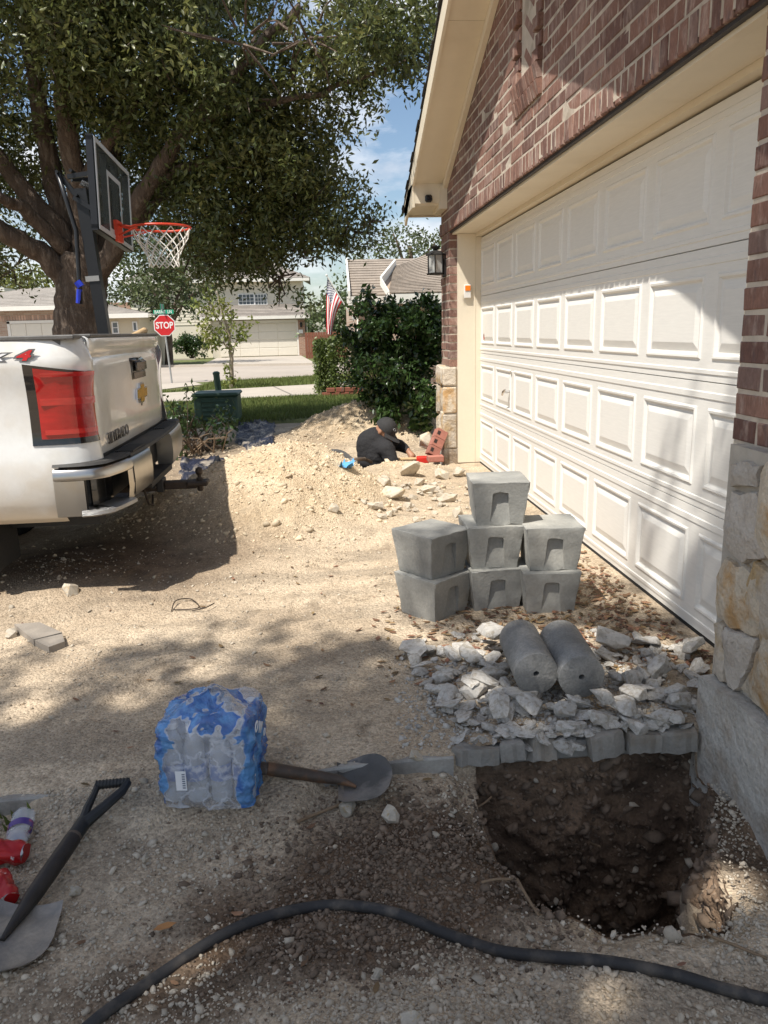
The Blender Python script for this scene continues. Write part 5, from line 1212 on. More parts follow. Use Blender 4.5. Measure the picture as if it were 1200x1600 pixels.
# tailgate
TG = [(.672, -.02), (.68, -.003), (.70, .0), (.80, .004), (.82, .001), (1.00, .004), (1.10, .002), (1.145, -.004), (1.165, -.012), (1.185, .004), (1.20, .014), (1.24, .018), (1.258, .014), (1.268, -.002), (1.268, -.05)]
ty0, ty1 = YT0+.158, YT1-.158
def tgx(z): return XT+np.interp(z, [q[0] for q in TG], [q[1] for q in TG])
mb = MB(); yy = [ty0, ty0+.004, ty0+.03, ty0+.1]+list(np.linspace(ty0+.25, ty1-.25, 8))+[ty1-.1, ty1-.03, ty1-.004, ty1]
G = [[(XT+o-(.012 if y in (ty0, ty1) else .003 if y in (yy[1], yy[-2]) else 0)-.018*abs((y-4.76)/.85)**6, y, z) for z, o in TG] for y in yy]
mb.grid(G); mb.box((XT-.06, ty0+.01, .68), (XT-.021, ty1-.01, 1.262)); tg = mb.build('tailgate', WHITE, truck, smooth=40)
mb = MB(); mb.box((XT-.075, YT0+.05, .60), (XT-.062, YT1-.05, .90)); mb.box((XT-1.9, YT0+.12, .62), (XT-.08, YT1-.12, .66)); mb.box((XT-2.02, YT0+.1, .62), (XT-1.98, YT1-.1, 1.26)); mb.build('bed_floor', BLKT, truck)
for ya, yb in ((YT0+.025, YT0+.14), (YT1-.14, YT1-.025)):
    mb = MB(); mb.cbox((XT-2.0, ya, 1.255), (XT-.03, yb, 1.277), .005); mb.box((XT-2.0, (ya+yb)/2-.04, .66), (XT-.1, (ya+yb)/2+.03, 1.255)); mb.build('rail_cap', mat('scuffed_rail_plastic', (.11, .105, .098), .6, .25, 12, .2), truck)
mb = MB(); mb.cbox((XT-.075, ty0+.005, 1.264), (XT+.010, ty1-.005, 1.279), .004); mb.build('tailgate_cap', MC['scuffed_rail_plastic'], truck)
h0, h1 = at(202, 560, x=XT), at(224, 592, x=XT)
hy0, hy1, hz0, hz1 = at(203, 575, x=XT)[1], at(224, 577, x=XT)[1], 1.003, 1.138
mb = MB(); xo = tgx(1.07); mb.cbox((xo-.02, hy0, hz0), (xo+.010, hy1, hz1), .016); hd = mb.build('tailgate_handle', mat('gloss_black', (.012, .012, .012), .2, .05, coat=.5), truck, smooth=40)
mb = MB(); mb.cbox((xo+.0102, hy0+.05, hz0+.055), (xo+.028, hy1-.03, hz1-.02), .008); mb.cbox((xo+.0102, hy0+.02, hz0+.012), (xo+.014, hy1-.02, hz0+.05), .002); mb.build('pull', MC['gloss_black'], hd, smooth=40)
# slanted cross emblem
ec = at(218.5, 613.5, x=XT); yc, zc = ec[1], ec[2]; xe = tgx(zc)+.001
def cross(w, h, arm, sl, x0, x1):
    pts = [(-w, -arm), (-w*.36, -arm), (-w*.36, -h), (w*.36, -h), (w*.36, -arm), (w, -arm), (w, arm), (w*.36, arm), (w*.36, h), (-w*.36, h), (-w*.36, arm), (-w, arm)]
    return [(x0, yc+a+sl*b, zc+b) for a, b in pts], (x1-x0, 0, 0)
mb = MB(); mb.prism(*cross(.132, .060, .032, .25, xe, xe+.012)); em = mb.build('emblem', mat('chrome', (.62, .61, .6), .18, .05, 5, metal=1), truck, recalc=True)
mb = MB(); mb.prism(*cross(.122, .050, .024, .25, xe+.0125, xe+.016)); mb.build('emblem_inlay', mat('gold_emblem', (.62, .36, .06), .3, .2, 30, metal=.6), em, recalc=True)
tl = np.array(truck.location)
lettering('lettering', 'SILVERADO', .088, mat('dark_chrome_letters', (.13, .125, .12), .35, .1, metal=.6), truck, (tgx(.745)+.002-tl[0], (at(166, 693, x=XT)[1]+at(203, 680, x=XT)[1])/2-tl[1], .742-tl[2]), (0, 1, 0), (0, 0, 1), bold=-.001, sx=.98, extrude=.003)
kp = at(221, 631, x=XT); mb = MB(); mb.tube([(tgx(kp[2])-.002, kp[1], kp[2]), (tgx(kp[2])+.003, kp[1], kp[2])], .011, 10); mb.build('lock', BLKT, truck)
# decal X4 on the bed side
yd = YT0-.010; DEC = mat('red_decal', (.50, .02, .02), .35, .1, 20); DECG = mat('grey_decal', (.13, .13, .13), .35, .1)
for s_, xo, sz, m1 in (('4', XT-.265, .155, DEC), ('X', XT-.385, .105, WHITEP), ('4', XT-.50, .155, DEC)):
    zc_ = 1.185 if s_ == '4' else 1.180
    yl = YT0-np.interp(zc_, [q[0] for q in SIDE], [q[1] for q in SIDE])
    for q, (m2, off, bd) in enumerate(((DECG, .0035, .013), (m1, .0055, .004))):
        lettering('decal', s_, sz*.40, m2, truck, (xo-tl[0], yl-off-.004-tl[1], zc_-tl[2]), (1, 0, 0), (0, .06, 1), bold=bd*.6, shear=.35, sx=1.9, extrude=.0005)
# bumper -------------------------------------------------------
def bumper_path(off, ya=None, yb=None):
    return None
XBm = XT+.135
bz0, bz1 = .425, .645
def bumpsec(ypts, prof, mbx, xf=lambda y: XBm, m=0):
    G = [[(xf(y)+o, y, z) for z, o in prof] for y in ypts]; mbx.grid(G, m)
def bxf(y):                                                    # bow of the bumper in plan
    return XBm-.06*abs((y-4.76)/1.02)**2.2
PROF = [(.425, -.05), (.43, -.012), (.45, .0), (.52, .006), (.60, .004), (.632, -.006), (.645, -.02)]
yN0, yN1, yF0, yF1 = YT0+.16, 4.44, 5.08, YT1-.02
mb = MB(); bumpsec(np.linspace(yN0+.16, yN1, 10), PROF, mb, bxf); mb.add([(bxf(yN1)+o, yN1, z) for z, o in PROF]+[(bxf(yN1)-.10, yN1, z) for z, o in PROF], [(i, i+1, 7+i+1, 7+i) for i in range(6)]); bump = mb.build('bumper', CHROME, truck, smooth=50)
mb = MB(); bumpsec(np.linspace(yF0, yF1, 10), PROF, mb, bxf); mb.add([(bxf(yF0)+o, yF0, z) for z, o in PROF]+[(bxf(yF0)-.10, yF0, z) for z, o in PROF], [(i, 7+i, 7+i+1, i+1) for i in range(6)]); mb.build('bumper_end', CHROME, bump, smooth=50)
# near corner: chrome frame with a foot recess
def cpath(t):                                                  # t 0..1 from the side to the rear
    pts = [(XT-.19, YT0-.022), (XT-.09, YT0-.018), (XT-.01, YT0+.0), (XT+.05, YT0+.05), (bxf(yN0+.06)-.006, yN0+.05), (bxf(yN0+.16), yN0+.16)]
    k = t*(len(pts)-1); i = min(int(k), len(pts)-2); f_ = k-i; a, b = np.array(pts[i]), np.array(pts[i+1]); return a*(1-f_)+b*f_, _n(np.array([(b-a)[1], -(b-a)[0]]))
def cstrip(t0, t1, prof, mbx, n=14):
    G = []
    for t in np.linspace(t0, t1, n):
        p, nn = cpath(t); G.append([(p[0]+nn[0]*o, p[1]+nn[1]*o, z) for z, o in prof])
    mbx.grid(G)
mb = MB(); cstrip(0, 1, [(.585, -.03), (.588, .0), (.60, .003), (.632, -.004), (.650, -.02), (.655, -.06)], mb); cstrip(0, .30, [(.40, -.04), (.41, -.004), (.50, .002), (.586, .0)], mb); cstrip(.86, 1, [(.425, -.03), (.432, -.008), (.50, .002), (.586, .0)], mb)
mb.build('bumper_corner', CHROME, bump, smooth=50)
mb = MB(); cstrip(.26, .90, [(.43, -.10), (.58, -.10), (.584, -.02)], mb); cstrip(.26, .32, [(.43, -.02), (.584, -.02)], mb); mb.build('foot_recess', mat('gloss_black', (.012, .012, .012), .2), bump, smooth=40)
mb = MB(); cstrip(.24, .93, [(.402, -.09), (.404, .004), (.414, .022), (.430, .018), (.437, .0), (.437, -.10)], mb); mb.build('foot_step', mat('worn_step_chrome', (.42, .41, .39), .35, .2, 20, .6, 200, metal=.8), bump, smooth=40)
mb = MB(); cstrip(0, 1, [(.656, -.004), (.668, -.015), (.672, -.05), (.664, -.11)], mb); bumpsec(np.linspace(yN0+.16, yF1, 20), [(.646, -.004), (.662, -.010), (.668, -.03), (.660, -.16)], mb, bxf); mb.build('step_pad', mat('black_step_pad', (.045, .043, .04), .65, .2, 20, .2), bump, smooth=40)
mb = MB()
for i in range(9): mb.cbox((XT+.015+i*.011, yN0+.20, .6645), (XT+.021+i*.011, yN1-.02, .6725), .0015)
for i in range(6): mb.cbox((XT+.015+i*.013, yF0+.02, .6645), (XT+.021+i*.013, yF1-.2, .6725), .0015)
mb.build('step_ridge', BLKT, bump, kind='stuff')
mb = MB(); mb.box((XT-.02, yN1, .40), (XT+.015, yF0, .655)); mb.box((XT-.02, yN1, .405), (XBm-.015, yF0, .438)); mb.box((XT-.05, YT0+.2, .43), (XT-.01, YT1-.2, .68)); mb.build('plate_recess', BLKT, bump)
pl = MB(); py0, py1, pz0, pz1 = 4.62, 4.925, .475, .63
pl.cbox((XT+.017, py0, pz0), (XT+.021, py1, pz1), .001); plo = pl.build('licence_plate', mat('plate_white', (.70, .68, .62), .4, .05), bump)
pb_ = np.array([0, 0, 0]); ll = worldloc(plo)
lettering('plate_lettering', 'TEXAS', .034, INK, bump, (XT+.0225-tl[0], (py0+py1)/2-tl[1], .607-tl[2]), (0, 1, 0), (0, 0, 1), bold=.001, extrude=.0004)
lettering('plate_lettering', 'TSW 4H', .075, INK, bump, (XT+.0225-tl[0], (py0+py1)/2-tl[1], .545-tl[2]), (0, 1, 0), (0, 0, 1), bold=.001, extrude=.0004)
# hitch
HST = mat('hitch_steel', (.05, .038, .03), .6, .3, 15, .3, metal=.5)
mb = MB(); mb.box((XT-.35, 4.70, .33), (XT+.11, 4.79, .40)); mb.box((XT-.3, YT0+.35, .34), (XT-.22, YT1-.35, .41)); hb = mb.build('hitch_receiver', HST, truck)
mb = MB(); mb.cbox((XT+.09, 4.69, .325), (XT+.13, 4.80, .405), .004); mb.tube([(XT+.08, 4.72, .365), (XT+.08, 4.645, .365)], .012, 8); mb.build('hitch_collar', BLKT, hb)
mb = MB(); mb.cbox((XT+.13, 4.715, .335), (XT+.33, 4.775, .385), .006); mb.cbox((XT+.27, 4.69, .352), (XT+.40, 4.80, .382), .008); mb.build('draw_bar', HST, hb)
mb = MB(); mb.lathe([(.020, .382), (.020, .397), (.012, .400), (.012, .415), (.020, .424), (.0245, .440), (.020, .456), (.008, .464)], 16, o=(XT+.345, 4.745, 0)); mb.lathe([(.015, .315), (.020, .325), (.020, .352)], 8, o=(XT+.345, 4.745, 0)); mb.build('tow_ball', HST, hb, smooth=40)
mb = MB(); mb.tube([(XT+.03, 4.62, .36), (XT+.05, 4.62, .27), (XT+.06, 4.68, .25), (XT+.05, 4.75, .3)], .007, 6); mb.build('safety_chain', HST, hb)
# underbody, wheels, cab
mb = MB(); mb.box((XT-4.3, YT0+.35, .28), (XT-.1, YT0+.47, .42)); mb.box((XT-4.3, YT1-.47, .28), (XT-.1, YT1-.35, .42)); mb.tube([(XT-1.22, YT0+.2, ZG+.40), (XT-1.22, YT1-.2, ZG+.40)], .05, 10); mb.tube([(XT-.10, YT0+.42, .30), (XT-.9, YT0+.5, .30)], .035, 10); mb.build('chassis', BLKT, truck)
mb = MB(); mb.cbox((XT-.62, YT0+.12, .10), (XT-.56, YT0+.42, .43), .01); mb.build('mud_flap', BLKT, truck)
def wheel(x, y):
    mb = MB(); pr = [(.20, -.12), (.33, -.125), (.375, -.115), (.395, -.09), (.40, 0), (.395, .09), (.375, .115), (.33, .125), (.20, .12)]
    n = 40; V = []; F = []
    for r_, o in pr:
        for j in range(n):
            a = 2*math.pi*j/n; rr_ = r_*(1+(.008 if j % 2 and r_ > .38 else 0)); V.append((x+rr_*math.cos(a), y+o, ZG+.39+rr_*math.sin(a)))
    for i in range(len(pr)-1):
        for j in range(n): F.append((i*n+j, i*n+(j+1) % n, (i+1)*n+(j+1) % n, (i+1)*n+j))
    mb.add(V, F); w = mb.build('wheel', TYRE, truck, smooth=40)
    sg = -1 if y < 4.7 else 1; mb = MB()
    for k in range(6):
        a = k*math.pi/3; mb.tube([(x, y+sg*.09, ZG+.39), (x+.2*math.cos(a), y+sg*.10, ZG+.39+.2*math.sin(a))], [.04, .028], 6)
    G = [[(x+r_*math.cos(a), y+sg*o, ZG+.39+r_*math.sin(a)) for r_, o in ((.205, .115), (.19, .10), (.19, -.05))] for a in np.linspace(0, 2*math.pi, 33)]
    mb.grid(G); mb.lathe([(.05, 0)], 3) if False else None; mb.build('rim', RIM, w, smooth=40)
for wx in (XT-1.22, XT-4.75):
    for wy in (YT0+.17, YT1-.17): wheel(wx, wy)
def cab():
    P = [(-2.08, .40), (-2.08, 1.27), (-2.14, 1.32), (-2.30, 1.76), (-2.55, 1.80), (-3.6, 1.79), (-4.1, 1.35), (-5.35, 1.22), (-5.62, 1.05), (-5.66, .42)]
    mb = MB(); S = [(XT+x, z) for x, z in P]
    inset = lambda z: .02 if z < 1.3 else .02+.17*(z-1.3)/.5
    A = [(x, YT0+inset(z), z) for x, z in S]; B = [(x, YT1-inset(z), z) for x, z in S]; k = len(S)
    mb.add(A+B, [tuple(range(k)), tuple(range(k, 2*k))[::-1]]+[(i, k+i, k+(i+1) % k, (i+1) % k) for i in range(k)]); return mb
cb = cab().build('cab', WHITE, truck, recalc=True)
GLASS = mat('dark_car_glass', (.02, .022, .025), .05, .05, spec=.8, coat=.5)
for ya, yb in ((YT0, -1), (YT1, 1)):
    o = -.006*yb
    pts = [(-2.34, 1.36), (-2.42, 1.70), (-3.55, 1.71), (-3.95, 1.36)]
    mb = MB(); f_ = lambda z: (ya+(.02+.17*(z-1.3)/.5)*(-yb)) ; V = [(XT+x, f_(z)+.004*yb, z) for x, z in pts]; mb.add(V, [(0, 1, 2, 3)] if yb > 0 else [(3, 2, 1, 0)]); mb.build('side_window', GLASS, cb)
mb = MB(); mb.add([(XT-2.165, YT0+.12, 1.36), (XT-2.165, YT1-.12, 1.36), (XT-2.278, YT1-.2, 1.70), (XT-2.278, YT0+.2, 1.70)], [(0, 1, 2, 3)]); mb.build('rear_window', GLASS, cb)
# stick lying on the truck bed
sa, sb_ = at(214, 523, y=5.2), at(226, 516.5, y=5.5)
o = wire('timber_post', [sa+(sa-sb_)*.6, sa, sb_], .022, mat('pale_timber', (.52, .36, .19), .7, .2, 10)); tag(o, 'pale timber post poking up out of the pickup bed', 'post')

# ------------------------------------------------------------------ basketball hoop
hoop = thing('basketball_hoop', 'portable basketball hoop with clear backboard standing behind the pickup', 'basketball hoop', (-1.62, 6.5, -.1))
BLKM = mat('black_powder_steel', (.014, .014, .015), .35, .1, 20)
YH = 6.45
pb0 = at(165, 530, y=YH); pt0 = at(128, 300, y=YH); dirp = _n(pt0-pb0); base = pb0-dirp*((pb0[2]+.05)/dirp[2])
mb = MB(); 
def sqtube(mbx, a, b, w):
    a = np.array(a); b = np.array(b); d = _n(b-a); s = _n(np.cross(d, [0, 1, 0])); t = np.cross(s, d); V = []
    for p in (a, b):
        for i, j in ((-1, -1), (1, -1), (1, 1), (-1, 1)): V.append(p+s*w*i+t*w*j)
    mbx.add(V, [(0, 1, 2, 3), (7, 6, 5, 4)]+[(i, 4+i, 4+(i+1) % 4, (i+1) % 4) for i in range(4)])
sqtube(mb, base, pt0+dirp*.02, .043); mb.build('pole', BLKM, hoop, recalc=True)
c_ = at(147, 436, y=YH); mb = MB(); sqtube(mb, c_-dirp*.02, c_+dirp*.02, .052); mb.build('pole_collar', mat('worn_steel_band', (.4, .38, .35), .4, .1, metal=.8), hoop, recalc=True)
pr2 = [at(90, 270, y=YH-.05), at(106, 320, y=YH-.04), at(119, 360, y=YH-.06), at(124, 440, y=YH-.06), at(126, 475, y=YH-.06)]
mb = MB(); mb.tube(pr2, .017, 8); mb.build('height_lever', BLKM, hoop, smooth=True)
mb = MB(); la, lb = at(124, 452, y=YH-.06), at(123, 474, y=YH-.06); mb.tube([la, lb], .022, 8); mb.tube([at(121, 440, y=YH-.06), at(127, 448, y=YH-.06)], .03, 6); mb.build('lever_grip', mat('blue_grip', (.02, .04, .42), .4, .15), hoop)
# backboard plane: faces mainly +x
bb = [at(141, 203, y=6.05), at(201, 275, y=7.05), at(206, 387, y=7.05), at(158, 365, y=6.05)]   # near-top, far-top, far-bottom, near-bottom
bb = [np.array(p) for p in bb]
c0, c1, c2, c3 = bb; ey_ = _n((c1-c0)+(c2-c3)); ez_ = _n((c0-c3)+(c1-c2)); ez_ = _n(ez_-ey_*ez_.dot(ey_)); ex_ = np.cross(ey_, ez_)
if ex_[0] < 0: ex_ = -ex_
bc_ = (c0+c1+c2+c3)/4; bw = (np.linalg.norm(c1-c0)+np.linalg.norm(c2-c3))/2; bh = (np.linalg.norm(c0-c3)+np.linalg.norm(c1-c2))/2
def BB(u, v, w=0): return bc_+ey_*u+ez_*v+ex_*w
def bbox(mbx, u0, u1, v0, v1, w0, w1):
    V = [BB(u, v, w) for w in (w0, w1) for u, v in ((u0, v0), (u1, v0), (u1, v1), (u0, v1))]; mbx.add(V, [(0, 3, 2, 1), (4, 5, 6, 7)]+[(i, (i+1) % 4, 4+(i+1) % 4, 4+i) for i in range(4)])
PC = bpy.data.materials.new('smoked_acrylic'); PC.use_nodes = True; n_ = PC.node_tree; b_ = n_.nodes['Principled BSDF']; b_.inputs['Base Color'].default_value = (.16, .175, .17, 1); b_.inputs['Roughness'].default_value = .12
tr_ = n_.nodes.new('ShaderNodeBsdfTransparent'); tr_.inputs[0].default_value = (.62, .65, .63, 1); ms_ = n_.nodes.new('ShaderNodeMixShader'); ms_.inputs[0].default_value = .22; n_.links.new(tr_.outputs[0], ms_.inputs[1]); n_.links.new(b_.outputs[0], ms_.inputs[2]); n_.links.new(ms_.outputs[0], n_.nodes['Material Output'].inputs['Surface'])
GREYF = mat('grey_frame_paint', (.42, .43, .43), .4, .1); RIMR = mat('orange_rim_paint', (.62, .055, .02), .4, .12, 20); NET = mat('white_net_cord', (.66, .63, .57), .9, .1)
mb = MB(); bbox(mb, -bw/2, bw/2, -bh/2, bh/2, -.003, .003); bdo = mb.build('backboard', PC, hoop, recalc=True)
mb = MB(); t = .032
for a in ((-bw/2, bw/2, bh/2-t, bh/2), (-bw/2, bw/2, -bh/2, -bh/2+t), (-bw/2, -bw/2+t, -bh/2+t, bh/2-t), (bw/2-t, bw/2, -bh/2+t, bh/2-t)): bbox(mb, *a, .0035, .009)
q = .018
for a in ((-.20, .20, .21, .21+2*q), (-.20, .20, -.17-2*q, -.17), (-.20, -.20+2*q, -.17, .21), (.20-2*q, .20, -.17, .21)): bbox(mb, a[0], a[1], a[2]-.08, a[3]-.08, .0032, .0045)
mb.build('board_border', GREYF, bdo, recalc=True)
mb = MB()
for a in ((-bw/2-.01, bw/2+.01, bh/2-.03, bh/2+.01), (-bw/2-.01, bw/2+.01, -bh/2-.01, -bh/2+.03), (-bw/2-.01, -bw/2+.025, -bh/2, bh/2), (bw/2-.025, bw/2+.01, -bh/2, bh/2), (-.17, -.13, -bh/2, bh/2), (.13, .17, -bh/2, bh/2)): bbox(mb, *a, -.05, -.0032)
mb.build('board_frame', BLKM, bdo, recalc=True)
mb = MB()
for s_ in (-.15, .15):
    for v, pt in ((.16, at(112, 278, y=YH)), (-.16, at(121, 312, y=YH))):
        a = BB(s_, v, -.05); b = np.array(pt)+np.array([0, s_*.35, 0]); sqtube(mb, a, b+(b-a)*.06, .016)
for u, v in ((88, 268), (110, 266), (118, 304)):
    p = at(u, v, y=YH-.09); mb.tube([p, p+np.array([0, .16, 0])], .012, 8)
a, b = np.array(at(90, 270, y=YH)), np.array(at(118, 304, y=YH)); sqtube(mb, a, b, .018)
mb.build('lift_arms', BLKM, hoop, recalc=True)
sp0, sp1 = BB(-.05, .02, -.05), np.array(at(126, 285, y=YH)); mb = MB(); P = []
sdir = _n(sp1-sp0); su = _n(np.cross(sdir, [0, 1, 0])); sv = np.cross(sdir, su); Ls = np.linalg.norm(sp1-sp0)
for i in range(120): a = i*.9; P.append(sp0+sdir*Ls*i/120+.02*(math.cos(a)*su+math.sin(a)*sv))
mb.tube(P, .004, 5); mb.build('spring', mat('spring_steel', (.3, .3, .3), .4, .1, metal=.8), hoop)
rimc = at(243, 354, y=(6.55)); rr_ = .2286
pl_ = BB(0, -bh/2+.12, .01); rimc = np.array([pl_[0]+.11+rr_, pl_[1]-.02, 0]); rimc[2] = at(243, 356, y=rimc[1])[2]
ang = np.linspace(0, 2*math.pi, 41); mb = MB(); mb.tube([rimc+np.array([rr_*math.cos(a), rr_*math.sin(a), 0]) for a in ang], .009, 8)
for s_ in (-1, 1): mb.tube([pl_+np.array([0, s_*.06, -.0]), rimc+np.array([rr_*math.cos(math.pi-s_*.55), rr_*math.sin(math.pi-s_*.55), -.005])], .008, 6); mb.tube([pl_+np.array([0, s_*.05, -.09]), rimc+np.array([rr_*math.cos(math.pi-s_*.85)*.98, rr_*math.sin(math.pi-s_*.85), -.012])], .007, 6)
mb.tube([rimc+np.array([-rr_, 0, 0]), pl_], .01, 6); mb.cbox(tuple(pl_+np.array([-.01, -.08, -.13])), tuple(pl_+np.array([.02, .08, .03])), .004)
rm = mb.build('rim', RIMR, hoop, smooth=40)
mb = MB(); nn = 12
def npnt(k, lev):
    rad = [.222, .205, .175, .145, .122, .115, .118][lev]; z = [-.012, -.075, -.125, -.175, -.22, -.26, -.295][lev]; a = 2*math.pi*(k+(.5 if lev % 2 else 0))/nn; return rimc+np.array([rad*math.cos(a), rad*math.sin(a), z])
for k in range(nn):
    for lev in range(6):
        a = npnt(k, lev)
        for kk in ((k, k-1) if lev % 2 == 0 else (k, k+1)): b = npnt(kk, lev+1); mb.tube([a, b], .0042, 5)
mb.build('net', NET, rm)
mb = MB(); mb.cbox((base[0]-.9, base[1]-.35, -.12), (base[0]+.1, base[1]+.35, .06), .05); mb.build('water_base', BLKT, hoop)

# ------------------------------------------------------------------ foliage
def leaf_mat(nm, c, c2, isl=.35, trans=.3, rough=.42, spec=.5, hue=.012):
    return mat(nm, c, rough, .12, 1.2, isl=isl, trans=trans, hue=hue, spec=spec, col2=c2, c2scale=1.1, c2pos=(.48, .62))
OAK = leaf_mat('live_oak_leaves', (.100, .118, .036), (.150, .155, .050), .5, .34, .36)
OAKB = mat('live_oak_bark', (.115, .082, .060), .95, .3, 4, 1.0, 14, stretch=(3, 3, .6), col2=(.19, .145, .11), c2scale=5, bdist=.05, fine=.2)
def leaves(name, C, S, m, seed, parent=None, asp=.42, droop=.3, **props):
    """C leaf bases, S lengths: folded rhombs"""
    r_ = np.random.RandomState(seed); n = len(C); d = r_.randn(n, 3); d[:, 2] -= droop; d /= np.linalg.norm(d, axis=1)[:, None]
    q = r_.randn(n, 3); q[:, 2] += .8; s = np.cross(d, q); s /= np.linalg.norm(s, axis=1)[:, None]+1e-9; nn = np.cross(s, d)
    S = S[:, None]; w = S*asp*.5; mid = C+d*S*.45
    V = np.stack([C, mid+s*w+nn*S*.07, C+d*S, mid-s*w+nn*S*.07], 1)
    F = np.concatenate([np.arange(n)[:, None]*4+np.array([[0, 1, 2]]), np.arange(n)[:, None]*4+np.array([[0, 2, 3]])])
    return big(name, V.reshape(-1, 3), F, m, parent, **props)
def clumps(blobs, per, seed, spread=1.0, sub=.30, gap=0.0, dens=55):
    """blobs (cx,cy,cz,rx,ry,rz,weight) -> leaf points gathered in twig clumps"""
    r_ = np.random.RandomState(seed); out = []
    for cx, cy, cz, rx, ry, rz, w in blobs:
        nt = max(3, int(w*rx*ry*rz*dens)); d = r_.randn(nt, 3); d /= np.linalg.norm(d, axis=1)[:, None]; rad = r_.rand(nt)**.42
        T = np.array([cx, cy, cz])+d*rad[:, None]*np.array([rx, ry, rz])
        if gap: T = T[fbm(T[:, 0]+T[:, 2]*.7, T[:, 1]+T[:, 2]*.5, 1.1, 3, 2) > -gap]
        nt = len(T); ax = r_.randn(nt, 3); ax[:, 2] = ax[:, 2]*.5-.25; ax /= np.linalg.norm(ax, axis=1)[:, None]
        t = r_.rand(nt, per)*sub*spread; j = r_.randn(nt, per, 3)*sub*.22
        out.append((T[:, None]+ax[:, None]*t[:, :, None]+j).reshape(-1, 3))
    return np.concatenate(out)
def limb(mb, pts, r0, r1, n=9, wob=.0, seed=0, sub=6):
    r_ = np.random.RandomState(seed); P = [np.array(p, float) for p in pts]; Q = []
    for i in range(len(P)-1):
        a, b, c, d = P[max(i-1, 0)], P[i], P[i+1], P[min(i+2, len(P)-1)]
        for t in np.linspace(0, 1, sub+1)[:-1]: Q.append(.5*((2*b)+(-a+c)*t+(2*a-5*b+4*c-d)*t*t+(-a+3*b-3*c+d)*t**3)+r_.randn(3)*wob)
    Q.append(P[-1]); k = len(Q); rr_ = [r0+(r1-r0)*(i/(k-1))**.8 for i in range(k)]
    if wob: rr_ = [r*(1+.04*r_.randn()) for r in rr_]
    mb.tube(Q, rr_, n); return Q
# the old live oak behind the hoop
oakb = np.array([-2.95, 9.6, 0]); oakb[2] = -.06
oak = thing('live_oak', 'big spreading live oak with dark glossy crown and forked trunk behind the pickup', 'tree', tuple(oakb))
def O(u, v, y): return at(u, v, y=y)
mb = MB()
limb(mb, [oakb+np.array([0, 0, -.2]), oakb+np.array([.0, 0, .15]), O(127, 560, 9.6), O(126, 500, 9.6), O(128, 455, 9.6), O(135, 400, 9.6)], .37, .27, 28, .002, 1)
mb.build('trunk', OAKB, oak, smooth=True)
LIMBS = [([(118, 470, 9.6), (85, 415, 9.5), (30, 375, 9.3), (-60, 330, 9.0), (-200, 300, 8.7)], .20, .08), ([(128, 440, 9.6), (100, 370, 9.6), (40, 300, 9.5), (-20, 220, 9.4), (-60, 120, 9.4)], .19, .08),
    ([(125, 430, 9.6), (95, 330, 9.7), (75, 240, 9.6), (55, 120, 9.4), (30, -30, 9.2)], .18, .09), ([(135, 420, 9.6), (128, 330, 9.5), (110, 230, 9.3), (95, 120, 9.0), (75, -20, 8.7)], .19, .09),
    ([(140, 430, 9.6), (160, 350, 9.8), (175, 250, 10.0), (185, 130, 10.2), (180, -40, 10.4)], .18, .08), ([(145, 440, 9.5), (190, 370, 9.3), (230, 290, 9.0), (300, 190, 8.7), (390, 90, 8.4), (470, 10, 8.2)], .17, .05),
    ([(150, 430, 9.7), (215, 340, 10.0), (300, 270, 10.2), (400, 245, 10.3), (500, 260, 10.4)], .15, .04), ([(100, 390, 9.5), (40, 330, 9.2), (0, 310, 8.9), (-80, 300, 8.4)], .12, .05),
    ([(230, 290, 9.0), (330, 250, 9.0), (420, 270, 9.1), (490, 330, 9.3), (540, 365, 9.4)], .07, .015), ([(300, 190, 8.7), (430, 160, 8.5), (540, 130, 8.4), (640, 90, 8.3)], .06, .015), ([(120, 300, 9.4), (200, 180, 9.2), (300, 60, 9.0), (380, -60, 8.8)], .10, .05)]
for i, (pts, a, b) in enumerate(LIMBS):
    mb = MB(); limb(mb, [O(*p) for p in pts], a*.82, b*.8, 10, .012, i); mb.build('limb', OAKB, oak, smooth=True)
def B(u, v, y, ru, rv, ry, w=1.0):
    c = at(u, v, y=y); s = y/1150.0; return (c[0], c[1], c[2], ru*s, ry, rv*s, w)
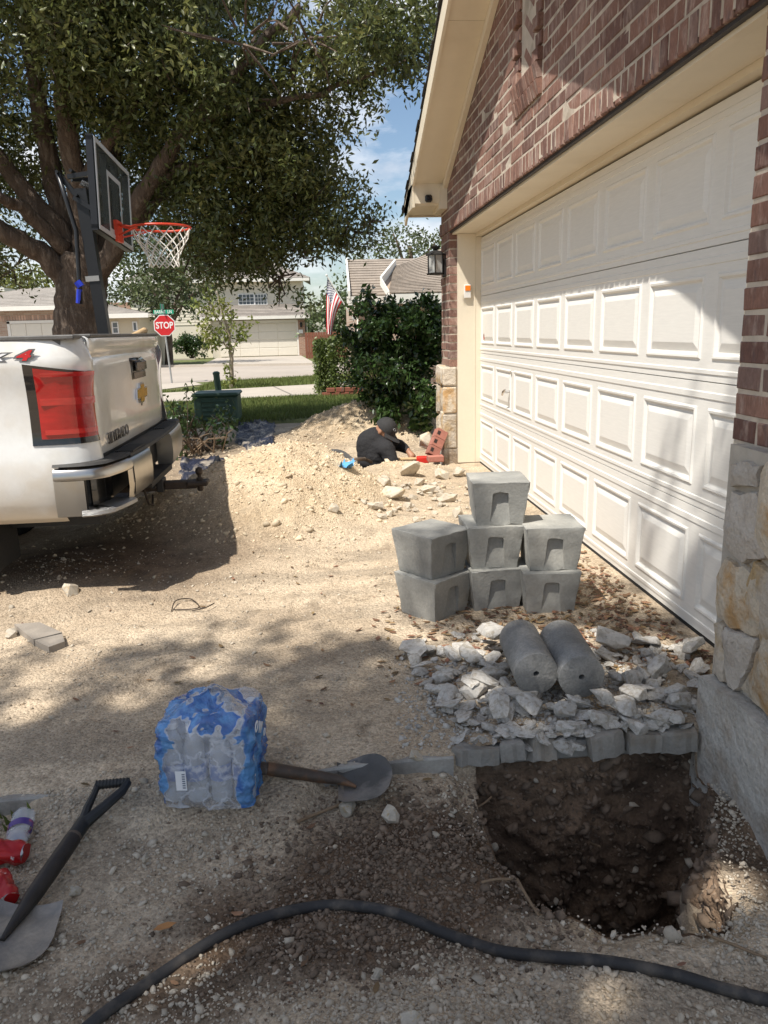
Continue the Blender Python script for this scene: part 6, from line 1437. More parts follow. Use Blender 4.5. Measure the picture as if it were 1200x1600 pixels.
BL_ = [B(60, 60, 9.0, 190, 110, 1.5), B(220, 40, 8.8, 150, 110, 1.4), B(380, 70, 7.7, 110, 70, 1.0, 1.0), B(480, 60, 7.6, 110, 70, 1.0, 1.0), B(590, 30, 8.0, 95, 60, .9, 1.1), B(640, 80, 8.3, 42, 55, .6, 1.0), B(650, 20, 8.2, 45, 50, .6, 1.0), B(565, 95, 8.6, 90, 45, .9), B(450, 150, 8.7, 110, 80, 1.2),
       B(320, 170, 9.2, 120, 90, 1.4), B(200, 150, 9.6, 120, 90, 1.4, .7), B(380, 260, 9.4, 120, 80, 1.3, 1.3), B(470, 240, 9.3, 62, 55, 1.0, 1.2), B(470, 330, 9.4, 100, 55, 1.1, 1.3), B(540, 362, 9.5, 50, 30, .7, 1.1), B(578, 345, 9.4, 22, 9, .4, .8), B(360, 350, 9.6, 110, 60, 1.2, 1.2), B(492, 300, 9.3, 42, 42, .7, 1.1),
       B(375, 405, 9.7, 75, 36, .8, 1.2), B(436, 432, 9.6, 20, 44, .4, .8), B(462, 395, 9.6, 40, 22, .5, 1.0), B(300, 400, 10.2, 60, 30, .9, .9), B(250, 300, 10.6, 110, 90, 1.2, .7), B(60, 230, 10.6, 110, 100, 1.3, .45), B(-40, 340, 10.2, 90, 70, 1.2, .7), B(20, 420, 10.8, 60, 30, .7, .6), B(-120, 200, 9.5, 120, 150, 1.6, .6),
       B(170, 230, 11.4, 90, 110, 1.0, .5), B(330, -70, 10.4, 300, 90, 1.4, .8), B(100, -90, 9.2, 300, 110, 2.4, .6), B(250, -260, 10.6, 380, 130, 2.0, .5), B(40, -250, 9.4, 300, 130, 2.2, .4), B(120, 330, 11.6, 160, 60, .7, .5)]
C = clumps(BL_, 44, 5, 1.0, .34, gap=.12, dens=215)
leaves('crown', C, .050+.046*np.random.RandomState(1).rand(len(C)), OAK, 2, oak, .40, kind='stuff')
print('oak leaves', len(C))
r_ = np.random.RandomState(8); mb = MB()
for q in range(260):
    bl = BL_[r_.randint(len(BL_)-6)]; c = np.array(bl[:3]); d = r_.randn(3); d /= np.linalg.norm(d); a = c+d*np.array(bl[3:6])*r_.rand()*.4; b = c+d*np.array(bl[3:6])*.95; mb.tube([a, (a+b)/2+r_.randn(3)*.05, b], [.014, .009, .004], 5)
mb.build('twigs', OAKB, oak, kind='stuff')

# the second oak: beside the photographer, its crown over the near half of the yard
t2 = np.array([-5.2, -2.6, -.25])
oak2 = thing('live_oak', 'live oak outside the picture whose crown shades the near yard', 'tree', tuple(t2))
mb = MB(); limb(mb, [t2+np.array([0, 0, -.3]), t2+np.array([.05, 0, .8]), t2+np.array([.1, .1, 3.2]), t2+np.array([.4, .3, 5.2])], .34, .20, 14, .006, 3); mb.build('trunk', OAKB, oak2, smooth=True)
for i, (e, r0) in enumerate((((-2.4, .2, 5.0), .12), ((-1.2, .5, 5.6), .10), ((-3.2, .8, 5.2), .10), ((-2.0, -1.2, 5.4), .1), ((-4.6, .4, 5.8), .1), ((-.6, -.4, 6.0), .08))):
    a = t2+np.array([.25, .2, 4.6]); e = np.array(e)+np.array([-1.067, -.907, 2.4]); mb = MB(); limb(mb, [a, a*.6+e*.4+np.array([0, 0, .35]), e], r0, .025, 8, .01, i); mb.build('limb', OAKB, oak2, smooth=True)
SB = [(-2.3, -.1, 5.2, .9, .75, .5, .7), (-1.5, .0, 5.6, .9, .7, .45, .7), (-3.2, -.2, 5.1, .9, .8, .5, .6), (-.8, -.2, 6.0, .8, .7, .45, .7), (-2.1, .75, 5.2, .8, .5, .4, .55), (-3.1, .75, 5.0, .8, .5, .4, .5), (-1.25, .75, 5.7, .7, .5, .4, .55), (-1.75, 1.35, 5.2, .45, .3, .3, .45), (-2.75, 1.3, 5.0, .5, .3, .3, .35), (-1.1, 1.2, 6.0, .4, .25, .3, .4), (-2.6, -1.0, 5.4, 1.0, .8, .5, .6), (-1.4, -1.0, 5.9, .9, .8, .5, .6), (-3.8, -.8, 5.5, .9, .8, .5, .5), (-.3, .15, 6.4, .6, .45, .4, .6), (-3.9, .6, 4.8, .7, .5, .4, .4), (-.35, -.7, 6.6, .7, .6, .4, .5), (-2.0, -.5, 5.6, .9, .6, .4, .6), (-2.0, -1.2, 5.6, 1.0, .6, .4, .6), (-1.0, -.6, 6.0, .7, .6, .4, .6), (-3.0, .2, 5.0, .8, .6, .4, .5)]
SB = [(x-1.067, y-.907, z+2.4, rx*1.05, ry, rz, w) for x, y, z, rx, ry, rz, w in SB]
C2 = clumps(SB, 40, 6, 1.0, .36, gap=.33, dens=760)
G2 = C2[:, :2]+((C2[:, 2]+.05)/SUN[2])[:, None]*(-SUN[:2])[None]
keep = fbm(G2[:, 0], G2[:, 1], 1.6, 3, 3) > -.34
edge = np.clip((G2[:, 1]-2.35)/1.0, 0, 1)
keep &= fbm(G2[:, 0]+9, G2[:, 1]+4, 2.3, 3, 6)+.42*(1-edge) > -.03
for u, v, r_0 in ((330, 1500, .09), (250, 1560, .08), (290, 1545, .08), (210, 1090, .12), (330, 1045, .10), (60, 1060, .14), (130, 1020, .12), (420, 1120, .07), (440, 1020, .09), (1040, 1010, .10), (1075, 1040, .06), (560, 960, .18), (650, 925, .14), (480, 985, .12), (380, 1000, .12), (30, 1115, .1), (380, 1240, .05)):
    p = hit(u, v); keep &= ((G2[:, 0]-p[0])**2+((G2[:, 1]-p[1])*.8)**2 > r_0**2)|(np.random.RandomState(int(u)).rand(len(G2)) < .10)
for X_, Y_, Z_, r_0 in ((1.02, 3.26, .41, .17), (.80, 3.40, .62, .15), (.46, 3.36, .41, .09), (.86, 3.28, .3, .07), (.40, 3.2, .15, .07), (1.02, 1.62, -.25, .12), (.74, 2.30, .12, .06), (.95, 2.75, .05, .12), (.52, 2.42, .05, .09), (.62, 2.2, .02, .06), (.98, 2.28, .03, .08), (1.08, 2.55, .05, .09), (1.1, 2.9, .02, .1), (1.5, 3.2, .3, .12), (1.5, 3.0, .7, .08)):
    g = C2[:, :2]+((C2[:, 2]-Z_)/SUN[2])[:, None]*(-SUN[:2])[None]; keep &= (g[:, 0]-X_)**2+(g[:, 1]-Y_)**2 > r_0**2
C2 = C2[keep]
leaves('crown', C2, .06+.035*np.random.RandomState(2).rand(len(C2)), OAK, 3, oak2, .45, kind='stuff'); print('shade leaves', len(C2))

# ------------------------------------------------------------------ hedges and shrubs
HEDGE = leaf_mat('viburnum_leaves', (.040, .075, .020), (.065, .11, .028), .4, .25, .28, .6); BOXL = leaf_mat('clipped_hedge_leaves', (.10, .135, .030), (.14, .17, .045), .4, .3, .45)
BARK = mat('shrub_bark', (.12, .09, .065), .9, .2, 10, .4, 50)
def shrub(name, lab, cat, blobs, m, size, per=40, sub=.22, group=None, stems=9, seed=0, asp=.5, core=True, base=None):
    b0 = np.array(base) if base is not None else np.array([blobs[0][0], blobs[0][1], float(zg(blobs[0][1])) if blobs[0][1] > 11 else zt(blobs[0][0], blobs[0][1])])
    t = thing(name, lab, cat, tuple(b0), group); C = clumps(blobs, per, seed, 1, sub); C = C[C[:, 2] > b0[2]-.05]
    leaves('foliage', C, size*(.7+.6*np.random.RandomState(seed).rand(len(C))), m, seed, t, asp, kind='stuff')
    mb = MB(); r_ = np.random.RandomState(seed)
    for i in range(stems):
        bl = blobs[r_.randint(len(blobs))]; e = np.array(bl[:3])+r_.randn(3)*np.array(bl[3:6])*.2; e[2] = max(e[2], b0[2]+.2); s = b0+np.append(r_.randn(2)*.12+np.array([0, .15]), -.03); mb.tube([s, (s+e)/2+r_.randn(3)*.06, e], [.02*size/.09, .015*size/.09, .006*size/.09], 6)
    mb.build('stems', BARK, t, kind='stuff'); return t
hb_ = []
for (u, v, y, ru, rv, ry, w) in ((620, 560, 9.0, 68, 90, .55, 3.2), (650, 500, 9.0, 50, 40, .5, 3.2), (590, 510, 9.1, 45, 45, .5, 3.0), (665, 590, 8.9, 35, 95, .5, 3.2), (580, 590, 9.0, 32, 70, .5, 3.0), (625, 645, 8.8, 55, 35, .4, 3), (635, 480, 9.2, 50, 22, .45, 2.5), (560, 545, 9.2, 18, 50, .4, 2.2), (680, 530, 9.0, 18, 60, .5, 2.6)): hb_.append(B(u, v, y, ru, rv, ry, w))
shrub('tall_hedge', 'tall dark glossy hedge crowding the far corner of the garage behind the man', 'hedge', hb_, HEDGE, .078, 125, .2, seed=3, asp=.52, base=(at(625, 660, y=9)[0], 9.1, .1), stems=7)
def boxblobs(x0, x1, y0, y1, z0, z1, r, w):
    out = []
    for x in np.arange(x0+r, max(x1-r*.5, x0+r*1.01), r*1.1):
        for y in np.arange(y0+r, y1-r*.5, r*1.3):
            for z in np.arange(z0+r, z1-r*.5, r*1.1): out.append((x, y, z, r, r, r, w))
    return out
def clipped(name, lab, x0, x1, y0, y1, z0, z1, m, size, n, seed):
    r_ = np.random.RandomState(seed); t = thing(name, lab, 'hedge', ((x0+x1)/2, (y0+y1)/2, z0)); U = r_.rand(n, 3); f = r_.randint(0, 5, n)
    for k, (ax, v) in enumerate(((0, 0), (0, 1), (1, 0), (1, 1), (2, 1))): U[f == k, ax] = v
    P = np.array([x0, y0, z0])+U*np.array([x1-x0, y1-y0, z1-z0]); c = np.array([(x0+x1)/2, (y0+y1)/2, (z0+z1)/2]); q = (P-c)/np.array([x1-x0, y1-y0, z1-z0])*2
    P = c+(P-c)*(1-.06*(np.abs(q)**6).sum(1, keepdims=True)*.5)+(.05*fbm(P[:, 0]*3+P[:, 2]*2, P[:, 1]*3+P[:, 2], 1.3, 4, seed))[:, None]*q+r_.randn(n, 3)*.03-q*np.abs(r_.randn(n, 1))*.05
    leaves('foliage', P, size*(.7+.6*r_.rand(n)), m, seed, t, .6, .1, kind='stuff'); mb = MB()
    for i in range(7): a = np.array([r_.uniform(x0+.15, x1-.15), r_.uniform(y0+.15, y1-.15), z0-.05]); mb.tube([a, a+np.array([0, 0, z1-z0-.2])+r_.randn(3)*.08], [.03, .012], 6)
    mb.build('stems', BARK, t, kind='stuff'); return t
h0_ = at(497, 594, y=16.8); h1_ = at(562, 527, y=16.8)
zb0 = -.12
clipped('clipped_hedge', 'squarish clipped light green hedge by the pavement left of the tall dark hedge', h0_[0]+.26, h1_[0]+.5, 16.5, 17.7, zb0, h1_[2]+.02, BOXL, .065, 9000, 4)
clipped('clipped_hedge', 'narrow clipped hedge block at the street end of the squarish hedge', h0_[0]-.05, h0_[0]+.23, 16.8, 18.3, zb0, h1_[2]-.05, BOXL, .065, 4000, 5)
RBR = mat('edging_brick', (.22, .075, .045), .9, .2, 8, .3, 40, isl=.3)
eb = thing('hedge_edging', 'low red brick edging at the foot of the clipped hedge', 'edging', (.6, 16.4, -.1)); ebm = MB().cbox((-.09, -.05, -.045), (.09, .05, .045), .008).mesh('brick', RBR, loc=(0, 0, 0))
for i in range(9):
    for k in range(2): part('brick', ebm, eb, (-.12+.2*i+.1*(k % 2)-.3, .05*i*.2, .06+.095*k))
ds = [B(300, 655, 9.0, 45, 28, .45, 1.6), B(335, 670, 9.3, 40, 22, .4, 1.5), B(275, 640, 8.8, 22, 35, .35, 1.3), B(345, 650, 9.5, 30, 18, .35, 1.2), B(300, 685, 8.6, 40, 16, .35, 1.4)]
shrub('low_shrub', 'straggly low shrub with drooping twigs between the pickup bumper and the green utility box', 'shrub', ds, HEDGE, .07, 34, .22, seed=7, base=(at(305, 690, y=9)[0], 9, zt(at(305, 690, y=9)[0], 9)), stems=26)
sp_ = thing('sapling_shoot', 'thin upright shoot with a few dark leaves rising over the low shrub', 'shoot', tuple(at(293, 680, y=8.7))); mb = MB(); q0, q1, q2 = at(293, 680, y=8.7), at(293, 640, y=8.7), at(291, 606, y=8.7); mb.tube([q0, q1, q2], [.007, .005, .003], 5); mb.build('stem', BARK, sp_)
Cs = np.concatenate([np.array(at(u, v, y=8.7))[None]+np.random.RandomState(i).randn(9, 3)*.035 for i, (u, v) in enumerate(((290, 606), (298, 618), (265, 628), (276, 634), (283, 630)))]); leaves('foliage', Cs, np.full(len(Cs), .08), HEDGE, 5, sp_, .4, kind='stuff')
mb = MB(); r_ = np.random.RandomState(2)
for q in range(22):
    a = at(300+r_.randn()*25, 690+r_.randn()*8, y=8.7); a[2] = zt(a[0], a[1])+.02; e = a+np.array([r_.uniform(-.5, .5), r_.uniform(-.3, .3), r_.uniform(.08, .3)]); mb.tube([a, (a+e)/2+np.array([0, 0, .08]), e], [.008, .006, .003], 5)
o = mb.build('brushwood', mat('dry_brushwood', (.26, .185, .12), .9, .2, 10)); o['kind'] = 'stuff'

# ------------------------------------------------------------------ tarpaulins on the heap behind
TARP = mat('blue_tarpaulin', (.012, .015, .034), .55, .25, 9, .9, 14, col2=(.30, .26, .21), c2scale=5, c2pos=(.47, .62), bdist=.05)
def tarp(u0, v0, u1, v1, lab, seed):
    a, b, c, d = hit(u0, v1, .01), hit(u1, v1, .01), hit(u1, v0, .01), hit(u0, v0, .01); G = []
    for s in np.linspace(0, 1, 40):
        rw = []
        for t in np.linspace(0, 1, 40):
            p = (a*(1-s)+b*s)*(1-t)+(d*(1-s)+c*s)*t; x = p[0]+.08*float(fbm(s*3, t*3, 1, 2, seed)); y = p[1]+.15*float(fbm(t*3+5, s*3, 1, 2, seed)); rw.append((x, y, zt(x, y)+.005+.26*abs(float(fbm(x*3, y*3, 1.6, 4, seed)))-.05*(max(abs(s-.5), abs(t-.5)) > .42)))
        G.append(rw)
    mb = MB(); mb.grid(G); o = mb.build('tarpaulin', TARP, smooth=True); md = o.modifiers.new('t', 'SOLIDIFY'); md.thickness = .004; tag(o, lab, 'tarpaulin')
tarp(368, 652, 436, 690, 'crumpled dark blue tarpaulin between the green box and the far dirt heap', 2); tarp(278, 712, 352, 745, 'dusty blue tarpaulin sheet lying beyond the pickup bumper', 5)
r_ = np.random.RandomState(4)

# ------------------------------------------------------------------ utility box and post
UG = mat('utility_green_paint', (.035, .075, .050), .5, .12, 5, .05, 40, col2=(.055, .10, .07), c2scale=3)
u0, u1 = at(302, 650, y=11.7), at(372, 613, y=11.7); zb_ = -.06
ub = thing('utility_box', 'dark green louvred utility box on the grass behind the low shrub', 'utility box', ((u0[0]+u1[0])/2, 12.0, zb_))
mb = MB(); mb.cbox((u0[0]+.02, 11.7, zb_), (u1[0]-.02, 12.3, u1[2]-.05), .02); mb.build('cabinet', UG, ub)
mb = MB(); mb.cbox((u0[0]-.005, 11.665, u1[2]-.06), (u1[0]+.005, 12.33, u1[2]), .022); mb.build('lid', UG, ub)
for i in range(5):
    z = zb_+.06+i*.068; mb = MB(); x0, x1 = u0[0]+.14, u1[0]-.16
    mb.prism([(x0, 11.698, z), (x0, 11.682, z+.006), (x0, 11.698, z+.045)], (x1-x0, 0, 0)); mb.build('louvre', UG, ub, recalc=True)
mb = MB(); mb.box((u0[0]+.115, 11.690, zb_+.03), (u0[0]+.135, 11.70, u1[2]-.08)); mb.box((u1[0]-.15, 11.690, zb_+.03), (u1[0]-.13, 11.70, u1[2]-.08)); mb.build('door_seam', UG, ub)
p0, p1 = at(346, 640, y=12.8), at(338, 585, y=12.8)
po = thing('marker_post', 'slim round green marker post leaning behind the utility box', 'post', (p0[0], 12.8, -.06)); mb = MB(); mb.tube([(p0[0], 12.8, -.1), tuple(p1)], .052, 12); mb.build('post_tube', UG, po, smooth=40); mb = MB(); d = _n(p1-np.array([p0[0], 12.8, -.1])); mb.tube([p1, p1+d*.03, p1+d*.05], [.058, .058, .03], 12); mb.build('post_cap', UG, po, smooth=40)

# ------------------------------------------------------------------ stop sign with street name
sgn = at(257, 508.5, y=24); pbz = float(zg(24))
RED = mat('sign_red', (.55, .018, .022), .45, .06, 4); WHT = mat('sign_white', (.78, .77, .74), .45, .04); SGR = mat('sign_green', (.01, .30, .17), .45, .1, 6); GAL = mat('galvanised_post', (.42, .42, .41), .5, .15, 8, metal=.5)
ss_ = thing('stop_sign', 'red octagonal stop sign with green street name blades on a thin post', 'sign', (sgn[0]+.15, 24, pbz))
pf = at(269, 601, y=24)
mb = MB(); mb.tube([(pf[0], 24.03, pbz-.1), (sgn[0]-.05, 24.03, sgn[2]+.62)], .028, 8); mb.build('post', GAL, ss_)
def octo(r, y0, y1):
    return [(sgn[0]+r*math.cos(math.pi/8+k*math.pi/4), y0, sgn[2]+r*math.sin(math.pi/8+k*math.pi/4)) for k in range(8)], (0, y1-y0, 0)
mb = MB(); mb.prism(*octo(.335, 23.992, 24.0)); pa_ = mb.build('sign_plate', WHT, ss_, recalc=True)
mb = MB(); mb.prism(*octo(.310, 23.988, 23.9915)); mb.build('sign_face', RED, pa_, recalc=True)
lettering('lettering', 'STOP', .265, WHT, pa_, np.array((sgn[0], 23.986, sgn[2]-.005))-worldloc(ss_), (1, 0, 0), (0, 0, 1), bold=.006, sx=.80, extrude=.001)
g0, g1 = at(240, 491, y=24), at(270, 484, y=24)
mb = MB(); mb.cbox((g0[0], 23.985, g0[2]), (g1[0]+.02, 23.995, g1[2]), .004); nb = mb.build('street_name_blade', SGR, ss_)
lettering('lettering', 'BARNE  LN', .13, WHT, nb, np.array(((g0[0]+g1[0])/2, 23.983, (g0[2]+g1[2])/2))-worldloc(ss_), (1, 0, 0), (0, 0, 1), bold=.002, sx=.80, extrude=.001)
mb = MB(); cxs = sgn[0]-.04; mb.prism([(cxs-.012, 23.86, g1[2]+.03), (cxs-.012, 24.4, g1[2]+.03), (cxs-.012, 24.4, g1[2]+.18), (cxs-.012, 23.86, g1[2]+.18)], (.008, 0, 0)); mb.build('street_name_blade', SGR, ss_, recalc=True)

# ------------------------------------------------------------------ young tree in the verge
yt = np.array(at(360, 591, y=20.5)); yt[2] = float(zg(20.5))
ytree = thing('young_tree', 'slim young tree with yellow green leaves on the verge before the far garage', 'tree', tuple(yt)); YL = leaf_mat('young_tree_leaves', (.17, .20, .04), (.24, .24, .06), .35, .35, .5); YB = mat('pale_bark', (.33, .27, .2), .9, .2, 10)
mb = MB(); Y_ = lambda u, v, y=20.5: at(u, v, y=y)
limb(mb, [yt-np.array([0, 0, .1]), Y_(361, 570), Y_(360, 545), Y_(356, 515), Y_(345, 480), Y_(338, 455)], .07, .015, 8, .01); mb.build('trunk', YB, ytree, smooth=True)
for i, pts in enumerate((((361, 570), (366, 540), (372, 525)), ((360, 550), (350, 535), (330, 520)), ((358, 530), (362, 500), (360, 475)), ((357, 545), (340, 525), (322, 500)), ((356, 520), (335, 490), (325, 465)))):
    mb = MB(); limb(mb, [Y_(*p) for p in pts], .028, .008, 6, .01, i); mb.build('limb', YB, ytree, smooth=True)
YBL = [B(340, 465, 20.5, 22, 18, .5, 1.2), B(325, 475, 20.3, 18, 18, .5, 1.2), B(355, 480, 20.5, 20, 22, .5, 1.0), B(345, 505, 20.4, 28, 18, .6, .8), B(325, 520, 20.4, 18, 9, .4, 1.0), B(372, 508, 20.5, 16, 8, .4, .9), B(335, 540, 20.4, 10, 6, .3, 1), B(318, 508, 20.4, 12, 8, .3, 1), B(362, 588, 20.4, 6, 16, .2, 1), B(350, 530, 20.4, 14, 10, .3, .8), B(374, 525, 20.5, 8, 10, .3, .8)]
C = clumps(YBL, 26, 9, 1, .3); leaves('crown', C, .10+.04*np.random.RandomState(3).rand(len(C)), YL, 9, ytree, .5, kind='stuff')

# ------------------------------------------------------------------ houses across the street
SID = mat('cream_siding', (.68, .62, .50), .7, .04, .6); TRIMW = mat('white_trim', (.74, .71, .64), .6, .04); DOORF = mat('far_garage_door', (.70, .65, .55), .6, .04); ROOFG = mat('grey_shingles', (.21, .185, .16), .95, .25, 1.2, isl=.3, fine=.3); WING = mat('window_glass', (.10, .12, .14), .08, .2, .6, spec=.8)
def far_brick(nm, c, c2):
    m = bpy.data.materials.new(nm); m.use_nodes = True; n = m.node_tree; b = n.nodes['Principled BSDF']; b.inputs['Roughness'].default_value = .9
    t = n.nodes.new('ShaderNodeTexCoord'); mpn = n.nodes.new('ShaderNodeMapping'); mpn.inputs['Rotation'].default_value = (R(90), 0, 0); q = n.nodes.new('ShaderNodeTexBrick'); q.inputs['Scale'].default_value = 1; q.inputs['Brick Width'].default_value = .25; q.inputs['Row Height'].default_value = .08; q.inputs['Mortar Size'].default_value = .01
    q.inputs['Color1'].default_value = c+(1,); q.inputs['Color2'].default_value = c2+(1,); q.inputs['Mortar'].default_value = (.42, .36, .29, 1); n.links.new(t.outputs['Object'], mpn.inputs[0]); n.links.new(mpn.outputs[0], q.inputs['Vector']); n.links.new(q.outputs['Color'], b.inputs['Base Color']); return m
FBR = far_brick('far_red_brick', (.28, .13, .085), (.38, .21, .14)); FBT = far_brick('far_tan_brick', (.36, .235, .17), (.45, .33, .25))
def clapboard(mbx, x0, x1, y, z0, z1, h=.18):
    z = z0
    while z < z1-.01: t = min(z+h, z1); mbx.add([(x0, y-.022, z), (x1, y-.022, z), (x1, y-.004, t), (x0, y-.004, t), (x0, y, z), (x1, y, z)], [(0, 1, 2, 3), (4, 5, 1, 0)]); z += h
def shingles(mbx, a, b, c, d, rows=14):                       # eave a-b, ridge d-c
    a, b, c, d = [np.array(p, float) for p in (a, b, c, d)]; nrm = _n(np.cross(b-a, d-a))
    for i in range(rows):
        s, t = i/rows, (i+1)/rows; mbx.add([a+(d-a)*s+nrm*.028, b+(c-b)*s+nrm*.028, b+(c-b)*t+nrm*.012, a+(d-a)*t+nrm*.012, a+(d-a)*s, b+(c-b)*s], [(0, 1, 2, 3), (4, 5, 1, 0)])
def window(par, x0, x1, z0, z1, y, nx=2, nz=2, fr=WHT, pane=None):
    mb = MB(); t = .05
    for q in ((x0-t, x1+t, z1, z1+t), (x0-t, x1+t, z0-t, z0), (x0-t, x0, z0, z1), (x1, x1+t, z0, z1)): mb.box((q[0], y-.05, q[2]), (q[1], y-.005, q[3]))
    for i in range(1, nx): x = x0+(x1-x0)*i/nx; mb.box((x-.015, y-.045, z0), (x+.015, y-.015, z1))
    for i in range(1, nz): z = z0+(z1-z0)*i/nz; mb.box((x0, y-.042, z-.015), (x1, y-.018, z+.015))
    w = mb.build('window', fr, par); mb = MB(); mb.box((x0, y-.014, z0), (x1, y-.006, z1)); mb.build('pane', WING, w); return w
YH2 = 53.0; F = lambda u, v, y=YH2: at(u, v, y=y)
gz = F(464, 555)[2]; gx0, gx1 = F(345, 530)[0], F(464, 530)[0]; xr = F(477, 530)[0]; ze1 = F(430, 497)[2]; ze2 = F(478, 437, 54)[2]
fh = thing('two_storey_house', 'pale two storey house across the street with a cream garage door in tree shade', 'house', ((gx0+xr)/2, YH2, gz))
mb = MB(); mb.box((gx0-.6, YH2+.02, gz-.1), (xr-.02, YH2+8, ze1-.02)); mb.box((gx0-6, YH2+1.6, gz-.1), (xr-.02, YH2+9, ze2-.02)); clapboard(mb, gx0-.6, gx1, YH2+.016, F(464, 503)[2], ze1); clapboard(mb, gx0-6, xr, YH2+1.59, ze1-.3, ze2); mb.build('wall', SID, fh)
mb = MB(); mb.box((gx1+.12, YH2-.16, gz-.1), (xr+.02, YH2+.4, F(470, 500)[2])); mb.build('brick_pier', FBR, fh)
dt = F(464, 504)[2]; dgo = bpy.data.objects.new('garage_door', None); COL.objects.link(dgo); dgo.parent = fh
for k in range(4):
    for c in range(4):
        z0, z1 = gz+(dt-gz)*k/4, gz+(dt-gz)*(k+1)/4; x0, x1 = gx0+(gx1-gx0)*c/4, gx0+(gx1-gx0)*(c+1)/4
        mb = MB(); mb.cbox((x0+.004, YH2-.055, z0+.012), (x1-.004, YH2-.005, z1-.012), .02); mb.build('door_panel', DOORF, dgo)
mb = MB(); mb.box((gx0-.1, YH2-.03, gz), (gx1+.1, YH2-.004, dt+.02)); mb.build('door_backing', DOORF, dgo)
mb = MB(); mb.box((gx1+.005, YH2-.10, gz), (gx1+.115, YH2, dt+.18)); mb.box((gx0-.4, YH2-.08, dt+.03), (gx1, YH2, dt+.2)); mb.box((gx0-1.2, YH2-.62, ze1-.06), (xr+.35, YH2-.56, ze1+.14)); mb.box((gx0-6.5, YH2+1.0, ze2-.06), (xr+.45, YH2+1.06, ze2+.16)); mb.box((xr-.1, YH2+1.56, ze1), (xr+.02, YH2+1.60, ze2)); mb.build('trim', TRIMW, fh)
mb = MB(); shingles(mb, (gx0-1.2, YH2-.6, ze1+.12), (xr+.4, YH2-.6, ze1+.12), (xr-.6, YH2+1.6, ze1+.95), (gx0-1.2, YH2+1.6, ze1+.95), 8); mb.add([(xr+.4, YH2-.6, ze1+.12), (xr+.4, YH2+4, ze1+.12), (xr-.6, YH2+1.6, ze1+.95)], [(0, 1, 2)]); mb.build('lower_roof', ROOFG, fh)
mb = MB(); shingles(mb, (gx0-6.5, YH2+1, ze2+.14), (xr+.5, YH2+1, ze2+.14), (xr-3.2, YH2+5, ze2+1.9), (gx0-3, YH2+5, ze2+1.9), 14); mb.add([(xr+.5, YH2+1, ze2+.14), (xr+.5, YH2+9.5, ze2+.14), (xr-3.2, YH2+5, ze2+1.9)], [(0, 1, 2)]); mb.build('upper_roof', ROOFG, fh)
mb = MB(); mb.box((gx0-6.5, YH2+1.06, ze2-.05), (xr+.45, YH2+1.6, ze2-.02)); mb.build('soffit', TRIMW, fh)
w0, w1 = F(374, 476, 54.6), F(396, 460, 54.6); window(fh, w0[0], w1[0], w0[2], w1[2], YH2+1.59-.02, 4, 3); w0, w1 = F(397.5, 476, 54.6), F(416, 460, 54.6); window(fh, w0[0]+.08, w1[0], w0[2], w1[2], YH2+1.59-.02, 4, 3)
# numbers on the pier are too small to read: a pale plaque and a lamp
p_ = F(470, 518); mb = MB(); mb.box((p_[0]-.14, YH2-.185, p_[2]-.12), (p_[0]+.14, YH2-.162, p_[2]+.12)); mb.build('number_plaque', WHT, fh)
p_ = F(470.5, 508); mb = MB(); mb.lathe([(.06, -.14), (.09, .1), (.02, .2)], 8, o=(p_[0], YH2-.26, p_[2])); mb.build('porch_lamp', IRON, fh)
mb = MB(); mb.tube([F(479.5, 500, 53.2), F(480.5, 550, 53.2)], .05, 6); mb.build('downpipe', TRIMW, fh)
# its brick wing, entrance and red door
bx0 = F(262, 530, 55)[0]; mb = MB(); mb.box((bx0-4, 55, gz-.1), (gx0-.62, 60, F(300, 470, 55)[2])); mb.build('brick_wing', FBR, fh)
d0, d1 = F(330, 553, 54.9), F(345, 522, 54.9); mb = MB(); mb.cbox((d0[0], 54.93, gz), (d1[0], 54.99, d1[2]), .02); mb.build('front_door', mat('dark_red_door', (.16, .012, .012), .5, .1), fh)
w0, w1 = F(275, 525, 54.9), F(292, 508, 54.9); window(fh, w0[0], w1[0], w0[2], w1[2], 54.98, 2, 2)
fbz = gz; shrub('dark_bush', 'rounded dark bush under the window of the brick wing across the street', 'bush', [B(288, 540, 52, 15, 13, .8, 2.2), B(305, 540, 52, 18, 15, .8, 2.2), B(298, 532, 52, 18, 10, .7, 2.2)], HEDGE, .16, 30, .3, seed=11, base=(at(298, 552, y=52)[0], 52, fbz))
mb = MB(); bedp = at(290, 557, y=50.5); mb.box((bedp[0]-3, 50.4, fbz-.1), (bedp[0]+.6, 50.6, fbz+.05)); o = mb.build('bed_edging', PAVE); tag(o, 'low pale edging of the planting bed under the dark bush', 'edging')
# single storey house at the left
lh_y = 36.0; Lf = lambda u, v, y=lh_y: at(u, v, y=y); lz = -.24
lh = thing('single_storey_house', 'low brick and siding house with grey hip roof across the street behind the oak trunk', 'house', (Lf(60, 520)[0], lh_y, lz))
x0, x1, x2 = Lf(-140, 500)[0], Lf(112, 500)[0], at(235, 500, y=37.5)[0]; zt_ = Lf(60, 484)[2]; zev = Lf(100, 480)[2]
mb = MB(); mb.box((x0, lh_y, lz), (x1, lh_y+7, zev)); mb.build('brick_front', FBT, lh)
mb = MB(); mb.box((x1-.3, lh_y+1.4, lz), (x2-.5, lh_y+8, zev-.4)); clapboard(mb, x1-.3, x2-.5, lh_y+1.39, lz, zev-.45); mb.build('siding_wall', mat('buff_siding', (.60, .52, .38), .7, .05, .6), lh)
g0_, g1_ = Lf(15, 500)[0], Lf(112, 500)[0]; zg_ = Lf(60, 505)[2]
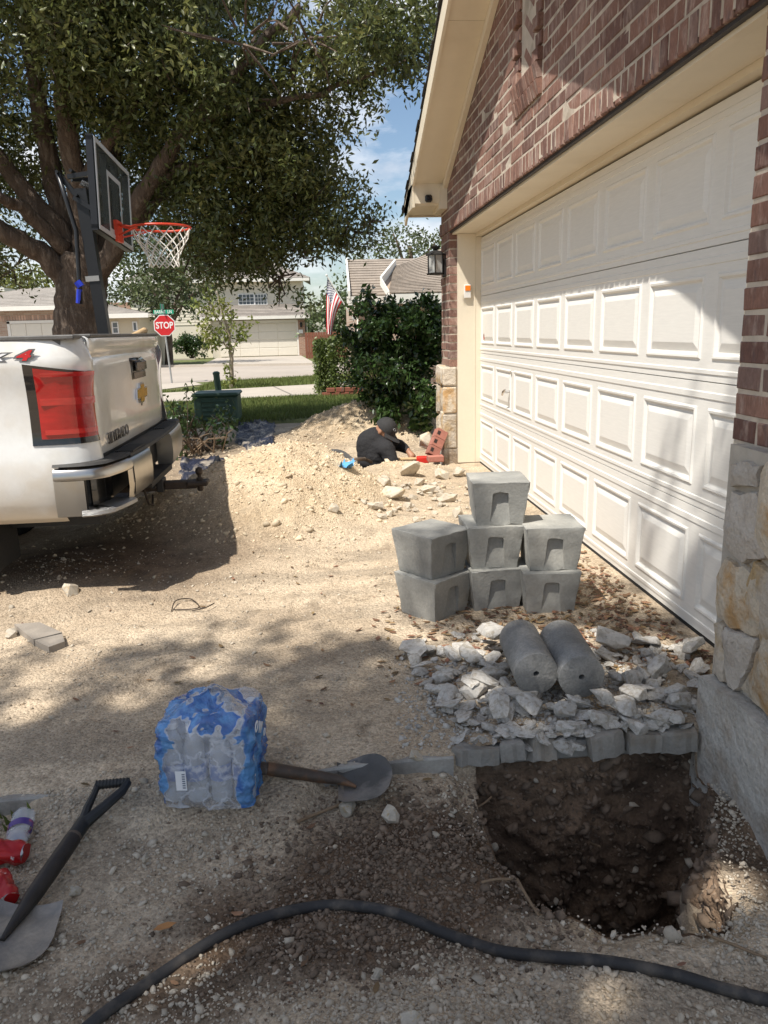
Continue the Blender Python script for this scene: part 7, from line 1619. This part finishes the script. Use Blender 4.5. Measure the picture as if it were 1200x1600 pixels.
mb = MB(); mb.box((g0_-.12, lh_y-.06, lz), (g0_, lh_y-.003, zg_+.1)); mb.box((g0_-.12, lh_y-.06, zg_), (g1_+.12, lh_y-.003, zg_+.12)); mb.build('door_trim', TRIMW, lh)
for k in range(4):
    for c in range(4):
        z0, z1 = lz+(zg_-lz)*k/4, lz+(zg_-lz)*(k+1)/4; xa, xb = g0_+(g1_-g0_)*c/4, g0_+(g1_-g0_)*(c+1)/4; mb = MB(); mb.cbox((xa+.004, lh_y-.045, z0+.01), (xb-.004, lh_y-.003, z1-.01), .015); mb.build('door_panel', DOORF, lh)
mb = MB()
for i in range(60):
    x = x0+.1+i*.1*((x1-x0)/6.0) if False else x0+(x1-x0)*(i+.5)/60; mb.box((x-.035, lh_y-.02, zg_+.13), (x+.035, lh_y-.001, zg_+.35))
mb.build('soldier_bricks', mat('pale_pink_brick', (.48, .32, .24), .9, .2, 3, isl=.3), lh, kind='stuff')
ridge = Lf(70, 450, 41)
mb = MB(); ea = (x0-.5, lh_y-.5, zev); eb_ = (x1+.6, lh_y-.5, zev); shingles(mb, ea, eb_, (ridge[0]+.8, 41, ridge[2]), (ridge[0]-.8, 41, ridge[2]), 14); mb.add([eb_, (x1+.6, 46, zev), (ridge[0]+.8, 41, ridge[2])], [(0, 1, 2)])
sr = at(172, 482, y=41); shingles(mb, (x1-.2, lh_y+.9, zev-.35), (x2, lh_y+.9, zev-.35), (sr[0], 41, sr[2]+.15), (x1-1, 41, sr[2]+.2), 10); mb.add([(x2, lh_y+.9, zev-.35), (x2, 46, zev-.35), (sr[0], 41, sr[2]+.15)], [(0, 1, 2)]); mb.build('roof', mat('light_grey_shingles', (.30, .27, .235), .95, .2, 1.2, fine=.3), lh)
mb = MB(); mb.box((x0-.5, lh_y-.56, zev-.12), (x1+.65, lh_y-.5, zev+.06)); mb.box((x1-.2, lh_y+.84, zev-.5), (x2+.05, lh_y+.9, zev-.3)); mb.build('fascia', TRIMW, lh)
w0, w1 = at(177, 520, y=37.3), at(182.5, 504, y=37.3); window(lh, w0[0], w1[0], w0[2], w1[2], lh_y+1.38, 1, 2); w0, w1 = at(209, 516, y=37.3), at(212, 504, y=37.3); window(lh, w0[0], w1[0], w0[2], w1[2], lh_y+1.38, 1, 1)
# house beyond at the far left edge: a sliver of eave
mb = MB(); e0 = at(-20, 475, y=60); mb.box((e0[0]-8, 60, -.4), (at(9, 470, y=60)[0], 66, at(0, 456, y=60)[2])); ob = thing('distant_house', 'sliver of a tan house beyond the left low house', 'house', (e0[0], 60, -.4)); mb.build('wall', FBT, ob)
mb = MB(); zz_ = at(0, 456, y=60)[2]; mb.box((e0[0]-8, 59.4, zz_), (at(14, 470, y=60)[0], 66, zz_+.25)); mb.build('eave', TRIMW, ob)
# neighbour's house behind the hedges
NY = 18.5; N = lambda u, v, y=NY: at(u, v, y=y)
nh = thing('shingled_house', 'neighbouring house with brown grey shingle roof rising over the tall hedge', 'house', (2.2, 20, -.1))
zE = N(650, 468)[2]; xa, xb = N(548, 470)[0], N(720, 460)[0]+3
mb = MB(); mb.box((xa+.25, NY+1.6, -.2), (xb, NY+9, zE+.05)); mb.box((N(612, 470)[0], NY+.35, -.2), (xb, NY+3, zE-.02)); mb.build('wall', FBT, nh)
mb = MB(); e1 = N(596, 446, NY+.0); r1 = at(612, 440, y=NY)
pk = at(668, 396, y=NY+3.2)
shingles(mb, (N(605, 462)[0], NY-.3, zE+.14), (xb, NY-.3, zE+.14), at(735, 372, y=NY+4.4), at(616, 417, y=NY+2.2), 22); mb.add([at(616, 417, y=NY+2.2), at(735, 372, y=NY+4.4), (xb, NY+8, zE), (N(605, 462)[0], NY+8, zE)], [(0, 1, 2, 3)]); mb.build('front_roof', mat('brown_grey_shingles', (.27, .225, .18), .95, .25, 2.0, fine=.35), nh)
bl0 = at(548, 470, y=NY+1.2); br0 = at(640, 470, y=NY+1.2); tl0 = at(552, 424, y=NY+4); 
mb = MB(); shingles(mb, (bl0[0]-.05, NY+1.2, zE+.16), (br0[0]+1, NY+1.2, zE+.16), (br0[0]+1, NY+4.5, tl0[2]+.35), (bl0[0]+.05, NY+4.5, tl0[2]+.35), 14); mb.build('side_roof', MC['brown_grey_shingles'], nh)
mb = MB(); mb.box((N(603, 470)[0], NY-.36, zE-.1), (xb, NY-.3, zE+.12)); mb.box((bl0[0]-.1, NY+1.12, zE-.06), (N(612, 470)[0]+.2, NY+1.19, zE+.15))
rk0, rk1 = N(594, 446, NY+.3), N(616, 418, NY+2.4)
mb.prism([rk0, rk1, rk1+np.array([0, 0, .2]), rk0+np.array([0, 0, .2])], (.05, -.02, 0)); rk2 = N(607, 466, NY-.3); mb.prism([rk0, rk2, rk2+np.array([0, 0, .16]), rk0+np.array([0, 0, .2])], (.02, -.05, 0)); mb.prism([(bl0[0]-.06, NY+1.1, zE+.1), (bl0[0]+.05, NY+4.6, tl0[2]+.3), (bl0[0]+.05, NY+4.6, tl0[2]+.45), (bl0[0]-.06, NY+1.1, zE+.28)], (.05, 0, 0)); mb.build('fascia', TRIMW, nh, recalc=True)
mb = MB(); mb.add([tuple(rk0), tuple(rk2), tuple(N(640, 466, NY+.2)), tuple(rk1)], [(0, 1, 2, 3)]); mb.build('gable_board', mat('tan_gable_board', (.45, .34, .25), .8, .1), nh)
mb = MB(); mb.tube([N(563, 475, NY+1.7), N(563, 560, NY+1.7)], .09, 8); mb.build('porch_post', TRIMW, nh)
# flag on a raked pole
FY = 17.9; fp0, fp1 = at(553.5, 501, y=FY), at(511.5, 432, y=FY)
flg = thing('flag', 'stars and stripes flag hanging from a raked white pole beside the tall hedge', 'flag', tuple(fp0))
mb = MB(); mb.tube([fp0, fp1], .014, 8); d = _n(fp1-fp0); mb.lathe([(.001, -.03), (.025, -.01), (.025, .012), (.001, .03)], 8, o=tuple(fp1+d*.03)); mb.build('flagpole', TRIMW, flg, smooth=40)
h0, h1 = at(511.5, 434, y=FY), at(534, 472, y=FY); nS, nT = 26, 40
def fpt(s, t):
    a = h0*(1-s)+h1*s; bot = at(510.5+s*7+2*math.sin(s*9), 519+s*5, y=FY-.02); mid = at(509+s*13, 455+s*36, y=FY)
    p = a*(1-t)**2+mid*2*t*(1-t)+bot*t*t; p = np.array(p); p[1] += .05*math.sin(s*14+t*2)*t+.03*math.sin(s*5+3*t); return p
G = [[fpt(s, t) for t in np.linspace(0, 1, nT+1)] for s in np.linspace(0, 1, nS+1)]
FR, FW, FB = mat('flag_red', (.50, .03, .035), .8, .05), mat('flag_white', (.78, .75, .72), .8, .03), mat('flag_blue', (.022, .035, .16), .8, .05)
cl = MB(); V = [p for r_ in G for p in r_]; cl.v = [tuple(p) for p in V]
for i in range(nS):
    for j in range(nT):
        st = int(i/2); m_ = 0 if st % 2 == 0 else 1
        if i < 14 and j < 16: m_ = 2
        cl.f.append((i*(nT+1)+j, i*(nT+1)+j+1, (i+1)*(nT+1)+j+1, (i+1)*(nT+1)+j)); cl.m.append(m_)
clo = cl.build('cloth', [FR, FW, FB], flg, smooth=True); mb = MB()
for r_ in range(9):
    for c in range(6 if r_ % 2 == 0 else 5):
        s = (r_+.7)/9.4*14/26; t = ((c+.5+(.5 if r_ % 2 else 0))/6.0)*.4; p = fpt(s, t); e1 = _n(fpt(s+.01, t)-p); e2 = _n(fpt(s, t+.01)-p); nn = np.array([0, -1, 0]); pts = []
        for k in range(10): rr2 = .026 if k % 2 == 0 else .011; a = k*math.pi/5; pts.append(p+nn*.004+rr2*(math.cos(a)*e1+math.sin(a)*e2))
        mb.add(pts, [tuple(range(10))])
mb.build('stars', FW, clo, kind='stuff')
# fence and trees beyond
FEN = mat('cedar_fence', (.20, .075, .045), .85, .2, 4, isl=.3, fine=.2)
fn = thing('wooden_fence', 'reddish brown board fence beside the two storey house', 'fence', (at(512, 555, y=46)[0], 46, -.28)); fx0, fx1 = at(479, 540, y=46)[0], at(552, 540, y=46)[0]; ft = at(500, 519, y=46)[2]; fbm_ = MB().cbox((-.07, -.01, 0), (.07, .01, ft+.28), .004).mesh('board', FEN, loc=(0, 0, 0))
nb_ = int((fx1-fx0)/.15)
for i in range(nb_): part('board', fbm_, fn, (fx0+.15*i-fn.location[0], .004*(i % 2), 0))
mb = MB(); mb.box((fx0, 46.02, -.0), (fx1, 46.06, .1)); mb.box((fx0, 46.02, ft-.3), (fx1, 46.06, ft-.2)); mb.build('rail', FEN, fn)
TL1 = leaf_mat('broad_tree_leaves', (.075, .10, .035), (.11, .13, .05), .4, .3, .5); TL2 = leaf_mat('magnolia_leaves', (.085, .12, .045), (.15, .17, .08), .45, .25, .35, .6); TL3 = leaf_mat('yellow_green_leaves', (.14, .16, .035), (.19, .19, .05), .35, .35, .5)
def bgtree(name, lab, y, trunkpx, blobs, m, size, seed, tr=.2, per=30, sub=.7):
    b0 = at(*trunkpx, y=y); b0[2] = float(zg(y)); t = thing(name, lab, 'tree', tuple(b0)); mb = MB(); top = np.array(blobs[0][:3]); limb(mb, [b0-np.array([0, 0, .2]), b0*.5+top*.5, top], tr, tr*.4, 8, .02, seed); mb.build('trunk', OAKB, t, smooth=True)
    for i, bl in enumerate(blobs[1:6]): mb = MB(); limb(mb, [b0*.6+top*.4, (b0*.3+top*.7+np.array(bl[:3]))/2, np.array(bl[:3])], tr*.5, tr*.12, 6, .02, i); mb.build('limb', OAKB, t, smooth=True)
    C = clumps(blobs, per, seed, 1, sub); C = C[C[:, 2] > b0[2]+.1]; leaves('crown', C, size*(.7+.6*np.random.RandomState(seed).rand(len(C))), m, seed, t, .55, kind='stuff'); return t
bgtree('street_tree', 'broad dull green tree in front of the brick wing across the street', 42, (262, 540), [B(260, 440, 42, 60, 40, 2.5, .10), B(220, 430, 42, 45, 45, 2, .10), B(300, 430, 42, 45, 35, 2, .10), B(200, 470, 42, 30, 22, 1.5, .12), B(290, 480, 41, 40, 18, 1.6, .12), B(320, 455, 42, 25, 20, 1.5, .12), B(240, 470, 41, 40, 22, 1.8, .10), B(180, 420, 43, 40, 40, 2, .09), B(262, 400, 43, 80, 40, 2, .08)], TL1, .22, 21, .25, 30, 1.0)
bgtree('magnolia_tree', 'large leaved glossy tree behind the board fence and the flag', 49, (520, 540), [B(515, 480, 49, 30, 30, 2, .12), B(490, 470, 49, 14, 22, 1.5, .14), B(540, 480, 49, 25, 30, 2, .12), B(505, 505, 48.5, 28, 15, 1.5, .13), B(530, 455, 50, 30, 20, 2, .1), B(560, 490, 49, 25, 25, 2, .1)], TL2, .30, 22, .2, 26, 1.0)
bgtree('shade_tree', 'dark tree standing behind the shingled neighbouring house', 34, (640, 520), [B(640, 385, 34, 50, 30, 2, .16), B(590, 400, 34, 40, 30, 2, .14), B(560, 430, 34, 22, 30, 1.6, .14), B(680, 380, 34, 40, 25, 2, .14), B(615, 365, 34, 35, 18, 1.6, .14), B(545, 450, 34, 16, 24, 1.4, .14), B(720, 400, 34, 50, 40, 2, .1)], TL1, .16, 23, .25, 30, .8)
bgtree('street_tree', 'yellow green tree behind the low house at the left edge', 64, (50, 520), [B(30, 435, 64, 50, 18, 3, .05), B(0, 445, 64, 35, 22, 3, .05), B(60, 445, 64, 30, 14, 3, .05)], TL3, .35, 24, .3, 30, 1.4)
bgtree('street_tree', 'tall tree far behind the two storey house', 80, (430, 520), [B(400, 445, 80, 60, 22, 4, .03), B(330, 430, 80, 60, 30, 4, .03), B(290, 410, 78, 60, 40, 4, .03)], TL1, .4, 25, .35, 30, 1.6)
# row of distant trees closing the street
r_ = np.random.RandomState(12); blobs = []
for i in range(34):
    x = -95+i*6.0+r_.randn()*1.5; y = 125+r_.randn()*8; h = 3.0+r_.rand()*1.6; blobs.append((x, y, -.4+h*.6, 4.2, 3, h*.75, .012))
C = clumps(blobs, 40, 31, 1, 1.8); leaves('distant_treeline', C, .8*(.6+.8*r_.rand(len(C))), TL1, 31, None, .7, kind='stuff')

# ------------------------------------------------------------------ the man down in the far hole
def capsule(bm, p0, r0, p1, r1, n=14):
    p0 = np.array(p0, float); p1 = np.array(p1, float); d = p1-p0; L_ = np.linalg.norm(d)
    for p, r in ((p0, r0), (p1, r1)): bmesh.ops.create_uvsphere(bm, u_segments=n, v_segments=8, radius=r, matrix=Matrix.Translation(p))
    if L_ > 1e-4:
        q = Vector(d).to_track_quat('Z', 'Y').to_matrix().to_4x4(); bmesh.ops.create_cone(bm, cap_ends=True, segments=n, radius1=r0, radius2=r1, depth=L_, matrix=Matrix.Translation((p0+p1)/2)@q)
def ellip(bm, c, r, rot=(0, 0, 0)):
    bmesh.ops.create_uvsphere(bm, u_segments=18, v_segments=12, radius=1, matrix=Matrix.Translation(c)@Euler(rot).to_matrix().to_4x4()@Matrix.Diagonal((*r, 1)))
def fleshed(name, bm, vox, m, parent, it=6):
    me = bpy.data.meshes.new(name); bm.to_mesh(me); bm.free(); o = bpy.data.objects.new(name, me); COL.objects.link(o)
    a = o.modifiers.new('r', 'REMESH'); a.mode = 'VOXEL'; a.voxel_size = vox; s = o.modifiers.new('s', 'SMOOTH'); s.iterations = it; s.factor = .5
    me2 = bpy.data.meshes.new_from_object(o.evaluated_get(bpy.context.evaluated_depsgraph_get())); bpy.data.objects.remove(o)
    V = np.empty(len(me2.vertices)*3); me2.vertices.foreach_get('co', V); V = V.reshape(-1, 3)-worldloc(parent); me2.vertices.foreach_set('co', V.ravel())
    me2.polygons.foreach_set('use_smooth', [True]*len(me2.polygons)); me2.materials.clear(); me2.materials.append(m); o = bpy.data.objects.new(name, me2); COL.objects.link(o); o.parent = parent; return o
A = lambda u, v, y: np.array(at(u, v, y=y))
SKIN = mat('tanned_skin', (.36, .185, .11), .55, .1, 12); SHIRT = mat('black_shirt', (.017, .0165, .018), .85, .2, 9, .5, 30, bdist=.02); CAPM = mat('charcoal_cap', (.028, .027, .027), .8, .15, 20, .3, 120); JEAN = mat('dark_trousers', (.03, .035, .05), .9, .2, 10)
pel, waist, chest, upb, neck = A(594, 772, 7.42), A(595, 742, 7.42), A(589, 710, 7.42), A(586, 690, 7.42), A(592, 681, 7.40)
head = A(602, 672, 7.37); fd = _n(np.array([.62, -.45, -.62]))      # face direction: right, towards us, down
hu = _n(np.array([.35, -.2, .6])-fd*np.dot(fd, [.35, -.2, .6])); hs2 = np.cross(fd, hu)
man = thing('person', 'man in black shirt and dark cap bending over a tool in the far hole', 'person', tuple(A(594, 800, 7.42)))
sN, eN, wN = A(605, 703, 7.24), A(619, 738, 7.13), A(640, 742, 7.18)
sF, eF, wF = A(606, 692, 7.56), A(625, 696, 7.50), A(637, 704, 7.40); hF = A(643, 712, 7.36)
kN, kF = A(628, 800, 7.30), A(628, 800, 7.56); fN, fF = A(598, 850, 7.32), A(598, 850, 7.56)
bm = bmesh.new()
for a, ra, b, rb in ((pel, .15, waist, .145), (waist, .145, chest, .155), (chest, .155, upb, .12), (upb, .09, neck, .06), (neck, .058, head, .06), (upb, .08, sN, .068), (upb, .08, sF, .068), (sN, .064, eN, .046), (eN, .046, wN, .032), (sF, .062, eF, .046), (eF, .045, wF, .031), (pel, .12, kN, .075), (pel, .12, kF, .075), (kN, .07, fN, .05), (kF, .07, fF, .05)): capsule(bm, a, ra, b, rb)
q_ = Matrix((Vector(hs2), Vector(fd), Vector(hu))).transposed(); er = q_.to_euler()
ellip(bm, head, (.076, .098, .108), er); ellip(bm, head+fd*.035-hu*.05, (.058, .062, .065), er); capsule(bm, head+fd*.095-hu*.012, .012, head+fd*.112-hu*.034, .016, 8)
for s_ in (-1, 1): ellip(bm, head+hs2*.078*s_-hu*.015-fd*.005, (.012, .022, .034), er); ellip(bm, head+hs2*.032*s_+fd*.09+hu*.008, (.016, .010, .010), er)
capsule(bm, head+fd*.093-hu*.066-hs2*.02, .010, head+fd*.093-hu*.066+hs2*.02, .010, 8)
def hand(bm, w, tip, side):
    d = _n(tip-w); s = _n(np.cross(d, [0, 0, 1.0])); nd = np.cross(s, d); c = w+d*.05; ellip(bm, c, (.03, .03, .03)); capsule(bm, w+d*.01, .026, w+d*.075, .034)
    for k, (o, l) in enumerate(((-.030, .062), (-.010, .075), (.011, .070), (.030, .055))):
        a = w+d*.085+s*o; b = a+d*l*.55-nd*.008; e = b+d*l*.25-nd*l*.5; capsule(bm, a, .0105, b, .0095, 8); capsule(bm, b, .0095, e, .0085, 8)
    a = w+d*.03+s*.030*side; b = a+d*.035+s*.028*side-nd*.01; capsule(bm, a, .013, b, .0105, 8); capsule(bm, b, .0105, b+d*.03-s*.006*side-nd*.012, .0095, 8)
hand(bm, wF, hF, -1); hand(bm, wN, wN+np.array([.1, .03, -.02]), 1)
fleshed('body', bm, .0075, SKIN, man, 4)
bm = bmesh.new()
for a, ra, b, rb in ((A(594, 762, 7.42), .17, waist, .165), (waist, .165, chest, .178), (chest, .178, upb, .145), (upb, .10, sN, .084), (upb, .10, sF, .084), (sN, .080, eN, .060), (eN, .060, wN, .044), (sF, .078, eF, .060), (eF, .059, wF-(_n(wF-eF))*.02, .042)): capsule(bm, a, ra, b, rb)
capsule(bm, A(577, 692, 7.42), .13, A(583, 720, 7.42), .16); capsule(bm, upb, .10, neck-(_n(neck-upb))*.01, .078)
shirt = fleshed('shirt', bm, .012, SHIRT, man, 5)
vg = np.empty(len(shirt.data.vertices)*3); shirt.data.vertices.foreach_get('co', vg); vg = vg.reshape(-1, 3); vg += (.016*fbm(vg[:, 0]*2+vg[:, 2]*3, vg[:, 1]*2+vg[:, 2]*5, 3.2, 3, 2))[:, None]; shirt.data.vertices.foreach_set('co', vg.ravel())
bm = bmesh.new()
for a, ra, b, rb in ((pel, .165, pel+np.array([0, 0, -.05]), .16), (pel, .135, kN, .09), (pel, .135, kF, .09), (kN, .085, fN, .065), (kF, .085, fF, .065)): capsule(bm, a, ra, b, rb)
fleshed('trousers', bm, .015, JEAN, man)
# cap: dome and curved brim
mb = MB(); G = []
def hp3(f, s, u): return head+fd*f+hs2*s+hu*u
for i in range(9):
    el = (i/8)*math.pi/2; rw = []
    for j in range(25):
        a = 2*math.pi*j/24; rw.append(hp3(.112*math.cos(el)*math.cos(a)-.004, .093*math.cos(el)*math.sin(a), .012+.118*math.sin(el)))
    G.append(rw)
mb.grid(G); cap_ = mb.build('cap', CAPM, man, smooth=True)
mb = MB(); G = []
for i in range(8):
    rw = []
    for j in range(15):
        q = (j-7)/7; a = q*1.15; r_ = .108+.085*(i/7)*math.cos(a*.95)**.6; rw.append(hp3(r_*math.cos(a), .093*math.sin(a)*(1+.10*i/7), .016-.018*q*q*(i/7)-.012*(i/7)))
    G.append(rw)
mb.grid(G); mb.grid([[p-hu*.004 for p in r_] for r_ in G], flip=True); mb.build('brim', CAPM, cap_, smooth=True)
mb = MB(); mb.tube([hp3(-.004, 0, .128), hp3(-.004, 0, .136)], .009, 8); mb.build('cap_button', CAPM, cap_)
mb = MB(); c_ = hp3(.080, .03, .075); nn_ = _n(c_-head); uu = _n(np.cross(nn_, hu)); ww = np.cross(uu, nn_); mb.tube([c_+nn_*.012+.016*(math.cos(a)*uu+math.sin(a)*ww*.7) for a in np.linspace(0, 2*math.pi, 14)], .003, 5); mb.build('cap_badge', mat('grey_stitching', (.3, .3, .3), .8), cap_)
# tool in his hand
tb0, tb1 = A(618, 718, 7.30), A(652, 717, 7.30); tb2 = A(670, 722, 7.30)
tool = thing('hand_tool', 'short hand tool with tan wooden shaft and red head held by the man', 'tool', tuple(tb0)); mb = MB(); mb.tube([tb0, tb1], .016, 8); mb.build('shaft', MC['pale_timber'], tool, smooth=40)
REDP = mat('red_tool_paint', (.62, .03, .02), .4, .1); mb = MB(); mb.cbox((tb1[0]-.01, 7.255, tb1[2]-.045), (tb2[0], 7.335, tb1[2]+.025), .012); mb.build('head', REDP, tool)
mb = MB(); mb.tube([hF+np.array([-.02, 0, -.03]), hF+np.array([.05, -.02, -.05])], .018, 8); mb.build('black_grip', BLKP, tool)
# shovel left of the man
sh3 = thing('shovel', 'small shovel with a dark blade stuck in the heap left of the man', 'shovel', tuple(A(548, 722, 6.9)))
mb = MB(); blade(A(547, 725, 6.75), A(515, 703, 6.95), np.array([.3, -.6, .7]), .17, .20, .015, mb, .6); mb.build('blade', MC['dull_grey_steel'], sh3, smooth=40, recalc=True)
mb = MB(); mb.tube([A(545, 724, 6.75), A(556, 718, 6.85), A(570, 717, 7.05), A(580, 722, 7.2)], .017, 8); mb.build('shaft', SHAFT, sh3, smooth=40)
p = hit(540, 731, .01); mb = MB(); r_ = np.random.RandomState(3); G = [[(p[0]+.12*(i/5-.5)+.01*r_.randn(), p[1]+.10*(j/5-.5), p[2]+.03+.02*r_.randn()) for j in range(6)] for i in range(6)]; mb.grid(G); o = mb.build('plastic_scrap', mat('light_blue_plastic', (.12, .35, .62), .4, .2), smooth=True); tag(o, 'crumpled scrap of light blue plastic on the heap below the small shovel', 'plastic scrap')
# clump of mortared bricks leaning on the far stone base
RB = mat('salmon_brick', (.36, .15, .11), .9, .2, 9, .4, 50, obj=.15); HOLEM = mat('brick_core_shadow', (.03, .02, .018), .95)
c0_, c1_ = A(674, 712, 7.18), A(690, 673, 7.28); dd = _n(c1_-c0_); bs = np.linalg.norm(c1_-c0_)/3
bc3 = thing('brick_clump', 'three salmon bricks still mortared together leaning on the stone base near the man', 'brick clump', tuple(c0_))
ydir = _n(np.cross(dd, [0, 1.0, .2])); zdir = np.cross(ydir, dd)
for i in range(3):
    mb = MB(); cc = c0_+dd*bs*(i+.5); V = []
    for a in (-.5, .5):
        for b, c in ((-1, -1), (1, -1), (1, 1), (-1, 1)): V.append(cc+dd*bs*.95*a+ydir*.055*b+zdir*.045*c)
    mb.add(V, [(0, 3, 2, 1), (4, 5, 6, 7)]+[(k, (k+1) % 4, 4+(k+1) % 4, 4+k) for k in range(4)]); bo = mb.build('brick', RB, bc3, recalc=True)
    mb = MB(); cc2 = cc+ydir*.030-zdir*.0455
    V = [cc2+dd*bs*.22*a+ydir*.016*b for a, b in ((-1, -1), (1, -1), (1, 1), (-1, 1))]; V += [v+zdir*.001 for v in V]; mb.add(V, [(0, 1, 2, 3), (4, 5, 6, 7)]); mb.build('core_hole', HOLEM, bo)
b0_, b1_ = A(668, 717, 7.12), A(692, 718, 7.16); mb = MB(); mb.cbox((b0_[0], 7.08, b0_[2]-.03), (b1_[0], 7.2, b0_[2]+.03), .008); o = mb.build('brick', RB); tag(o, 'single salmon brick lying flat at the foot of the leaning bricks', 'brick')
p = A(670, 690, 7.45); place(RK[2], 'rubble_stone', p[0], p[1], (.2, .2, .25), (.3, .2, 1), 'dark dirty stone between the hedge and the leaning bricks', 'stone', None, 0, p[2])
for m_ in bpy.data.meshes: pass
